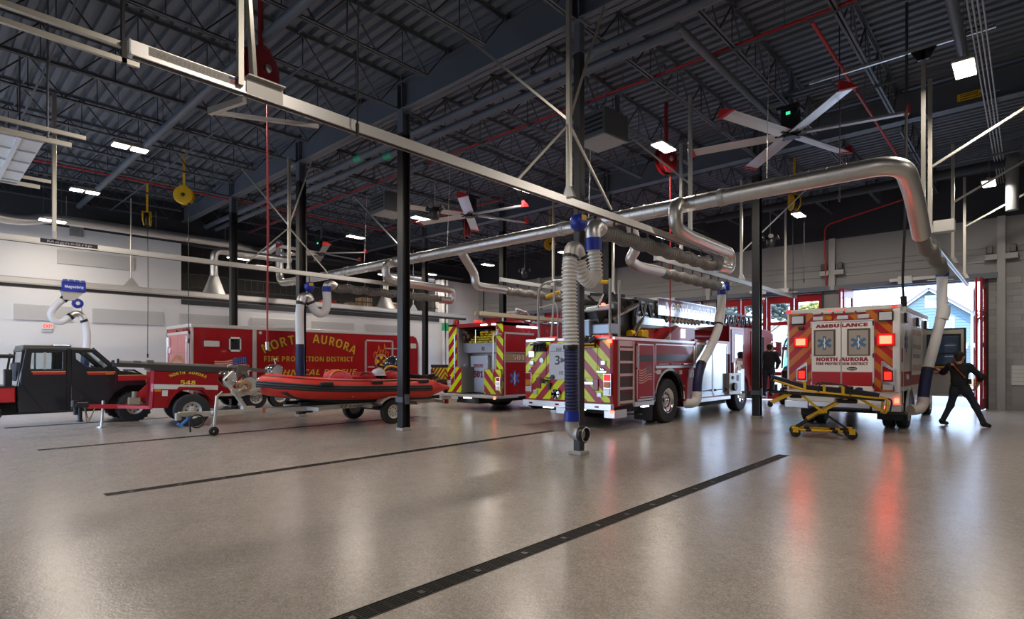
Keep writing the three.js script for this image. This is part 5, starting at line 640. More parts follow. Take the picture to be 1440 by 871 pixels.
  mesh('ladder_butt', [E(-0.55, 0.62, 2.42, 3.08, 1.9, 2.15, 0.02), side([[0.6, 2.75], [0.9, 3.12], [2.1, 3.08], [2.1, 2.4], [1.3, 2.15], [0.8, 2.3]], 0.4, 0.46), side([[0.6, 2.75], [0.9, 3.12], [2.1, 3.08], [2.1, 2.4], [1.3, 2.15], [0.8, 2.3]], -0.5, -0.44)], mt.black, o);
  const railM = M(0.5, 0.5, 0.5, 0.3, 0.9), lat = M(0.06, 0.06, 0.06, 0.4, 0.6);
  [[-1, 0.66, 1.95, 10.6, 2.45, 3.1, 8], [1, 0.66, 1.95, 10.6, 2.45, 3.1, 8]].forEach(([s, x, a, b, y0, y1, n]) => {
    const L = mesh('ladder_rail', [E(s * x - 0.04, s * x + 0.04, y0, y0 + 0.2, a, b, 0.01)], s > 0 ? shiny : railM, o); mesh('top_chord', E(s * x - 0.035, s * x + 0.035, y1 - 0.05, y1 + 0.02, a, b), lat, L); const N = 22, p = (b - a) / N, v = [];
    for (let i = 0; i < N; i++) { v.push(bar([s * x, y0 + 0.18, a + i * p], [s * x, y1, a + (i + 0.5) * p], 0.045)); v.push(bar([s * x, y1, a + (i + 0.5) * p], [s * x, y0 + 0.18, a + (i + 1) * p], 0.045)); } v.forEach((g) => mesh('lattice_bar', g, lat, L));
    const L2 = mesh('fly_rail', [E(s * (x - 0.16) - 0.03, s * (x - 0.16) + 0.03, y0 + 0.12, y0 + 0.26, a + 0.3, b + 0.5), E(s * (x - 0.16) - 0.025, s * (x - 0.16) + 0.025, y1 - 0.18, y1 - 0.12, a + 0.3, b + 0.5)], railM, o); const v2 = []; for (let i = 0; i < 24; i++) { const d = a + 0.3 + i * 0.36; v2.push(bar([s * (x - 0.16), y0 + 0.24, d], [s * (x - 0.16), y1 - 0.15, d + 0.18], 0.035), bar([s * (x - 0.16), y1 - 0.15, d + 0.18], [s * (x - 0.16), y0 + 0.24, d + 0.36], 0.035)); } mesh('lattice_bars', v2, lat, L2).userData.kind = 'stuff';
  });
  const rung = cy([-0.62, 2.52, 0], [0.62, 2.52, 0], 0.018, 0.018, 8); for (let d = 2.3; d < 10.5; d += 0.36) { const m = mesh('rung', rung, railM, o); m.position.z = -d; }
  const sg = mesh('name_board', E(0.72, 0.75, 2.74, 3.2, 2.95, 6.6, 0.005), M(0.66, 0.66, 0.67, 0.2, 0.85), o, 'pale shiny board lettered NORTH AURORA'); print('board_lettering', 3.6, 0.42, 150, (k, W, H) => { k.fillStyle = 'rgba(95,26,62,0.95)'; k.fillRect(0, 0, W, H * 0.42); textLine(k, 'NORTH AURORA', W * 0.53, H * 0.42, H * 0.66, '#ffffff', { width: W * 0.86 }); }, [0.754, 2.97, 4.77], 'right', sg, { rough: 0.15 }); mesh('hose_festoon', Array.from({ length: 9 }, (_, i) => tube([[0.74, 2.72, 3.5 + i * 0.22], [0.76, 2.6, 3.6 + i * 0.22], [0.74, 2.7, 3.74 + i * 0.22]], 0.03, 6, 8)), M(0.3, 0.25, 0.2, 0.5), o).userData.kind = 'stuff'; mesh('ladder_lamps', E(0.7, 0.76, 2.36, 2.44, 2.0, 4.2, 0.01), M(0.1, 0.2, 0.14, 0.2), o);
  // guard rails of the turntable platform
  const gr = M(0.4, 0.39, 0.37, 0.45, 0.6);
  mesh('guard_rail', [tube([[-1.15, 2.02, 0.4], [-1.15, 3.25, 0.4], [-1.1, 3.42, 0.45], [-0.75, 3.5, 0.5], [-0.45, 3.48, 0.5]], 0.03, 8, 30), cy([-0.72, 2.0, 0.35], [-0.72, 3.48, 0.5], 0.028), cy([-1.15, 2.86, 0.4], [-0.74, 2.92, 0.45], 0.018), tube([[-1.2, 3.2, 0.8], [-1.0, 2.95, 0.9], [-0.95, 2.6, 0.9], [-0.95, 2.0, 0.9]], 0.02, 8, 16), cy([-1.2, 3.2, 0.8], [-0.9, 3.3, 0.9], 0.03)], gr, o); mesh('guard_rail', [cy([0.05, 2.0, 0.4], [0.05, 3.44, 0.4], 0.03), cy([0.02, 3.4, 0.4], [0.86, 3.32, 0.55], 0.02), cy([0.86, 2.0, 0.5], [0.86, 3.4, 0.5], 0.03), cy([1.04, 2.0, 0.6], [1.04, 3.36, 0.6], 0.03), cy([0.86, 2.86, 0.5], [1.04, 2.84, 0.6], 0.018), cy([0.05, 2.7, 0.42], [0.86, 2.72, 0.5], 0.03)], gr, o);
  mesh('yellow_bar', cy([0.2, 3.385, 0.43], [0.8, 3.33, 0.53], 0.045, 0.045, 14), mt.yellow, o); mesh('yellow_joint', cy([-1.2, 3.16, 0.75], [-0.85, 3.28, 0.85], 0.05), mt.yellow, o); mesh('platform_gear', [E(0.0, 0.3, 2.1, 2.5, 0.5, 0.9, 0.03), E(-0.6, -0.35, 2.1, 2.9, 0.6, 0.9, 0.03), cy([0.1, 2.75, 0.7], [0.8, 2.8, 0.7], 0.06), E(0.2, 0.8, 2.15, 2.4, 0.6, 1.0, 0.03)], M(0.3, 0.36, 0.42, 0.35, 0.6), o); mesh('platform_red_lamp', E(0.62, 0.7, 2.8, 2.86, 0.5, 0.56, 0.01), mt.redGlow, o); mesh('platform_lattice', [bar([0.05, 3.1, 0.8], [0.35, 2.75, 1.0], 0.06), bar([0.35, 2.75, 1.0], [0.6, 3.15, 1.0], 0.06), bar([0.6, 3.15, 1.0], [0.85, 2.7, 1.1], 0.06), bar([0.05, 3.15, 0.9], [0.9, 3.05, 1.1], 0.07), bar([-0.5, 3.1, 0.9], [-0.2, 2.6, 1.0], 0.06)], mt.black, o);
}
// ---------------------------------------------------------------- fire engine
{
  const o = thing('fire_engine', 'red fire engine with hose bed full of yellow hose and a white numbered rear door', 'fire truck', [-12.8, 0, 12.1]), w = 1.25;
  mesh('body', [E(-w, -0.84, 0.48, 2.72, 0.02, 3.6), E(0.95, w, 0.48, 2.72, 0.02, 3.6), E(-0.84, 0.95, 0.48, 2.0, 0.7, 3.6), E(-0.84, 0.95, 2.0, 2.1, 0.5, 3.6), E(-w, w, 2.62, 2.74, 0.02, 1.2)].map(nz), mt.red, o);
  print('left_chevrons', 0.4, 2.1, 200, (k, W, H) => stripes(k, 0, 0, W, H, W * 1.05, REDC, YEL, 1), [-1.045, 1.62, 0.012], 'rear', o, { opaque: true, rough: 0.25 }); print('right_chevrons', 0.28, 2.1, 200, (k, W, H) => stripes(k, 0, 0, W, H, W * 1.5, REDC, YEL, -1), [1.1, 1.62, 0.012], 'rear', o, { opaque: true, rough: 0.25 });
  for (const s of [-1, 1]) { const x0 = s < 0 ? -1.24 : 0.48, x1 = s < 0 ? -0.55 : 1.22, p = mesh('rear_locker', E(x0, x1, 0.52, s < 0 ? 1.36 : 1.3, -0.04, 0.64, 0.01), M(0.2, 0.19, 0.17, 0.5, 0.3), o); print('locker_chevrons', x1 - x0 - 0.02, s < 0 ? 0.8 : 0.74, 200, (k, W, H) => stripes(k, 0, 0, W, H, W * 0.62, REDC, YEL, -s), [(x0 + x1) / 2, s < 0 ? 0.94 : 0.91, -0.044], 'rear', p, { opaque: true, rough: 0.25 }); const t = mesh('tail_lamp', E(s < 0 ? -1.2 : 1.0, s < 0 ? -1.04 : 1.2, 0.66, 1.06, -0.075, -0.04, 0.01), mt.chrome, p); const c = s < 0 ? -1.12 : 1.1; mesh('red_lens', E(c - 0.06, c + 0.06, 0.94, 1.04, -0.09, -0.07), mt.redLens, t); mesh('amber_lens', E(c - 0.06, c + 0.06, 0.81, 0.92, -0.09, -0.07), mt.clearLens, t); mesh('clear_lens', E(c - 0.06, c + 0.06, 0.68, 0.79, -0.09, -0.07), mt.clearLens, t); mesh('grab_rail', cy([s < 0 ? -0.86 : 0.9, 0.9, -0.06], [s < 0 ? -0.86 : 0.9, 2.4, -0.06], 0.02), mt.chrome, o); }
  const dr = mesh('rear_door', E(-0.74, 0.06, 0.52, 1.72, 0.52, 0.64, 0.01), mt.alu, o); print('door_print', 0.74, 1.14, 220, (k, W, H) => { k.fillStyle = '#c3cfe6'; k.fillRect(0, 0, W, H); textLine(k, 'ENGINE', W * 0.48, H * 0.26, H * 0.12, '#a01822', { font: 'serif', edge: '#3c1014', width: W * 0.6 }); textLine(k, '501', W * 0.48, H * 0.5, H * 0.24, '#a01822', { font: 'serif', edge: '#3c1014', width: W * 0.62 }); }, [-0.34, 1.12, 0.516], 'rear', dr, { opaque: true });
  mesh('rear_wall', [E(-0.82, 0.94, 0.5, 2.1, 0.66, 0.72), E(-0.84, -0.8, 0.5, 2.6, 0.04, 0.7), E(0.91, 0.95, 0.5, 2.6, 0.04, 0.7)], mt.aluDull, o); mesh('hose_box', [E(-0.82, 0.7, 1.8, 2.1, 0.3, 0.7, 0.02), E(-0.83, 0.7, 2.08, 2.12, 0.26, 0.7)], M(0.35, 0.37, 0.42, 0.4, 0.6), o); mesh('wall_rail', [cy([0.66, 0.8, 0.4], [0.66, 2.3, 0.4], 0.02), cy([-0.25, 2.1, 0.3], [-0.25, 2.55, 0.3], 0.018)], mt.chrome, o); mesh('wall_valve', [0.8, 1.0, 1.2, 1.4].map((y) => cy([-0.79, y, 0.3], [-0.68, y, 0.3], 0.06, 0.06, 12)), mt.aluDull, o).userData.kind = 'stuff'; mesh('box_hook', new THREE.TorusGeometry(0.05, 0.012, 6, 14).translate(0.1, 1.94, -0.29), mt.black, o);
  const hg = []; for (let r = 0; r < 5; r++) for (let i = 0; i < 9; i++) { const x = -0.5 + i * 0.15 + (r % 2) * 0.06, y = 2.13 + r * 0.075; hg.push([x, y]); } const fold = E(-0.065, 0.065, 0, 0.06, 0.34, 2.4, 0.02); hg.forEach(([x, y]) => { if (y > 2.35 && x < -0.1) return; const m = mesh('hose_fold', fold, M(0.66 + rnd(-0.08, 0.05), 0.5 + rnd(-0.06, 0.05), 0.02, 0.8), o); m.position.set(x, y, rnd(-0.04, 0.06)); m.rotation.z = rnd(-0.12, 0.12); }); mesh('dark_hose', [[-0.7, 2.3], [-0.6, 2.45], [-0.72, 2.5], [-0.5, 2.34]].map(([x, y]) => cy([x, y, 0.2], [x, y, 2], 0.07)), mt.brown, o);
  mesh('tail_step', [E(-w, w, 0.42, 0.5, -0.3, 0.7, 0.01)], mt.treadplate, o); mesh('underbody', [E(-0.9, 0.9, 0.3, 0.5, 0.2, 8.6), E(-0.7, 0.3, 0.22, 0.42, -0.1, 0.6), cy([-1.1, 0.53, 2.1], [1.1, 0.53, 2.1], 0.15)], mt.matt, o); mesh('plate', E(-0.75, -0.45, 0.34, 0.42, -0.3, -0.28), mt.cream, o); mesh('edge_lamp', [E(-0.2, 0.1, 0.385, 0.42, -0.28, -0.2)], mt.coolGlow, o); beacon(o, 'rear_lamp', 1.17, 1.24, 0.4, 0.48, -0.31, mt.redGlow, 0);
  const bc = mesh('beacon', [cy([-1.08, 2.74, 0.2], [-1.08, 2.9, 0.2], 0.11, 0.09, 16)], mt.redLens, o); mesh('beacon_base', cy([-1.08, 2.72, 0.2], [-1.08, 2.76, 0.2], 0.13), mt.black, bc); mesh('roof_lamp', [E(-0.25, -0.05, 2.76, 2.84, 0.2, 0.4, 0.03)], mt.redDim, o); mesh('bar_lamp', [E(0.3, 0.55, 2.64, 2.68, -0.02, 0.02), E(0.78, 0.92, 2.64, 2.68, -0.02, 0.02), E(w, w + 0.03, 2.58, 2.63, 0.6, 1.6)], mt.coolGlow, o); mesh('deck_fitting', [E(1.0, 1.2, 2.3, 2.38, -0.2, 0.1, 0.02), cy([1.1, 2.38, -0.1], [1.1, 2.5, -0.1], 0.04)], mt.aluDull, o);
  for (const s of [-1, 1]) { wheel(o, s * 1.08, 2.1, 0.53, 0.3, 0.3, mt.chrome, s); wheel(o, s * 0.76, 2.1, 0.53, 0.28, 0.3, mt.black, s, 0, 'inner_wheel'); wheel(o, s * 1.07, 7.0, 0.53, 0.32, 0.3, mt.chrome, s); }
  mesh('side_panel', [E(w, w + 0.012, 0.55, 1.5, 0.12, 1.25), E(w, w + 0.012, 1.82, 2.36, 0.12, 1.25)], mt.red, o); mesh('side_trim', [E(w, w + 0.02, 0.46, 0.52, 0.02, 1.4), E(w, w + 0.02, 1.5, 1.54, 0.06, 1.4), E(w, w + 0.02, 1.78, 1.82, 0.06, 1.4), E(w, w + 0.02, 2.36, 2.42, 0.06, 1.4), E(w, w + 0.02, 0.5, 2.4, 0.05, 0.09)], mt.alu, o); print('side_number', 1.2, 0.24, 220, (k, W, H) => { k.fillStyle = '#9c8a6a'; k.fillRect(0, 0, W, H); textLine(k, '501', W * 0.5, H * 0.54, H * 0.92, '#e6dcc6', { font: 'serif', edge: '#4a120e', width: W * 0.5 }); k.strokeStyle = '#5a4a34'; k.strokeRect(1, 1, W - 2, H - 2); }, [w + 0.014, 1.66, 0.68], 'right', o, { opaque: true }); print('side_star', 0.5, 0.6, 200, (k, W, H) => starOfLife(k, W / 2, H / 2, W * 0.46, '#3a62b8'), [w + 0.015, 1.02, 0.5], 'right', o); each('side_latch', [cy([w, 1.05, 1.0], [w + 0.03, 1.05, 1.0], 0.06), cy([w, 1.95, 1.2], [w + 0.03, 1.95, 1.2], 0.06)], mt.chrome, o);
  mesh('pump_house', E(-w + 0.02, w - 0.02, 0.5, 2.4, 3.6, 4.8), mt.redDeep, o); mesh('cab', side([[4.8, 0.55], [4.8, 2.75], [8.1, 2.75], [8.5, 2.5], [8.6, 0.55]], -w + 0.02, w - 0.02, 0.04), mt.red, o); each('cab_window', [E(w - 0.03, w + 0.005, 1.6, 2.4, 5.0, 6.0), E(w - 0.03, w + 0.005, 1.6, 2.4, 6.9, 7.9)], mt.darkGlass, o); mesh('windscreen', bar([0, 2.6, 8.42], [0, 1.6, 8.62], 2.2, 0.03), mt.darkGlass, o);
  const lr = mesh('ladder_rack', [E(0.95, 1.0, 2.86, 2.98, -0.9, 3.4, 0.01), E(1.16, 1.21, 2.86, 2.98, -0.9, 3.4, 0.01), ...Array.from({ length: 13 }, (_, i) => cy([0.97, 2.92, -0.7 + i * 0.33], [1.2, 2.92, -0.7 + i * 0.33], 0.02, 0.02, 8))], M(0.55, 0.47, 0.34, 0.55, 0.2), o, 'tan ground ladder on the roof'); mesh('rack_arm', [cy([1.05, 2.7, 0.2], [1.05, 2.88, 0.2], 0.03), cy([1.05, 2.7, 2.9], [1.05, 2.88, 2.9], 0.03)], mt.alu, lr); mesh('roof_bar', [E(-0.9, 0.9, 2.76, 2.84, 1.2, 4.6, 0.02), E(0.6, 0.9, 2.9, 3.3, 3.6, 4.6, 0.03)], mt.redDeep, o); mesh('deck_gun', [cy([0, 2.8, 3.0], [0.2, 3.2, 2.2], 0.06), cy([0.2, 3.2, 2.2], [0.5, 3.24, 1.4], 0.05, 0.035)], mt.galv, o);
}
// ---------------------------------------------------------------- rescue trailer
{
  const o = thing('rescue_trailer', 'long enclosed red trailer lettered NORTH AURORA TECHNICAL RESCUE by the white wall', 'trailer', [-19.45, 0, 5.75]), w = 1.15;
  mesh('box_body', side([[0, 0.48], [0, 2.58], [8.1, 2.6], [8.32, 2.5], [8.45, 2.2], [8.45, 0.48]], -w, w, 0.02), mt.red, o); mesh('roof_trim', [E(w - 0.06, w + 0.025, 2.55, 2.66, -0.02, 8.12, 0.01), E(-w - 0.02, w + 0.02, 2.56, 2.66, -0.03, 0.05, 0.01), E(-w, w, 2.58, 2.64, 0, 8.1)], mt.alu, o); each('corner_trim', [E(w - 0.03, w + 0.012, 0.48, 2.56, -0.015, 0.05), E(-w - 0.012, -w + 0.03, 0.48, 2.56, -0.015, 0.05)], mt.alu, o); mesh('side_post', E(w - 0.01, w + 0.03, 0.42, 2.56, 1.78, 1.9, 0.008), mt.aluDull, o); mesh('front_post', E(w - 0.01, w + 0.02, 0.5, 2.3, 8.38, 8.45), mt.alu, o); mesh('lower_trim', [E(w - 0.01, w + 0.02, 0.46, 0.54, 0, 8.4)], mt.alu, o); for (let d = 0.9; d < 7; d += 0.55) mesh('skirt_reflector', E(w + 0.01, w + 0.03, 0.46, 0.54, d, d + 0.24), mt.cream, o);
  const rd = mesh('rear_door', [E(-0.98, -0.008, 0.62, 2.36, -0.03, 0.0, 0.005), E(0.008, 0.98, 0.62, 2.36, -0.03, 0.0, 0.005)], M(0.42, 0.02, 0.02, 0.22, 0, { clearcoat: 1 }), o); mesh('door_frame', [E(-1.06, -0.98, 0.56, 2.44, -0.05, 0.0), E(0.98, 1.06, 0.56, 2.44, -0.05, 0.0), E(-1.06, 1.06, 2.36, 2.44, -0.05, 0)], mt.alu, rd); mesh('door_hardware', [E(-1.0, -0.75, 2.0, 2.3, -0.06, -0.03), E(0.86, 1.0, 2.12, 2.2, -0.07, -0.03), E(0.86, 1.0, 1.2, 1.28, -0.07, -0.03), cy([-0.75, 1.88, -0.05], [-0.75, 1.88, -0.03], 0.1), cy([0.9, 0.7, -0.06], [0.9, 2.3, -0.06], 0.015), cy([-0.9, 0.7, -0.06], [-0.9, 2.3, -0.06], 0.015)], mt.clearLens, rd).userData.kind = 'stuff'; print('door_lettering', 1.5, 0.6, 220, (k, W, H) => { arcText(k, 'NORTH AURORA', W / 2, H * 0.24, W * 0.75, 1.05, H * 0.3, '#b08a2c', { edge: '#5a2a10', sx: 0.85 }); textLine(k, 'FIRE PROTECTION DISTRICT', W / 2, H * 0.84, H * 0.16, '#b08a2c', { width: W * 0.8 }); }, [0, 1.5, -0.033], 'rear', rd); mesh('door_marker', [-0.1, 0.55, 0.85].map((x) => E(x - 0.03, x + 0.03, 2.46, 2.51, -0.05, -0.02)), mt.black, o).userData.kind = 'stuff';
  mesh('side_lamp', E(w, w + 0.04, 1.98, 2.16, 0.34, 0.78, 0.05), mt.cream, o); const wf = mesh('window_frame', [E(w, w + 0.03, 1.84, 1.9, 1.06, 1.42), E(w, w + 0.03, 2.24, 2.3, 1.06, 1.42), E(w, w + 0.03, 1.84, 2.3, 1.06, 1.1), E(w, w + 0.03, 1.84, 2.3, 1.38, 1.42)], mt.cream, o); mesh('window_glass', E(w, w + 0.012, 1.9, 2.24, 1.1, 1.38), mt.darkGlass, wf);
  print('side_flag', 0.98, 0.66, 240, (k, W, H) => flag(k, 2, H * 0.16, W - 4, H * 0.62, '#d8b49a', '#a02020', '#22307a', '#cfd4e8'), [w + 0.004, 1.42, 1.12], 'right', o);
  print('side_lettering', 3.75, 1.6, 180, (k, W, H) => { const c = '#c8921e', e = '#4a1c08'; arcText(k, 'NORTH AURORA', W * 0.49, H * 0.13, W * 1.02, 0.86, H * 0.27, c, { edge: e, sx: 0.95 }); textLine(k, 'FIRE PROTECTION DISTRICT', W * 0.48, H * 0.57, H * 0.15, c, { edge: e, width: W * 0.88 }); textLine(k, 'TECHNICAL RESCUE', W * 0.49, H * 0.86, H * 0.17, c, { edge: e, style: 'italic bold', width: W * 0.92 }); }, [w + 0.004, 1.73, 3.85], 'right', o);
  const sdr = mesh('side_door', E(w, w + 0.02, 0.62, 2.3, 5.98, 7.1, 0.005), mt.red, o); mesh('door_frame', [E(w, w + 0.035, 0.56, 2.36, 5.9, 5.97), E(w, w + 0.035, 0.56, 2.36, 7.1, 7.17), E(w, w + 0.035, 2.3, 2.36, 5.9, 7.17)], mt.alu, sdr); mesh('door_handle', [E(w + 0.02, w + 0.05, 1.3, 1.36, 6.02, 6.3), E(w + 0.02, w + 0.05, 2.02, 2.06, 6.8, 7.4), E(w + 0.02, w + 0.04, 1.9, 2.1, 5.9, 5.96)], mt.alu, sdr);
  print('door_emblem', 0.86, 1.3, 200, (k, W, H) => { k.strokeStyle = '#d07a20'; k.lineWidth = W * 0.03; for (let i = 0; i < 5; i++) { const x = W * (0.2 + i * 0.15), t = [0.3, 0.08, 0.2, 0.02, 0.26][i]; k.beginPath(); k.moveTo(x - W * 0.07, H * 0.42); k.bezierCurveTo(x - W * 0.14, H * 0.25, x + W * 0.06, H * 0.2, x + W * 0.02, H * t); k.bezierCurveTo(x + W * 0.14, H * 0.22, x + W * 0.03, H * 0.3, x + W * 0.08, H * 0.42); k.stroke(); } k.fillStyle = '#b7917c'; k.beginPath(); k.arc(W / 2, H * 0.53, W * 0.34, 0, 7); k.fill(); k.fillStyle = '#4a1010'; k.beginPath(); k.arc(W / 2, H * 0.53, W * 0.27, 0, 7); k.fill(); k.fillStyle = '#d8b020'; for (let i = 0; i < 4; i++) { k.save(); k.translate(W / 2, H * 0.53); k.rotate(i * Math.PI / 2); k.beginPath(); k.moveTo(0, 0); k.lineTo(-W * 0.12, -W * 0.25); k.lineTo(W * 0.12, -W * 0.25); k.fill(); k.restore(); } k.fillStyle = '#8a1a14'; k.beginPath(); k.arc(W / 2, H * 0.53, W * 0.1, 0, 7); k.fill(); textLine(k, 'DOL 15', W / 2, H * 0.93, H * 0.085, '#c08a3a', { width: W * 0.6 }); }, [w + 0.024, 1.58, 6.62], 'right', sdr);
  const w2 = mesh('window_frame', [E(w, w + 0.03, 1.98, 2.36, 7.5, 7.95)], mt.alu, o); mesh('window_glass', E(w + 0.02, w + 0.036, 2.03, 2.31, 7.54, 7.91), mt.darkGlass, w2); mesh('side_lamp', E(w, w + 0.05, 2.06, 2.26, 8.0, 8.28, 0.03), mt.cream, o); mesh('clearance_lamp', [cy([w, 2.46, 2.02], [w + 0.03, 2.46, 2.02], 0.05)], mt.clearLens, o);
  mesh('underframe', [E(-0.8, 0.8, 0.34, 0.5, 0.2, 8.3), E(-0.1, 0.1, 0.4, 0.5, 8.3, 9.4)], mt.matt, o); for (const s of [-1, 1]) for (const d of [1.92, 2.72]) { wheel(o, s * (w - 0.16), d, 0.36, 0.22, 0.2, mt.aluDull, s); } mesh('wheel_arch', [E(w - 0.32, w + 0.015, 0.48, 0.74, 1.5, 3.14)], mt.matt, o); mesh('rear_sill', E(-w, w, 0.44, 0.56, -0.06, 0.04), mt.aluDull, o);
}
// ---------------------------------------------------------------- small red equipment trailer
{
  const o = thing('utility_trailer', 'small red tool trailer numbered 548 with a long tongue and black-framed top', 'trailer', [-15.4, 0, 4.64], -0.17), w = 0.82; o.rotation.order = 'YXZ'; o.rotation.x = -0.05;
  mesh('box_body', [side([[-0.72, 0.42], [-0.76, 1.28], [0.6, 1.28], [0.6, 0.42], [0.46, 0.42], [0.36, 0.72], [0.18, 0.84], [-0.12, 0.84], [-0.3, 0.72], [-0.42, 0.42]], -w, w - 0.02, 0.015)], mt.red, o); mesh('corner_angle', [E(w - 0.06, w - 0.005, 0.42, 1.28, -0.79, -0.73)], M(0.5, 0.05, 0.1, 0.3), o); mesh('stripe', E(w - 0.01, w - 0.012 + 0.006, 0.86, 0.97, -0.72, 0.6), mt.cream, o); mesh('fender', [side([[-0.44, 0.62], [-0.22, 0.92], [0.28, 0.92], [0.52, 0.62], [0.46, 0.62], [0.25, 0.87], [-0.19, 0.87], [-0.38, 0.62]], w - 0.06, w + 0.08)], mt.red, o);
  print('side_lettering', 0.86, 0.38, 320, (k, W, H) => { arcText(k, 'NORTH AURORA', W / 2, H * 0.16, W * 0.9, 0.95, H * 0.25, '#e8b838', { edge: '#5a2408' }); textLine(k, '548', W / 2, H * 0.78, H * 0.36, '#f0c23c', { edge: '#5a2408', width: W * 0.38 }); }, [w - 0.003, 1.13, -0.04], 'right', o); mesh('side_marker', [E(w - 0.02, w + 0.005, 0.8, 0.85, -0.7, -0.58)], mt.amberLens, o); mesh('side_plate', E(w - 0.02, w + 0.004, 0.7, 0.83, -0.55, -0.44), mt.cream, o); mesh('front_reflector', E(w - 0.01, w, 0.8, 0.98, -0.775, -0.73), M(0.8, 0.35, 0.5, 0.3), o);
  mesh('top_frame', [E(-w, w, 1.28, 1.33, -0.8, 0.62), E(w - 0.1, w - 0.02, 1.33, 1.42, -1.45, 0.9), E(-w, -w + 0.08, 1.33, 1.42, -1.45, 0.9)], M(0.03, 0.028, 0.025, 0.5), o); mesh('rolled_mast', [cy([0.2, 1.42, -1.4], [0.2, 1.42, 1.3], 0.06), E(0.1, 0.3, 1.36, 1.52, -0.85, -0.7, 0.02), E(0.14, 0.26, 1.37, 1.49, -1.1, -0.95)], M(0.14, 0.12, 0.1, 0.6), o); mesh('nose_post', cy([0.25, 1.34, -1.4], [0.25, 1.52, -1.4], 0.025), mt.black, o);
  mesh('tongue', [E(-0.05, 0.05, 0.36, 0.45, -1.9, -0.7), bar([-0.6, 0.42, -0.72], [0, 0.4, -1.35], 0.07), bar([0.6, 0.42, -0.72], [0, 0.4, -1.35], 0.07), side([[-1.2, 0.45], [-0.78, 0.55], [-0.78, 0.95]], -0.03, 0.03)], mt.redMatt, o); mesh('coupler', [E(-0.07, 0.07, 0.38, 0.5, -2.12, -1.88, 0.02), cy([0, 0.4, -2.14], [0, 0.54, -2.14], 0.07), cy([0, 0.22, -2.1], [0.02, 0.4, -2.12], 0.045)], mt.black, o); mesh('tongue_stand', [cy([0, -0.05, -1.62], [0, 0.54, -1.62], 0.028), cy([0, -0.08, -1.62], [0, -0.05, -1.62], 0.1, 0.1, 4)], mt.galv, o); mesh('tongue_jack', [cy([0, 0.1, -2.02], [0, 0.38, -2.04], 0.045), cy([0, 0.06, -2.02], [0, 0.1, -2.02], 0.06)], mt.black, o); each('safety_chain', [tube([[0.05, 0.38, -1.95], [0.07, 0.05, -1.88], [0.05, 0.38, -1.76]], 0.012, 6, 16), tube([[-0.05, 0.38, -1.95], [-0.04, 0.12, -1.86], [-0.05, 0.38, -1.76]], 0.012, 6, 16)], M(0.25, 0.17, 0.1, 0.5, 0.7), o); mesh('winch', [E(-0.1, 0.1, 0.45, 0.62, -1.15, -0.9, 0.02), cy([0, 0.6, -1.02], [0, 0.76, -1.02], 0.06)], M(0.3, 0.26, 0.18, 0.6), o); mesh('strap', E(0.04, 0.06, 0.3, 0.56, -1.08, -1.05), M(0.5, 0.2, 0.05, 0.7), o); mesh('axle', cy([-0.95, 0.4, 0.04], [0.95, 0.4, 0.04], 0.05), mt.matt, o);
  mesh('mast_head', [cy([-0.3, 1.28, 1.25], [0.7, 1.28, 1.25], 0.04), E(0.1, 0.32, 1.2, 1.5, 1.1, 1.4, 0.02), bar([0.2, 1.4, 1.2], [0.2, 1.36, 2.0], 0.09), cy([0.0, 1.3, 1.95], [0.4, 1.3, 1.95], 0.03)], M(0.16, 0.15, 0.13, 0.4, 0.6), o);
  [[0.4, 1.14, 0.86, 0.5], [0.35, 1.02, 1.36, 0.2], [0.25, 1.06, 1.86, 0.9], [0.1, 1.36, 2.05, 0.6], [-0.2, 1.16, 1.0, 0.5]].forEach(([x, y, d, a]) => { const l = mesh('floodlight', turned([[0.02, -0.24], [0.07, -0.23], [0.13, -0.14], [0.18, 0.02], [0.19, 0.1], [0.175, 0.1], [0.12, -0.1], [0.03, -0.2]], 0, 0, 0, 24), mt.chrome, o); l.position.set(x, y, -d); l.rotation.set(0, a, -0.2); l.scale.setScalar(1.15); mesh('front_glass', turned([[0, 0.1], [0.175, 0.09]], 0, 0, 0, 24), mt.clearLens, l); mesh('yoke', tube([[0, 0.19, 0], [-0.05, 0.28, 0], [0, 0.3, 0.02]], 0.014, 6, 8), mt.aluDull, l); });
  for (const s of [-1, 1]) wheel(o, s * 0.93, 0.05, 0.38, 0.22, 0.2, mt.aluDull, s);
}
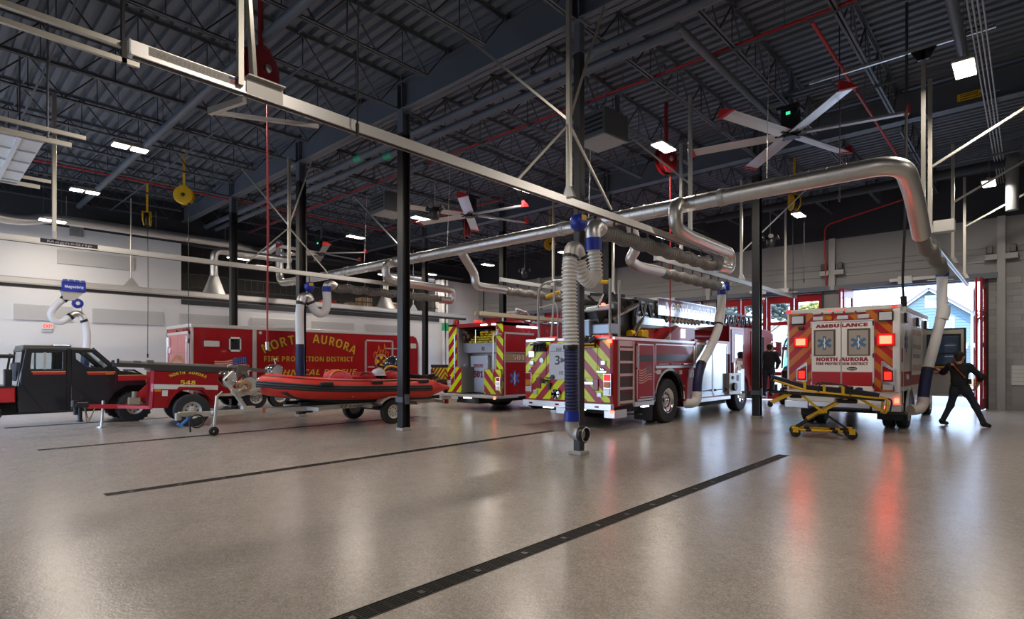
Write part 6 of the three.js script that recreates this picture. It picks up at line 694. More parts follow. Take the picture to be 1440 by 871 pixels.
// ---------------------------------------------------------------- boat trailer and boat
{
  const o = thing('boat_trailer', 'galvanised boat trailer with winch post, jockey wheel and two small white-rimmed wheels', 'trailer', [-12.35, 0, 4.26]), z = M(0.55, 0.54, 0.5, 0.42, 0.6);
  mesh('main_beam', E(-0.05, 0.05, 0.4, 0.5, -0.3, 5.6), z, o); mesh('side_beam', [bar([0, 0.44, 1.0], [0.5, 0.46, 2.6], 0.06, 0.1), bar([0, 0.44, 1.0], [-0.5, 0.46, 2.6], 0.06, 0.1), E(0.47, 0.53, 0.42, 0.52, 2.5, 5.5), E(-0.53, -0.47, 0.42, 0.52, 2.5, 5.5)], z, o); mesh('cross_beam', [1.9, 3.2, 4.6, 5.45].map((d) => E(-0.85, 0.85, 0.42, 0.5, d, d + 0.07)), z, o).userData.kind = 'stuff'; each('bunk', [E(0.3, 0.42, 0.52, 0.6, 1.7, 5.7), E(-0.42, -0.3, 0.52, 0.6, 1.7, 5.7)], mt.matt, o); mesh('beam_joint', E(-0.056, 0.056, 0.395, 0.505, 1.02, 1.12), M(0.5, 0.16, 0.1, 0.5), o); mesh('keel_roller', E(-0.12, 0.12, 0.34, 0.41, 1.9, 2.15), mt.matt, o); print('beam_lettering', 0.9, 0.09, 260, (k, W, H) => textLine(k, 'EZ Loader', W / 2, H / 2, H * 0.9, '#26262a', { style: 'italic bold', width: W * 0.9 }), [0.532, 0.47, 3.0], 'right', o);
  mesh('coupler', [E(-0.06, 0.06, 0.42, 0.52, -0.62, -0.3, 0.02), cy([0, 0.36, -0.62], [0, 0.5, -0.62], 0.06)], M(0.35, 0.33, 0.28, 0.5, 0.5), o); mesh('tie_strap', [bar([0, 0.42, -0.4], [0.1, 0.25, -0.62], 0.04, 0.03), cy([0.1, 0.24, -0.58], [0.1, 0.3, -0.66], 0.025)], M(0.05, 0.25, 0.7, 0.4), o); mesh('coiled_lead', new THREE.TorusGeometry(0.13, 0.014, 6, 22).rotateY(Math.PI / 2).translate(0.08, 0.32, 0.3), mt.black, o); mesh('chain_end', cy([0, 0.1, -0.4], [0, 0.42, -0.42], 0.018), mt.black, o);
  mesh('jockey_leg', [cy([0.12, 0.16, 0.0], [0.12, 0.82, 0.06], 0.03), cy([0.12, 0.8, 0.06], [0.12, 0.9, 0.16], 0.018), cy([0.05, 0.46, 0], [0.12, 0.46, 0.02], 0.05), bar([0.08, 0.1, 0], [0.12, 0.24, 0], 0.1, 0.03)], z, o); mesh('jockey_wheel', turned([[0.03, -0.035], [0.09, -0.03], [0.095, 0], [0.09, 0.03], [0.03, 0.035]], 0.12, 0.095, 0), mt.rubber, o);
  mesh('winch_post', [bar([0, 0.46, 0.72], [0, 1.15, 0.25], 0.1, 0.06), bar([0, 1.12, 0.24], [0, 1.3, 0.42], 0.1, 0.05), bar([0, 0.78, 0.5], [0, 0.96, 1.12], 0.09, 0.06), E(-0.08, 0.08, 0.44, 0.56, 0.6, 0.85)], z, o); mesh('winch_drum', [turned([[0.05, -0.1], [0.13, -0.1], [0.13, -0.08], [0.07, -0.07], [0.07, 0.07], [0.13, 0.08], [0.13, 0.1], [0.05, 0.1]], 0.05, 1.0, 0.62)], M(0.4, 0.25, 0.15, 0.4, 0.5), o); mesh('winch_lever', [bar([0.16, 1.0, 0.62], [0.18, 0.88, 0.45], 0.03), E(0.06, 0.1, 0.86, 0.95, 0.35, 0.7)], z, o); mesh('bow_stop', cy([-0.1, 0.98, 1.12], [0.1, 0.98, 1.12], 0.06), mt.matt, o);
  mesh('axle', [E(-0.9, 0.9, 0.3, 0.36, 3.78, 3.86), E(-0.5, 0.5, 0.36, 0.42, 3.7, 3.95)], mt.matt, o); for (const s of [-1, 1]) { wheel(o, s * 0.87, 3.82, 0.3, 0.16, 0.17, M(0.62, 0.6, 0.55, 0.45), s); const p = [[3.4, 0.52], [3.5, 0.62], [3.68, 0.68], [3.96, 0.68], [4.14, 0.62], [4.24, 0.52], [4.2, 0.5], [4.1, 0.58], [3.94, 0.645], [3.7, 0.645], [3.54, 0.58], [3.44, 0.5]]; mesh('fender', side(p, s > 0 ? 0.76 : -1.0, s > 0 ? 1.0 : -0.76), z, o); } each('rear_lamp', [E(0.7, 0.9, 0.4, 0.52, 5.55, 5.62, 0.01), E(-0.9, -0.7, 0.4, 0.52, 5.55, 5.62, 0.01)], mt.redLens, o);
}
{
  const o = thing('rescue_boat', 'red inflatable rescue boat with black rubbing strip on its trailer', 'boat', [-12.35, 0, 4.26]), R = 0.245, yb = 0.86, tubeP = [];
  const path = (s) => [[s * 0.74, yb - 0.03, 5.75], [s * 0.74, yb - 0.03, 5.2], [s * 0.74, yb - 0.02, 4.2], [s * 0.74, yb, 3.2], [s * 0.72, yb + 0.03, 2.4], [s * 0.6, yb + 0.08, 1.72], [s * 0.32, yb + 0.13, 1.32], [0, yb + 0.15, 1.22]];
  const full = [...path(1), ...path(-1).reverse().slice(1)], pts = curve(full, 90), taper = (i, N) => { const e = Math.min(i, N - 1 - i) / (N - 1); return R * Math.min(1, 0.14 + e / 0.075 * 0.86); };
  mesh('buoyancy_tube', sweep(pts, taper, 22), mt.boat, o); mesh('hull_floor', side([[1.2, yb - 0.02], [1.5, yb - 0.16], [2.6, yb - 0.31], [5.3, yb - 0.33], [5.3, yb - 0.12], [1.3, yb + 0.02]], -0.62, 0.62, 0.04), mt.grip, o);
  const off = pts.map((p, i) => { const t = pts[Math.min(i + 1, 90)].clone().sub(pts[Math.max(i - 1, 0)]), n = new THREE.Vector3(t.z, 0, -t.x).normalize(); return { p, n }; }); const strip = (dy, k, r, a = 7, b = 83) => sweep(off.slice(a, b + 1).map(({ p, n }) => p.clone().addScaledVector(n, k).add(new THREE.Vector3(0, dy, 0))), r, 8);
  mesh('rubbing_strip', [strip(0.02, R - 0.006, 0.03), strip(-0.028, R - 0.006, 0.028), strip(0.066, R - 0.016, 0.024)], mt.grip, o); mesh('grab_line', strip(0.2, 0.14, 0.011, 8, 82), mt.black, o);
  for (const d of [2.05, 3.35, 4.75, 5.35]) for (const s of [-1, 1]) mesh('carry_handle', E(s * 0.93 - 0.045, s * 0.93 + 0.045, yb + 0.115, yb + 0.205, d - 0.16, d + 0.16, 0.03), mt.grip, o); mesh('bow_line', tube([[0.5, yb + 0.36, 1.5], [0.72, yb + 0.22, 1.65], [0.82, yb + 0.18, 1.85], [0.7, yb + 0.3, 2.1]], 0.014, 6, 16), mt.black, o); mesh('tube_patch', E(0.6, 0.9, yb + 0.2, yb + 0.225, 3.6, 4.6, 0.01), M(0.6, 0.25, 0.16, 0.6), o); mesh('transom', E(-0.55, 0.55, yb - 0.28, yb + 0.3, 5.15, 5.22, 0.01), mt.matt, o); mesh('tow_eye', cy([0.88, yb - 0.14, 2.7], [0.93, yb - 0.14, 2.7], 0.022), mt.chrome, o);
  const m = thing('outboard_motor', 'black outboard motor tilted forward over the stern of the red boat', 'outboard motor', [-12.35, 1.06, 9.2]); mesh('cowl', new THREE.SphereGeometry(0.3, 20, 14).scale(0.72, 1.0, 0.8).rotateX(-0.5).translate(0, 0.34, 0.5), M(0.02, 0.025, 0.035, 0.12, 0, { clearcoat: 1 }), m); mesh('midsection', [bar([0, 0.16, -0.34], [0, -0.04, 0.2], 0.16, 0.2)], mt.black, m); mesh('clamp', [E(-0.14, 0.14, -0.16, 0.12, 0.16, 0.32, 0.02)], mt.matt, m); mesh('lower_leg', [bar([0, -0.04, 0.2], [0, 0.06, 0.9], 0.09, 0.14), cy([0, 0.0, 0.8], [0, 0.02, 1.05], 0.06, 0.04)], mt.black, m); mesh('tiller', cy([0.06, 0.3, -0.7], [0.1, 0.36, -1.05], 0.025), mt.black, m);
  const gear = [['red_bag', 'red and pink stuffed gear bag in the boat, near the bow', 'bag', -12.0, 1.06, 6.85], ['red_bag', 'flatter red gear bag in the middle of the boat', 'bag', -12.0, 1.06, 7.55], ['red_bag', 'red gear bag under the yellow handle in the boat', 'bag', -12.0, 1.06, 8.4]]; gear.forEach(([n, l, c, x, y, d], i) => { const b = thing(n, l, c, [x, y, d], 0.3 * i, 'red gear bags in the boat'); mesh('bag_body', [ball(0, 0.08, 0, 0.26, 0.8, [0.75, 0.5, 0.6][i], 1.15), ball(0.05, 0.02, 0.2, 0.2)], i ? mt.redMatt : M(0.6, 0.05, 0.1, 0.6), b); mesh('bag_strap', [tube([[0.1, 0.05, -0.25], [0.16, 0.24 - i * 0.05, -0.1], [0.1, 0.22 - i * 0.05, 0.2]], 0.018, 6, 12)], i ? mt.black : mt.yellow, b); });
  const h = thing('white_helmet', 'white helmet lying in the boat before the yellow handle', 'helmet', [-11.95, 1.2, 8.0]); mesh('shell', new THREE.SphereGeometry(0.16, 18, 10, 0, Math.PI * 2, 0, Math.PI * 0.55).scale(1, 0.95, 1.2), M(0.6, 0.64, 0.72, 0.3), h); mesh('brim', turnedY([[0.15, -0.02], [0.2, -0.03], [0.2, -0.015], [0.15, 0]], 0, 0, 0), M(0.6, 0.64, 0.72, 0.3), h); mesh('liner', ball(0, -0.04, 0, 0.13, 1, 0.5, 1), mt.matt, h);
  const y = thing('yellow_handle', 'arched yellow handle rising from the boat beside the white helmet', 'handle', [-11.95, 1.1, 8.4]); mesh('arch', tube([[0, 0, -0.3], [0, 0.26, -0.18], [0, 0.3, 0.05], [0, 0.2, 0.28], [0, 0.0, 0.34]], 0.022, 8, 24), mt.gold, y); each('end_cap', [cy([0, -0.03, -0.3], [0, 0.04, -0.3], 0.035), cy([0, -0.03, 0.34], [0, 0.04, 0.34], 0.035)], mt.black, y);
}
// ---------------------------------------------------------------- black utility vehicle
{
  const o = thing('utility_vehicle', 'black four-door off-road utility vehicle with red and gold stripe and red rear bed', 'off-road vehicle', [-17.55, 0, 1.0]), w = 0.76, tr = M(0.010, 0.011, 0.015, 0.3, 0, { clearcoat: 0.6 });
  mesh('lower_body', side([[0.72, 0.34], [0.68, 0.94], [0.74, 1.32], [2.5, 1.3], [2.9, 1.25], [3.3, 1.12], [3.45, 0.95], [3.4, 0.72], [3.2, 0.88], [2.8, 0.9], [2.5, 0.7], [2.36, 0.36], [1.4, 0.33]], -w, w, 0.03), tr, o);
  mesh('roof', side([[0.76, 1.76], [0.8, 1.85], [1.6, 1.87], [2.0, 1.85], [2.16, 1.82], [2.1, 1.78]], -w + 0.02, w - 0.0, 0.02), M(0.05, 0.045, 0.035, 0.5), o); mesh('cage_post', [bar([w - 0.05, 0.95, 0.72], [w - 0.05, 1.8, 0.82], 0.07), bar([w - 0.04, 1.28, 2.62], [w - 0.06, 1.84, 2.08], 0.07), bar([w - 0.03, 0.9, 1.62], [w - 0.05, 1.84, 1.62], 0.09), bar([-w + 0.05, 0.95, 0.72], [-w + 0.05, 1.8, 0.82], 0.07), bar([-w + 0.04, 1.28, 2.62], [-w + 0.06, 1.84, 2.08], 0.07), bar([-w + 0.03, 0.9, 1.62], [-w + 0.05, 1.84, 1.62], 0.09)], tr, o);
  mesh('windscreen', bar([0, 1.3, 2.6], [0, 1.82, 2.1], 1.36, 0.01), mt.glass, o); mesh('rear_glass', bar([0, 1.1, 0.74], [0, 1.76, 0.8], 1.3, 0.01), mt.glass, o);
  for (const s of [1, -1]) { // doors with window openings
    const x0 = s > 0 ? w - 0.03 : -w - 0.012, x1 = s > 0 ? w + 0.012 : -w + 0.03;
    const mk = (pts, hole) => { const sh = new THREE.Shape(pts.map(([d, y]) => new THREE.Vector2(d, y))); sh.holes.push(new THREE.Path(hole.map(([d, y]) => new THREE.Vector2(d, y)))); return new THREE.ExtrudeGeometry(sh, { depth: x1 - x0 - 0.02, bevelEnabled: true, bevelSize: 0.012, bevelThickness: 0.01, bevelOffset: -0.012, bevelSegments: 1 }).rotateY(Math.PI / 2).translate(x0 + 0.01, 0, 0); };
    const h1 = [[0.92, 1.34], [1.5, 1.34], [1.5, 1.74], [0.95, 1.74]], h2 = [[1.95, 1.4], [2.3, 1.36], [2.38, 1.42], [2.06, 1.74], [1.75, 1.75], [1.76, 1.58]], a = mesh('rear_door', mk([[0.74, 1.05], [1.15, 0.38], [1.58, 0.36], [1.58, 1.82], [0.84, 1.82], [0.76, 1.3]], h1), tr, o), b = mesh('front_door', mk([[1.66, 0.36], [2.3, 0.36], [2.52, 0.72], [2.58, 1.3], [2.1, 1.82], [1.66, 1.82]], h2), tr, o), gl = (q) => side(q, (x0 + x1) / 2 - 0.003, (x0 + x1) / 2 + 0.003);
    mesh('door_glass', gl(h1), mt.glass, a); mesh('door_glass', gl(h2), mt.glass, b); mesh('window_divider', E(x0, x1, 1.34, 1.74, 1.16, 1.2), mt.aluDull, a); mesh('door_handle', E(x0 - 0.02, x1 + 0.02, 1.05, 1.09, 1.32, 1.46), mt.black, a); mesh('door_handle', E(x0 - 0.02, x1 + 0.02, 1.02, 1.06, 2.4, 2.5), mt.black, b);
    if (s > 0) { mesh('stripe', [E(x1, x1 + 0.003, 1.22, 1.28, 0.96, 1.56)], mt.redMatt, a); mesh('gold_line', [E(x1, x1 + 0.003, 1.28, 1.295, 0.94, 1.56)], mt.gold, a); mesh('stripe', [E(x1, x1 + 0.003, 1.2, 1.26, 1.98, 2.54)], mt.redMatt, b); mesh('gold_line', [E(x1, x1 + 0.003, 1.26, 1.275, 1.96, 2.54)], mt.gold, b); print('door_lettering', 0.24, 0.07, 300, (k, W, H) => textLine(k, 'NAFD', W / 2, H / 2, H * 0.9, '#d9a520', { style: 'italic bold' }), [x1 + 0.004, 1.225, 2.42], 'right', b); }
  }
  mesh('panel_gap', [bar([w + 0.008, 1.0, 0.76], [w + 0.008, 0.4, 1.14], 0.02, 0.02), bar([w + 0.014, 1.0, 1.62], [w + 0.014, 1.82, 1.62], 0.02, 0.06), bar([w + 0.014, 1.02, 1.62], [w + 0.014, 0.42, 2.25], 0.02, 0.025), bar([w + 0.014, 1.3, 1.62], [w + 0.014, 0.36, 1.62], 0.01, 0.02)], M(0.003, 0.003, 0.004, 0.6), o); mesh('hood', side([[2.55, 1.3], [2.9, 1.27], [3.28, 1.14], [3.28, 1.1], [2.55, 1.2]], -w + 0.05, w - 0.05, 0.02), mt.black, o); mesh('hood_stripe', [E(w - 0.01, w + 0.004, 1.04, 1.17, 2.6, 3.28)], mt.redMatt, o); mesh('hood_gold_line', E(w, w + 0.006, 1.17, 1.185, 2.6, 3.2), mt.gold, o); mesh('side_indicator', E(w - 0.01, w + 0.01, 0.98, 1.08, 3.2, 3.28), mt.yellow, o); mesh('winch_frame', [cy([-0.5, 1.3, 3.0], [0.5, 1.3, 3.0], 0.025), cy([0.5, 1.3, 3.0], [0.55, 1.0, 3.45], 0.025), cy([-0.5, 1.3, 3.0], [-0.55, 1.0, 3.45], 0.025), E(-0.5, 0.5, 0.5, 0.95, 3.4, 3.5, 0.03)], mt.black, o); each('headlamp', [E(0.4, 0.7, 0.95, 1.05, 3.36, 3.46, 0.02), E(-0.7, -0.4, 0.95, 1.05, 3.36, 3.46, 0.02)], mt.clearLens, o); mesh('side_mirror', [E(w + 0.02, w + 0.16, 1.38, 1.56, 2.45, 2.5, 0.02), cy([w - 0.05, 1.38, 2.55], [w + 0.08, 1.42, 2.48], 0.015)], mt.black, o);
  mesh('seat', [E(-0.6, 0.6, 0.7, 0.95, 0.75, 1.2, 0.05), E(-0.6, 0.6, 0.9, 1.5, 0.7, 0.82, 0.05), E(-0.6, 0.6, 0.7, 0.95, 1.75, 2.15, 0.05), E(-0.6, 0.6, 0.9, 1.55, 1.68, 1.8, 0.05)], mt.matt, o); mesh('steering_wheel', new THREE.TorusGeometry(0.17, 0.016, 8, 24).rotateX(0.6).translate(-0.32, 1.28, -2.35), mt.black, o); mesh('dashboard', E(-w + 0.06, w - 0.06, 0.95, 1.28, 2.42, 2.6, 0.04), mt.matt, o);
  mesh('roof_lamp', [E(-0.3, 0.3, 1.87, 1.93, 1.35, 1.75, 0.03)], M(0.1, 0.16, 0.3, 0.2, 0, { clearcoat: 1 }), o); mesh('roof_rack', [E(-w + 0.05, w - 0.05, 1.84, 1.9, 0.8, 1.36, 0.015)], M(0.1, 0.08, 0.06, 0.6), o); mesh('rear_gear', [bar([0.5, 0.95, 0.5], [0.5, 1.7, 0.6], 0.04), cy([0.62, 1.64, 0.3], [0.62, 1.64, 0.66], 0.045), bar([0.62, 1.2, 0.36], [0.62, 1.64, 0.36], 0.03), E(0.4, 0.66, 0.95, 1.35, 0.48, 0.62, 0.03), bar([0.6, 0.95, 0.02], [0.6, 1.42, 0.3], 0.28, 0.06)], mt.black, o);
  mesh('cargo_bed', side([[-0.7, 0.62], [-0.7, 0.95], [0.66, 0.95], [0.66, 0.6], [0.42, 0.6], [0.2, 0.8], [-0.2, 0.8], [-0.36, 0.62]], -w + 0.02, w + 0.02, 0.02), mt.redMatt, o); mesh('bed_rim', E(-w, w + 0.03, 0.93, 0.97, -0.7, 0.66), mt.black, o); mesh('chassis', [E(-0.5, 0.5, 0.3, 0.62, -0.5, 3.3), E(-0.53, 0.53, 0.6, 1.08, 2.4, 3.35), E(-0.53, 0.53, 0.6, 0.9, -0.6, 0.5)], mt.matt, o); each('axle', [cy([-0.65, 0.37, 0.05], [0.65, 0.37, 0.05], 0.05), cy([-0.65, 0.37, 2.95], [0.65, 0.37, 2.95], 0.05)], mt.matt, o);
  for (const s of [-1, 1]) for (const d of [0.05, 2.95]) wheel(o, s * 0.68, d, 0.37, 0.27, 0.19, mt.aluDull, s, 20);
}
// ---------------------------------------------------------------- pickup with chevron tailgate, and a small vehicle by the street doors
{
  const o = thing('pickup_truck', 'red pickup truck with chevron tailgate half hidden behind the fire engine', 'pickup', [-19.15, 0, 16.3]), w = 0.98;
  mesh('truck_bed', side([[0, 0.58], [0, 1.3], [2.0, 1.3], [2.0, 0.58], [1.5, 0.55], [1.35, 0.85], [1.0, 0.98], [0.65, 0.85], [0.5, 0.55]], -w, w, 0.03), mt.red, o); print('tailgate_chevrons', 1.86, 0.62, 130, (k, W, H) => { stripes(k, 0, 0, W / 2, H, W * 0.13, REDC, YEL, 1); stripes(k, W / 2, 0, W / 2, H, W * 0.13, REDC, YEL, -1); }, [0, 0.95, -0.004], 'rear', o, { opaque: true }); mesh('tailgate_top', E(-w, w, 1.28, 1.4, -0.02, 0.08, 0.02), mt.black, o); mesh('rear_bumper', E(-w, w, 0.45, 0.6, -0.16, 0.05, 0.03), mt.black, o); each('tail_lamp', [E(0.82, 0.99, 0.8, 1.2, -0.02, 0.06, 0.02), E(-0.99, -0.82, 0.8, 1.2, -0.02, 0.06, 0.02)], mt.redLens, o); mesh('cab', side([[2.0, 0.55], [2.0, 1.3], [2.2, 1.85], [3.7, 1.88], [4.3, 1.25], [5.4, 1.1], [5.5, 0.55]], -w + 0.02, w - 0.02, 0.05), mt.red, o); each('cab_glass', [E(-0.8, 0.8, 1.36, 1.75, 2.02, 2.06), E(w - 0.05, w - 0.01, 1.36, 1.76, 2.3, 3.7), E(-w + 0.01, -w + 0.05, 1.36, 1.76, 2.3, 3.7)], mt.darkGlass, o); mesh('chassis', E(-0.7, 0.7, 0.35, 0.6, 0.2, 5.2), mt.matt, o); for (const s of [-1, 1]) for (const d of [1.0, 4.7]) wheel(o, s * 0.84, d, 0.4, 0.26, 0.22, mt.aluDull, s);
  const u = thing('brush_buggy', 'small dark vehicle with a curved clear windscreen by the closed red door', 'off-road vehicle', [-5.88, 0, 21.15]); const z = 0.62;
  mesh('body', side([[0, 0.4], [-0.02, 1.2], [0.25, 1.35], [0.9, 1.5], [1.3, 1.5], [1.3, 0.4]], -z, z, 0.05), mt.black, u); mesh('screen_frame', [tube([[z, 1.3, 0.1], [z, 2.0, 0.3], [z - 0.06, 2.36, 0.5], [z - 0.2, 2.42, 0.6], [0, 2.42, 0.6], [-z + 0.2, 2.42, 0.6], [-z + 0.06, 2.36, 0.5], [-z, 2.0, 0.3], [-z, 1.3, 0.1]], 0.03, 8, 50)], mt.black, u); mesh('windscreen', bar([0, 1.3, 0.12], [0, 2.38, 0.52], 1.16, 0.01), M(0.55, 0.85, 0.85, 0.04, 0, { transmission: 1, thickness: 0 }), u); mesh('mirror', [E(-0.42, -0.24, 1.66, 2.14, -0.06, 0.0, 0.04), cy([-z, 2.1, 0.2], [-0.34, 2.1, -0.02], 0.014)], mt.black, u); mesh('mirror_glass', E(-0.4, -0.26, 1.7, 2.1, -0.068, -0.06), mt.chrome, u); mesh('grille_bar', [0.5, 0.65, 0.8].map((y) => E(-0.5, 0.5, y, y + 0.05, -0.05, 0)), mt.aluDull, u); each('headlamp', [E(-0.55, -0.35, 0.62, 0.76, -0.05, 0, 0.02), E(0.35, 0.55, 0.62, 0.76, -0.05, 0, 0.02)], mt.clearLens, u); mesh('yellow_pouch', E(0.1, 0.3, 1.1, 1.5, -0.12, -0.02, 0.05), mt.yellow, u); for (const s of [-1, 1]) for (const d of [0.2, 1.2]) wheel(u, s * 0.56, d, 0.3, 0.22, 0.16, mt.aluDull, s, 14);
}
// ---------------------------------------------------------------- stretcher
{
  const o = thing('stretcher', 'yellow and black wheeled ambulance stretcher with raised head end behind the ambulance', 'stretcher', [-3.03, 0, 12.5], 0.33), hw = 0.27, Yl = mt.yellow;
  for (const s of [-1, 1]) { mesh('base_rail', [cy([-0.5, 0.15, s * 0.22], [0.46, 0.15, s * 0.22], 0.024, 0.024, 10)], Yl, o); mesh('rail_sleeve', [-0.34, 0.12, 0.3].map((x) => cy([x, 0.15, s * 0.22], [x + 0.1, 0.15, s * 0.22], 0.028, 0.028, 10)), mt.black, o).userData.kind = 'stuff';
    mesh('cross_leg', [bar([-0.42, 0.86, s * 0.19], [-0.02, 0.5, s * 0.19], 0.05, 0.045)], Yl, o); mesh('cross_leg_lower', bar([-0.02, 0.5, s * 0.19], [0.42, 0.17, s * 0.19], 0.04, 0.035), mt.black, o); mesh('cross_leg', [bar([0.38, 0.8, s * 0.15], [-0.3, 0.36, s * 0.15], 0.05, 0.045)], Yl, o); mesh('cross_leg_lower', bar([-0.1, 0.48, s * 0.155], [-0.5, 0.18, s * 0.155], 0.04, 0.035), mt.black, o);
    mesh('side_rail', [cy([-0.95, 0.9, s * hw], [0.98, 0.78, s * hw], 0.02)], s > 0 ? mt.black : mt.black, o); mesh('top_rail', [cy([-0.92, 1.14, s * hw], [-0.3, 0.93, s * hw], 0.022), cy([-0.3, 0.93, s * hw], [0.86, 0.82, s * hw], 0.02)], Yl, o); mesh('drop_rail', [tube([[-0.12, 0.92, s * (hw + 0.03)], [-0.1, 1.06, s * (hw + 0.03)], [0.1, 1.08, s * (hw + 0.03)], [0.36, 1.04, s * (hw + 0.03)], [0.42, 0.98, s * (hw + 0.03)], [0.42, 0.86, s * (hw + 0.03)]], 0.014, 6, 24)], mt.black, o);
    for (const x of [-0.52, 0.46]) { const c = mesh('castor', turned([[0.02, -0.025], [0.085, -0.025], [0.095, 0], [0.085, 0.025], [0.02, 0.025]], 0, 0, 0, 18).rotateY(Math.PI / 2).translate(x, 0.095, -s * 0.22), mt.rubber, o); mesh('castor_fork', [E(x - 0.05, x + 0.05, 0.1, 0.19, s * 0.22 - 0.045, s * 0.22 - 0.03), E(x - 0.05, x + 0.05, 0.1, 0.19, s * 0.22 + 0.03, s * 0.22 + 0.045), E(x - 0.06, x + 0.06, 0.17, 0.2, s * 0.22 - 0.05, s * 0.22 + 0.05, 0.01)], Yl, c); } }
  mesh('base_cross', [E(-0.54, -0.48, 0.13, 0.17, -0.22, 0.22), E(0.42, 0.48, 0.13, 0.17, -0.22, 0.22)], Yl, o); mesh('pivot', cy([0.0, 0.53, -0.21], [0.0, 0.53, 0.21], 0.04), mt.yellow, o); mesh('foot_pedal', [bar([0.08, 0.14, -0.24], [0.28, 0.08, -0.36], 0.1, 0.02)], mt.black, o);
  mesh('mattress', [side([[0, 0], [1, 0], [1, 0.08], [0, 0.08]], -0.25, 0.25, 0.02).scale(1, 1, 1)].map(() => { const P = [[-0.96, 1.15], [-0.3, 0.97], [0.5, 0.9], [0.9, 0.83]], g = []; for (let i = 0; i < 3; i++) g.push(bar([P[i][0], P[i][1] + 0.03, 0], [P[i + 1][0], P[i + 1][1] + 0.03, 0], 0.5, 0.09)); return mergeGeometries(g.map(nz)); }), M(0.012, 0.013, 0.02, 0.55), o); mesh('blue_sheet', [bar([-0.97, 1.235, 0], [-0.62, 1.14, 0], 0.46, 0.02), bar([0.56, 0.96, 0], [0.92, 0.9, 0], 0.46, 0.02)], M(0.05, 0.08, 0.25, 0.7), o); for (const x of [-0.36, -0.02, 0.3]) mesh('restraint_strap', [bar([x, 1.06 - x * 0.12, -0.27], [x, 0.9 - x * 0.06, -0.29], 0.05, 0.012), bar([x, 1.06 - x * 0.12, -0.27], [x, 1.06 - x * 0.12, 0.27], 0.05, 0.012)], Yl, o); mesh('strap_buckle', [ball(0.45, 1.0, 0.02, 0.05, 1.4, 0.7, 1, 10), ball(0.6, 0.98, -0.05, 0.05, 1.4, 0.7, 1, 10), ball(0.3, 1.0, -0.1, 0.05, 1.2, 0.7, 1, 10)], mt.black, o).userData.kind = 'stuff';
  mesh('foot_end', [tube([[0.86, 0.82, -0.25], [1.02, 0.8, -0.25], [1.02, 0.56, -0.22], [0.98, 0.54, 0], [1.02, 0.56, 0.22], [1.02, 0.8, 0.25], [0.86, 0.82, 0.25]], 0.02, 8, 50), bar([0.6, 0.8, -0.2], [0.98, 0.56, -0.2], 0.035), bar([0.6, 0.8, 0.2], [0.98, 0.56, 0.2], 0.035)], Yl, o); each('foot_handle', [tube([[1.0, 0.82, -0.2], [1.1, 0.78, -0.2], [1.08, 0.55, -0.2]], 0.016, 6, 14), tube([[1.0, 0.82, 0.2], [1.1, 0.78, 0.2], [1.08, 0.55, 0.2]], 0.016, 6, 14)], mt.black, o); mesh('head_end', [bar([-0.6, 0.87, -0.22], [-0.95, 0.68, -0.22], 0.07, 0.05), bar([-0.6, 0.87, 0.22], [-0.95, 0.68, 0.22], 0.07, 0.05), cy([-0.95, 0.68, -0.24], [-0.95, 0.68, 0.24], 0.03)], Yl, o); each('head_wheel', [cy([-0.98, 0.64, -0.25], [-0.98, 0.64, -0.2], 0.05), cy([-0.98, 0.64, 0.2], [-0.98, 0.64, 0.25], 0.05)], mt.black, o); each('battery_box', [E(0.2, 0.56, 0.7, 0.78, -0.18, 0.18, 0.02), E(-0.62, -0.4, 0.78, 0.86, -0.16, 0.16, 0.02)], mt.black, o);
}
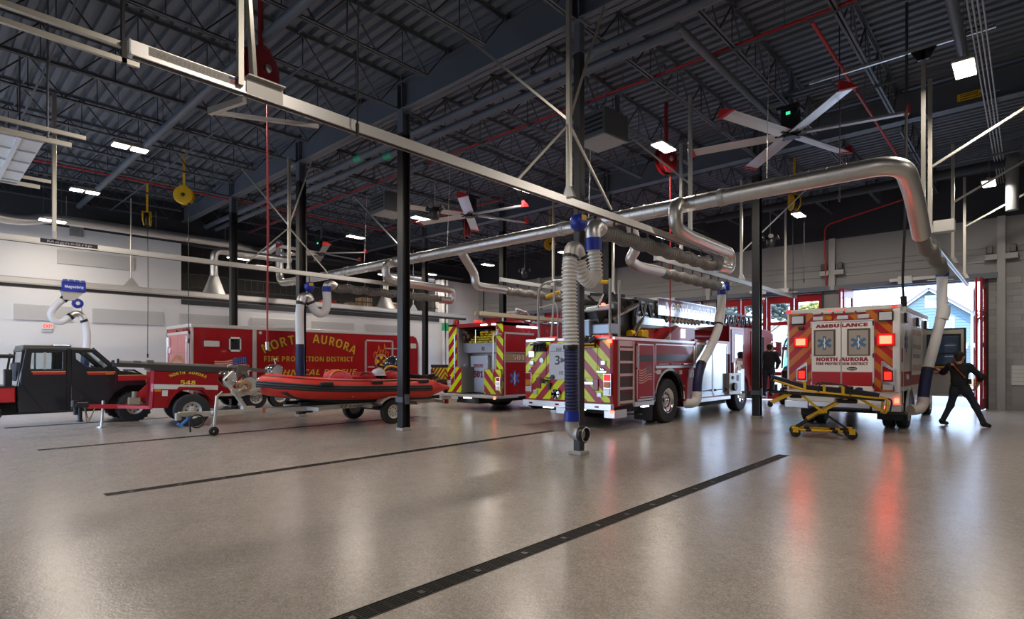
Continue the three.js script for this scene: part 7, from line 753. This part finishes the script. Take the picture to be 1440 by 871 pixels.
// ---------------------------------------------------------------- people
// limbs: [a, b, radius at a, radius at b]; one skin over all of them, in the person's own (x, y, d)
function skinOver(limbs, res, k, pad = 0.1) {
  const lo = [9, 9, 9], hi = [-9, -9, -9]; for (const [a, b, ra, rb] of limbs) for (const [p, r] of [[a, ra], [b, rb]]) for (let c = 0; c < 3; c++) { lo[c] = Math.min(lo[c], p[c] - r - pad); hi[c] = Math.max(hi[c], p[c] + r + pad); }
  const size = Math.max(...hi.map((h, c) => h - lo[c])) / 2, mid = hi.map((h, c) => (h + lo[c]) / 2), mc = new MarchingCubes(res, mt.cloth, false, false, 400000), half = res / 2;
  const L = limbs.map(([a, b, ra, rb]) => ({ a, v: b.map((q, c) => q - a[c]), ra, rb })).map((l) => ({ ...l, vv: Math.max(1e-9, l.v[0] ** 2 + l.v[1] ** 2 + l.v[2] ** 2) }));
  for (let z = 0; z < res; z++) for (let y = 0; y < res; y++) for (let x = 0; x < res; x++) {
    const p = [(x - half) / half * size + mid[0], (y - half) / half * size + mid[1], (z - half) / half * size + mid[2]]; let s = 0;
    for (const l of L) { const q0 = p[0] - l.a[0], q1 = p[1] - l.a[1], q2 = p[2] - l.a[2], t = Math.max(0, Math.min(1, (q0 * l.v[0] + q1 * l.v[1] + q2 * l.v[2]) / l.vv)), e = Math.hypot(q0 - l.v[0] * t, q1 - l.v[1] * t, q2 - l.v[2] * t) - (l.ra + (l.rb - l.ra) * t); if (e < 0.2) s += Math.exp(-e * k); }
    mc.field[z * res * res + y * res + x] = s > 0 ? Math.log(s) / k : -0.2;
  }
  mc.isolation = 0; mc.update(); const n = mc.count, P = new Float32Array(n * 3), N = new Float32Array(n * 3);
  for (let i = 0; i < n; i++) { P[i * 3] = mc.positionArray[i * 3] * size + mid[0]; P[i * 3 + 1] = mc.positionArray[i * 3 + 1] * size + mid[1]; P[i * 3 + 2] = -(mc.positionArray[i * 3 + 2] * size + mid[2]); N[i * 3] = mc.normalArray[i * 3]; N[i * 3 + 1] = mc.normalArray[i * 3 + 1]; N[i * 3 + 2] = -mc.normalArray[i * 3 + 2]; }
  const g = new THREE.BufferGeometry(); g.setAttribute('position', new THREE.BufferAttribute(P, 3)); for (let i = 0; i < n; i += 3) for (let c = 0; c < 3; c++) { const t = P[(i + 1) * 3 + c]; P[(i + 1) * 3 + c] = P[(i + 2) * 3 + c]; P[(i + 2) * 3 + c] = t; const u = N[(i + 1) * 3 + c]; N[(i + 1) * 3 + c] = N[(i + 2) * 3 + c]; N[(i + 2) * 3 + c] = u; }
  g.setAttribute('normal', new THREE.BufferAttribute(N, 3)); g.setAttribute('uv', new THREE.BufferAttribute(new Float32Array(n * 2), 2)); return g;
}
const add3 = (a, b, k = 1) => a.map((v, i) => v + b[i] * k);
function person(label, at, J, o = {}) {
  const t = thing('person', label, 'person', at), seg = (a, b, ra, rb) => [J[a] ?? a, J[b] ?? b, ra, rb];
  const fwd = o.face ?? [0, 0, 1], rgt = o.right ?? [1, 0, 0], H = J.head, at3 = (f, r, u) => [H[0] + fwd[0] * f + rgt[0] * r, H[1] + u, H[2] + fwd[2] * f + rgt[2] * r];
  const head = [[at3(-0.015, 0, 0.03), at3(0.02, 0, -0.02), 0.092, 0.08], [at3(0.045, 0, -0.075), at3(0.06, 0, -0.09), 0.048, 0.036], [at3(0.095, 0, 0.0), at3(0.108, 0, -0.03), 0.012, 0.017], [at3(0.0, 0.088, 0), at3(-0.012, 0.092, -0.03), 0.017, 0.013], [at3(0.0, -0.088, 0), at3(-0.012, -0.092, -0.03), 0.017, 0.013], [J.neck, add3(H, [0, -0.07, 0]), 0.058, 0.054]];
  const hand = (w, e) => { // palm, four fingers, thumb, continuing the forearm's direction
    const d = w.map((v, i) => v - e[i]), l = Math.hypot(...d), u = d.map((v) => v / l), s = [u[2], 0, -u[0]], sl = Math.hypot(...s) || 1, S = s[0] || s[2] ? s.map((v) => v / sl) : [0, 0, 1], C = [u[1] * S[2] - u[2] * S[1], u[2] * S[0] - u[0] * S[2], u[0] * S[1] - u[1] * S[0]], at = (a, b, c) => w.map((v, i) => v + u[i] * a + S[i] * b + C[i] * c), out = [[w, at(0.085, 0, 0), 0.03, 0.033]];
    [-0.03, -0.01, 0.01, 0.03].forEach((b, i) => { const L = [0.06, 0.075, 0.07, 0.055][i]; out.push([at(0.085, b, 0), at(0.085 + L * 0.6, b, 0.02), 0.0105, 0.0095], [at(0.085 + L * 0.6, b, 0.02), at(0.085 + L * 0.75, b, 0.055), 0.0095, 0.0085]); }); out.push([at(0.02, 0.035, 0.01), at(0.075, 0.06, 0.035), 0.014, 0.011]); return out;
  };
  const skin = [...head, seg('shoulderL', 'elbowL', 0.048, 0.042), seg('elbowL', 'wristL', 0.042, 0.03), seg('shoulderR', 'elbowR', 0.048, 0.042), seg('elbowR', 'wristR', 0.042, 0.03), seg('neck', 'waist', 0.07, 0.075), seg('waist', 'hips', 0.075, 0.08), seg('hipL', 'kneeL', 0.062, 0.05), seg('kneeL', 'ankleL', 0.048, 0.036), seg('hipR', 'kneeR', 0.062, 0.05), seg('kneeR', 'ankleR', 0.048, 0.036), seg('ankleL', 'toeL', 0.04, 0.035), seg('ankleR', 'toeR', 0.04, 0.035)];
  const body = skinOver(skin, 88, 55), hands = [skinOver(hand(J.wristL, J.elbowL), 46, 160, 0.02), skinOver(hand(J.wristR, J.elbowR), 46, 160, 0.02)], headG = skinOver(head, 60, 90, 0.02);
  mesh('body', [body, ...hands, headG], mt.skin, t);
  const chest = add3(J.neck, [0, -0.16, 0]), w2 = 0.13;
  mesh('shirt', skinOver([[add3(chest, rgt, -0.07), add3(J.waist, rgt, -0.05), 0.115, 0.1], [add3(chest, rgt, 0.07), add3(J.waist, rgt, 0.05), 0.115, 0.1], [J.shoulderL, J.shoulderR, 0.075, 0.075], [J.neck, chest, 0.065, 0.12], [add3(J.waist, rgt, -0.05), add3(J.hips, rgt, -0.06), 0.108, 0.115], [add3(J.waist, rgt, 0.05), add3(J.hips, rgt, 0.06), 0.108, 0.115], seg('shoulderL', 'elbowL', 0.07, 0.062), seg('shoulderR', 'elbowR', 0.07, 0.062), [J.elbowL, o.longSleeve ? J.wristL : add3(J.elbowL, J.wristL.map((v, i) => v - J.elbowL[i]), 0.35), 0.06, 0.05], [J.elbowR, o.longSleeve ? J.wristR : add3(J.elbowR, J.wristR.map((v, i) => v - J.elbowR[i]), 0.35), 0.06, 0.05]], 76, 45), mt.cloth, t);
  mesh('trousers', skinOver([[add3(J.hips, rgt, -0.07), add3(J.hipL, [0, -0.06, 0]), 0.108, 0.1], [add3(J.hips, rgt, 0.07), add3(J.hipR, [0, -0.06, 0]), 0.108, 0.1], seg('hipL', 'kneeL', 0.095, 0.068), seg('kneeL', 'ankleL', 0.066, 0.056), seg('hipR', 'kneeR', 0.095, 0.068), seg('kneeR', 'ankleR', 0.066, 0.056)], 76, 50), mt.navy, t);
  mesh('belt', skinOver([[add3(J.hips, [rgt[0] * -0.08, 0.08, 0]), add3(J.hips, [rgt[0] * 0.08, 0.08, 0]), 0.122, 0.122]], 24, 50).scale(1, 0.16, 1).translate(0, (J.hips[1] + 0.04) * 0.84, 0), mt.black, t);
  for (const s of ['L', 'R']) { const A = J['ankle' + s], T = J['toe' + s]; mesh('shoe', skinOver([[add3(A, [0, -0.02, 0]), T, 0.055, 0.045], [add3(A, T.map((v, i) => v - A[i]), -0.25), A, 0.045, 0.055]], 28, 60), mt.black, t); }
  mesh('hair', skinOver([[at3(-0.03, 0, 0.02), at3(-0.05, 0, -0.06), 0.093, 0.06]], 26, 60), M(0.03, 0.02, 0.015, 0.8), t);
  if (o.cap) { mesh('cap', [turnedY([[0, 0.13], [0.06, 0.118], [0.098, 0.07], [0.104, 0.02], [0.1, 0.02]], H[0] - fwd[0] * 0.01, H[1], H[2] - fwd[2] * 0.01, 20), new THREE.BoxGeometry(0.13, 0.012, 0.1).translate(H[0] + fwd[0] * 0.13, H[1] + 0.03, -(H[2] + fwd[2] * 0.13))], mt.cloth, t); }
  for (const s of [-1, 1]) mesh('eye', ball(...at3(0.083, s * 0.032, 0.012), 0.011, 1, 1, 1, 8), mt.clearLens, t); mesh('mouth', ball(...at3(0.096, 0, -0.062), 0.018, 1.2, 0.35, 0.5, 8), M(0.3, 0.1, 0.08, 0.6), t);
  return t;
}
{
  const p = person('person in dark clothing with orange strap, legs apart, pulling the open ambulance door', [-1.14, 0, 16.82], { head: [-0.07, 1.63, 0.03], neck: [-0.07, 1.47, 0.0], shoulderL: [-0.25, 1.42, 0.03], shoulderR: [0.11, 1.40, 0.0], elbowL: [-0.40, 1.26, 0.26], wristL: [-0.52, 1.24, 0.5], elbowR: [0.33, 1.17, -0.04], wristR: [0.24, 0.95, 0.06], waist: [-0.07, 1.06, 0], hips: [-0.06, 0.92, 0], hipL: [-0.15, 0.87, 0], hipR: [0.05, 0.87, 0], kneeL: [-0.24, 0.48, 0.06], ankleL: [-0.39, 0.1, -0.02], kneeR: [0.22, 0.48, 0.04], ankleR: [0.37, 0.1, -0.04], toeL: [-0.32, 0.045, 0.1], toeR: [0.46, 0.045, 0.06] }, { cap: true, face: [0.25, 0, 0.97], right: [0.97, 0, -0.25] });
  mesh('shoulder_strap', [bar([-0.17, 1.43, -0.135], [0.05, 1.14, -0.15], 0.06, 0.01), bar([-0.17, 1.43, -0.135], [-0.22, 1.49, 0.02], 0.06, 0.01)], mt.orange, p); mesh('radio', E(0.1, 0.16, 1.0, 1.12, -0.15, -0.1, 0.01), mt.black, p);
  person('person in dark clothes seen from behind, standing on the cab step of the ladder truck', [-6.22, 0.4, 18.95], { head: [0.05, 1.6, 0.04], neck: [0.04, 1.44, 0.0], shoulderL: [-0.16, 1.38, 0], shoulderR: [0.24, 1.38, 0], elbowL: [-0.26, 1.14, 0.1], wristL: [-0.3, 1.02, 0.32], elbowR: [0.3, 1.12, 0.08], wristR: [0.2, 0.96, 0.26], waist: [0.03, 1.04, 0], hips: [0.02, 0.9, 0], hipL: [-0.08, 0.85, 0], hipR: [0.11, 0.85, 0], kneeL: [-0.1, 0.47, 0.03], ankleL: [-0.11, 0.09, -0.02], kneeR: [0.12, 0.47, 0.03], ankleR: [0.1, 0.09, -0.02], toeL: [-0.12, 0.04, 0.12], toeR: [0.1, 0.04, 0.12] }, { face: [-0.2, 0, 0.98], right: [0.98, 0, 0.2], longSleeve: true });
}
// ---------------------------------------------------------------- outside, front and back
{
  const conc = noiseTex(256, () => { const v = 0.62 + 0.06 * (rnd() - 0.5); return [v, v * 0.99, v * 0.97]; }, true, 0.8);
  struct('driveway', metres(E(-45, 40, -0.4, -0.02, DOORWALL + 0.35, 41)), new THREE.MeshStandardMaterial({ map: conc, roughness: 0.85 }), 'pale sunlit concrete drive outside the open door'); struct('apron', metres(E(-60, 40, -0.4, -0.02, BACK - 60, BACK - 0.3)), new THREE.MeshStandardMaterial({ map: conc, roughness: 0.85 }), 'concrete apron behind the building');
  struct('kerb', E(-45, 40, -0.2, 0.12, 41, 41.3), mt.plinth, 'kerb along the far side of the drive'); const lawn = struct('lawn', E(-90, 60, -0.4, 0.05, 41.3, 140), M(0.22, 0.2, 0.1, 0.95), 'dry lawn beyond the drive');
  const gv = [], t = new THREE.ConeGeometry(0.03, 0.35, 3).translate(0, 0.17, 0); const bed = new THREE.InstancedMesh(t, M(0.3, 0.24, 0.13, 0.9), 5000); bed.name = 'dry_grass'; const mm = new THREE.Matrix4(); for (let i = 0; i < 5000; i++) { mm.makeRotationFromEuler(new THREE.Euler(rnd(-0.4, 0.4), rnd(0, 6), rnd(-0.4, 0.4))).setPosition(rnd(-14, 4), 0.05, -rnd(43, 55)); bed.setMatrixAt(i, mm); } bed.castShadow = bed.receiveShadow = true; scene.add(bed); tag(bed, 'dry ornamental grass in front of the blue house', 'grass', null, 'stuff');
  const house = (n, label, x, d, w, depth, eave, peak, wall, trim) => {
    const o = thing(n, label, 'house', [x, 0, d]), h = w / 2; mesh('wall', front([[-h, 0], [h, 0], [h, eave], [0, peak], [-h, eave]], 0, depth), wall, o);
    for (let y = 0.3; y < peak - 0.3; y += 0.26) { const s = y < eave ? h : h * (peak - y) / (peak - eave); mesh('siding_board', E(-s, s, y, y + 0.235, -0.03, 0.0), wall, o); }
    const ov = 0.5, sl = (peak - eave) / h; for (const s of [-1, 1]) { mesh('roof', bar([0, peak + 0.12, depth / 2 - 0.1], [s * (h + ov), eave - sl * ov + 0.12, depth / 2 - 0.1], depth + 0.9, 0.2), M(0.16, 0.15, 0.15, 0.8), o); mesh('fascia', bar([0, peak + 0.08, -0.5], [s * (h + ov), eave - sl * ov + 0.08, -0.5], 0.06, 0.3), trim, o); mesh('corner_board', E(s * h - 0.1, s * h + 0.1, 0, eave, -0.06, 0.1), trim, o); }
    const win = (cx, y0, y1, ww) => { const f = mesh('window', [E(cx - ww / 2 - 0.12, cx + ww / 2 + 0.12, y0 - 0.14, y0, -0.08, 0), E(cx - ww / 2 - 0.12, cx + ww / 2 + 0.12, y1, y1 + 0.18, -0.08, 0), E(cx - ww / 2 - 0.12, cx - ww / 2, y0, y1, -0.08, 0), E(cx + ww / 2, cx + ww / 2 + 0.12, y0, y1, -0.08, 0), E(cx - ww / 2, cx + ww / 2, (y0 + y1) / 2 - 0.04, (y0 + y1) / 2 + 0.04, -0.07, 0)], trim, o); mesh('pane', E(cx - ww / 2, cx + ww / 2, y0, y1, -0.05, -0.04), M(0.25, 0.3, 0.36, 0.05, 0, { clearcoat: 1 }), f); };
    return { o, win };
  };
  const white = M(0.8, 0.78, 0.78, 0.6), blue = M(0.115, 0.195, 0.25, 0.7);
  const H1 = house('blue_house', 'blue clapboard gable house with white trim seen through the open door', -6.55, 62, 5.9, 9, 5.7, 8.0, blue, white); H1.win(1.15, 3.9, 5.3, 0.95); H1.win(0.2, 6.5, 7.3, 0.8); H1.win(-1.3, 3.9, 5.3, 0.95); H1.win(1.3, 0.8, 2.4, 0.9); mesh('porch_roof', [bar([0.4, 3.1, -0.05], [0.4, 2.7, -1.8], 4.6, 0.12), E(-1.6, 2.6, 2.55, 2.75, -1.85, -1.7)], white, H1.o); mesh('porch_post', E(2.3, 2.5, 0, 2.6, -1.8, -1.62), white, H1.o); mesh('porch_post', E(0.3, 0.5, 0, 2.6, -1.8, -1.62), white, H1.o);
  const H2 = house('grey_house', 'pale house far off, seen through the glazed leaves of the closed door', -19, 70, 8, 9, 5, 8, M(0.5, 0.48, 0.44, 0.7), white); H2.win(1.8, 3, 4.6, 1); H2.win(-1.8, 3, 4.6, 1);
  const bark = M(0.2, 0.16, 0.13, 0.9), mkTree = (x, d, h, leaf, label) => {
    const o = thing(leaf ? 'leafy_tree' : 'bare_tree', label, 'tree', [x, 0, d]), br = [], tips = [];
    const grow = (p, v, L, r, k) => { const q = add3(p, v, L); br.push(cy(p, q, r, r * 0.68, 6)); if (k === 0) { tips.push(q); return; } const n = k > 3 ? 2 : 3; for (let i = 0; i < n; i++) { const u = [v[0] + rnd(-0.65, 0.65), v[1] + rnd(-0.15, 0.35), v[2] + rnd(-0.65, 0.65)], l = Math.hypot(...u); grow(q, u.map((c) => c / l), L * rnd(0.62, 0.82), r * 0.66, k - 1); } };
    grow([0, 0, 0], [0, 1, 0], h * 0.28, h * 0.02, 5); mesh('trunk', cy([0, 0, 0], [0, h * 0.28, 0], h * 0.024, h * 0.018, 8), bark, o); mesh('branches', br, bark, o).userData.kind = 'stuff';
    if (leaf) { const g = [], q = new THREE.IcosahedronGeometry(0.16, 0); for (const t of tips) for (let i = 0; i < 10; i++) g.push(q.clone().scale(rnd(0.6, 1.3), rnd(0.4, 0.9), rnd(0.6, 1.3)).translate(t[0] + rnd(-0.6, 0.6), t[1] + rnd(-0.6, 0.6), -t[2] + rnd(-0.6, 0.6))); mesh('foliage', g, leaf, o).userData.kind = 'stuff'; }
  };
  mkTree(-0.6, 74, 9, null, 'bare tree right of the blue house'); mkTree(-13.5, 72, 9.5, null, 'bare tree left of the blue house'); mkTree(-16.5, 60, 8.5, null, 'bare tree behind the glazed red door'); mkTree(-11.2, 46, 6, M(0.34, 0.34, 0.06, 0.8, 0, { transmission: 0.3 }), 'yellow-green tree seen over the ambulance roof'); mkTree(-17.5, 44, 8, M(0.10, 0.13, 0.12, 0.8, 0, { transmission: 0.3 }), 'dark evergreen tree seen through the upper panes of the closed door'); mkTree(-25, 47, 8, M(0.10, 0.13, 0.12, 0.8, 0, { transmission: 0.3 }), 'dark tree behind the ladder truck door'); mkTree(-32, 50, 9, null, 'bare tree far to the left outside'); mkTree(-40, 52, 9, null, 'bare tree farthest to the left outside');
}
renderer.render(scene, camera);
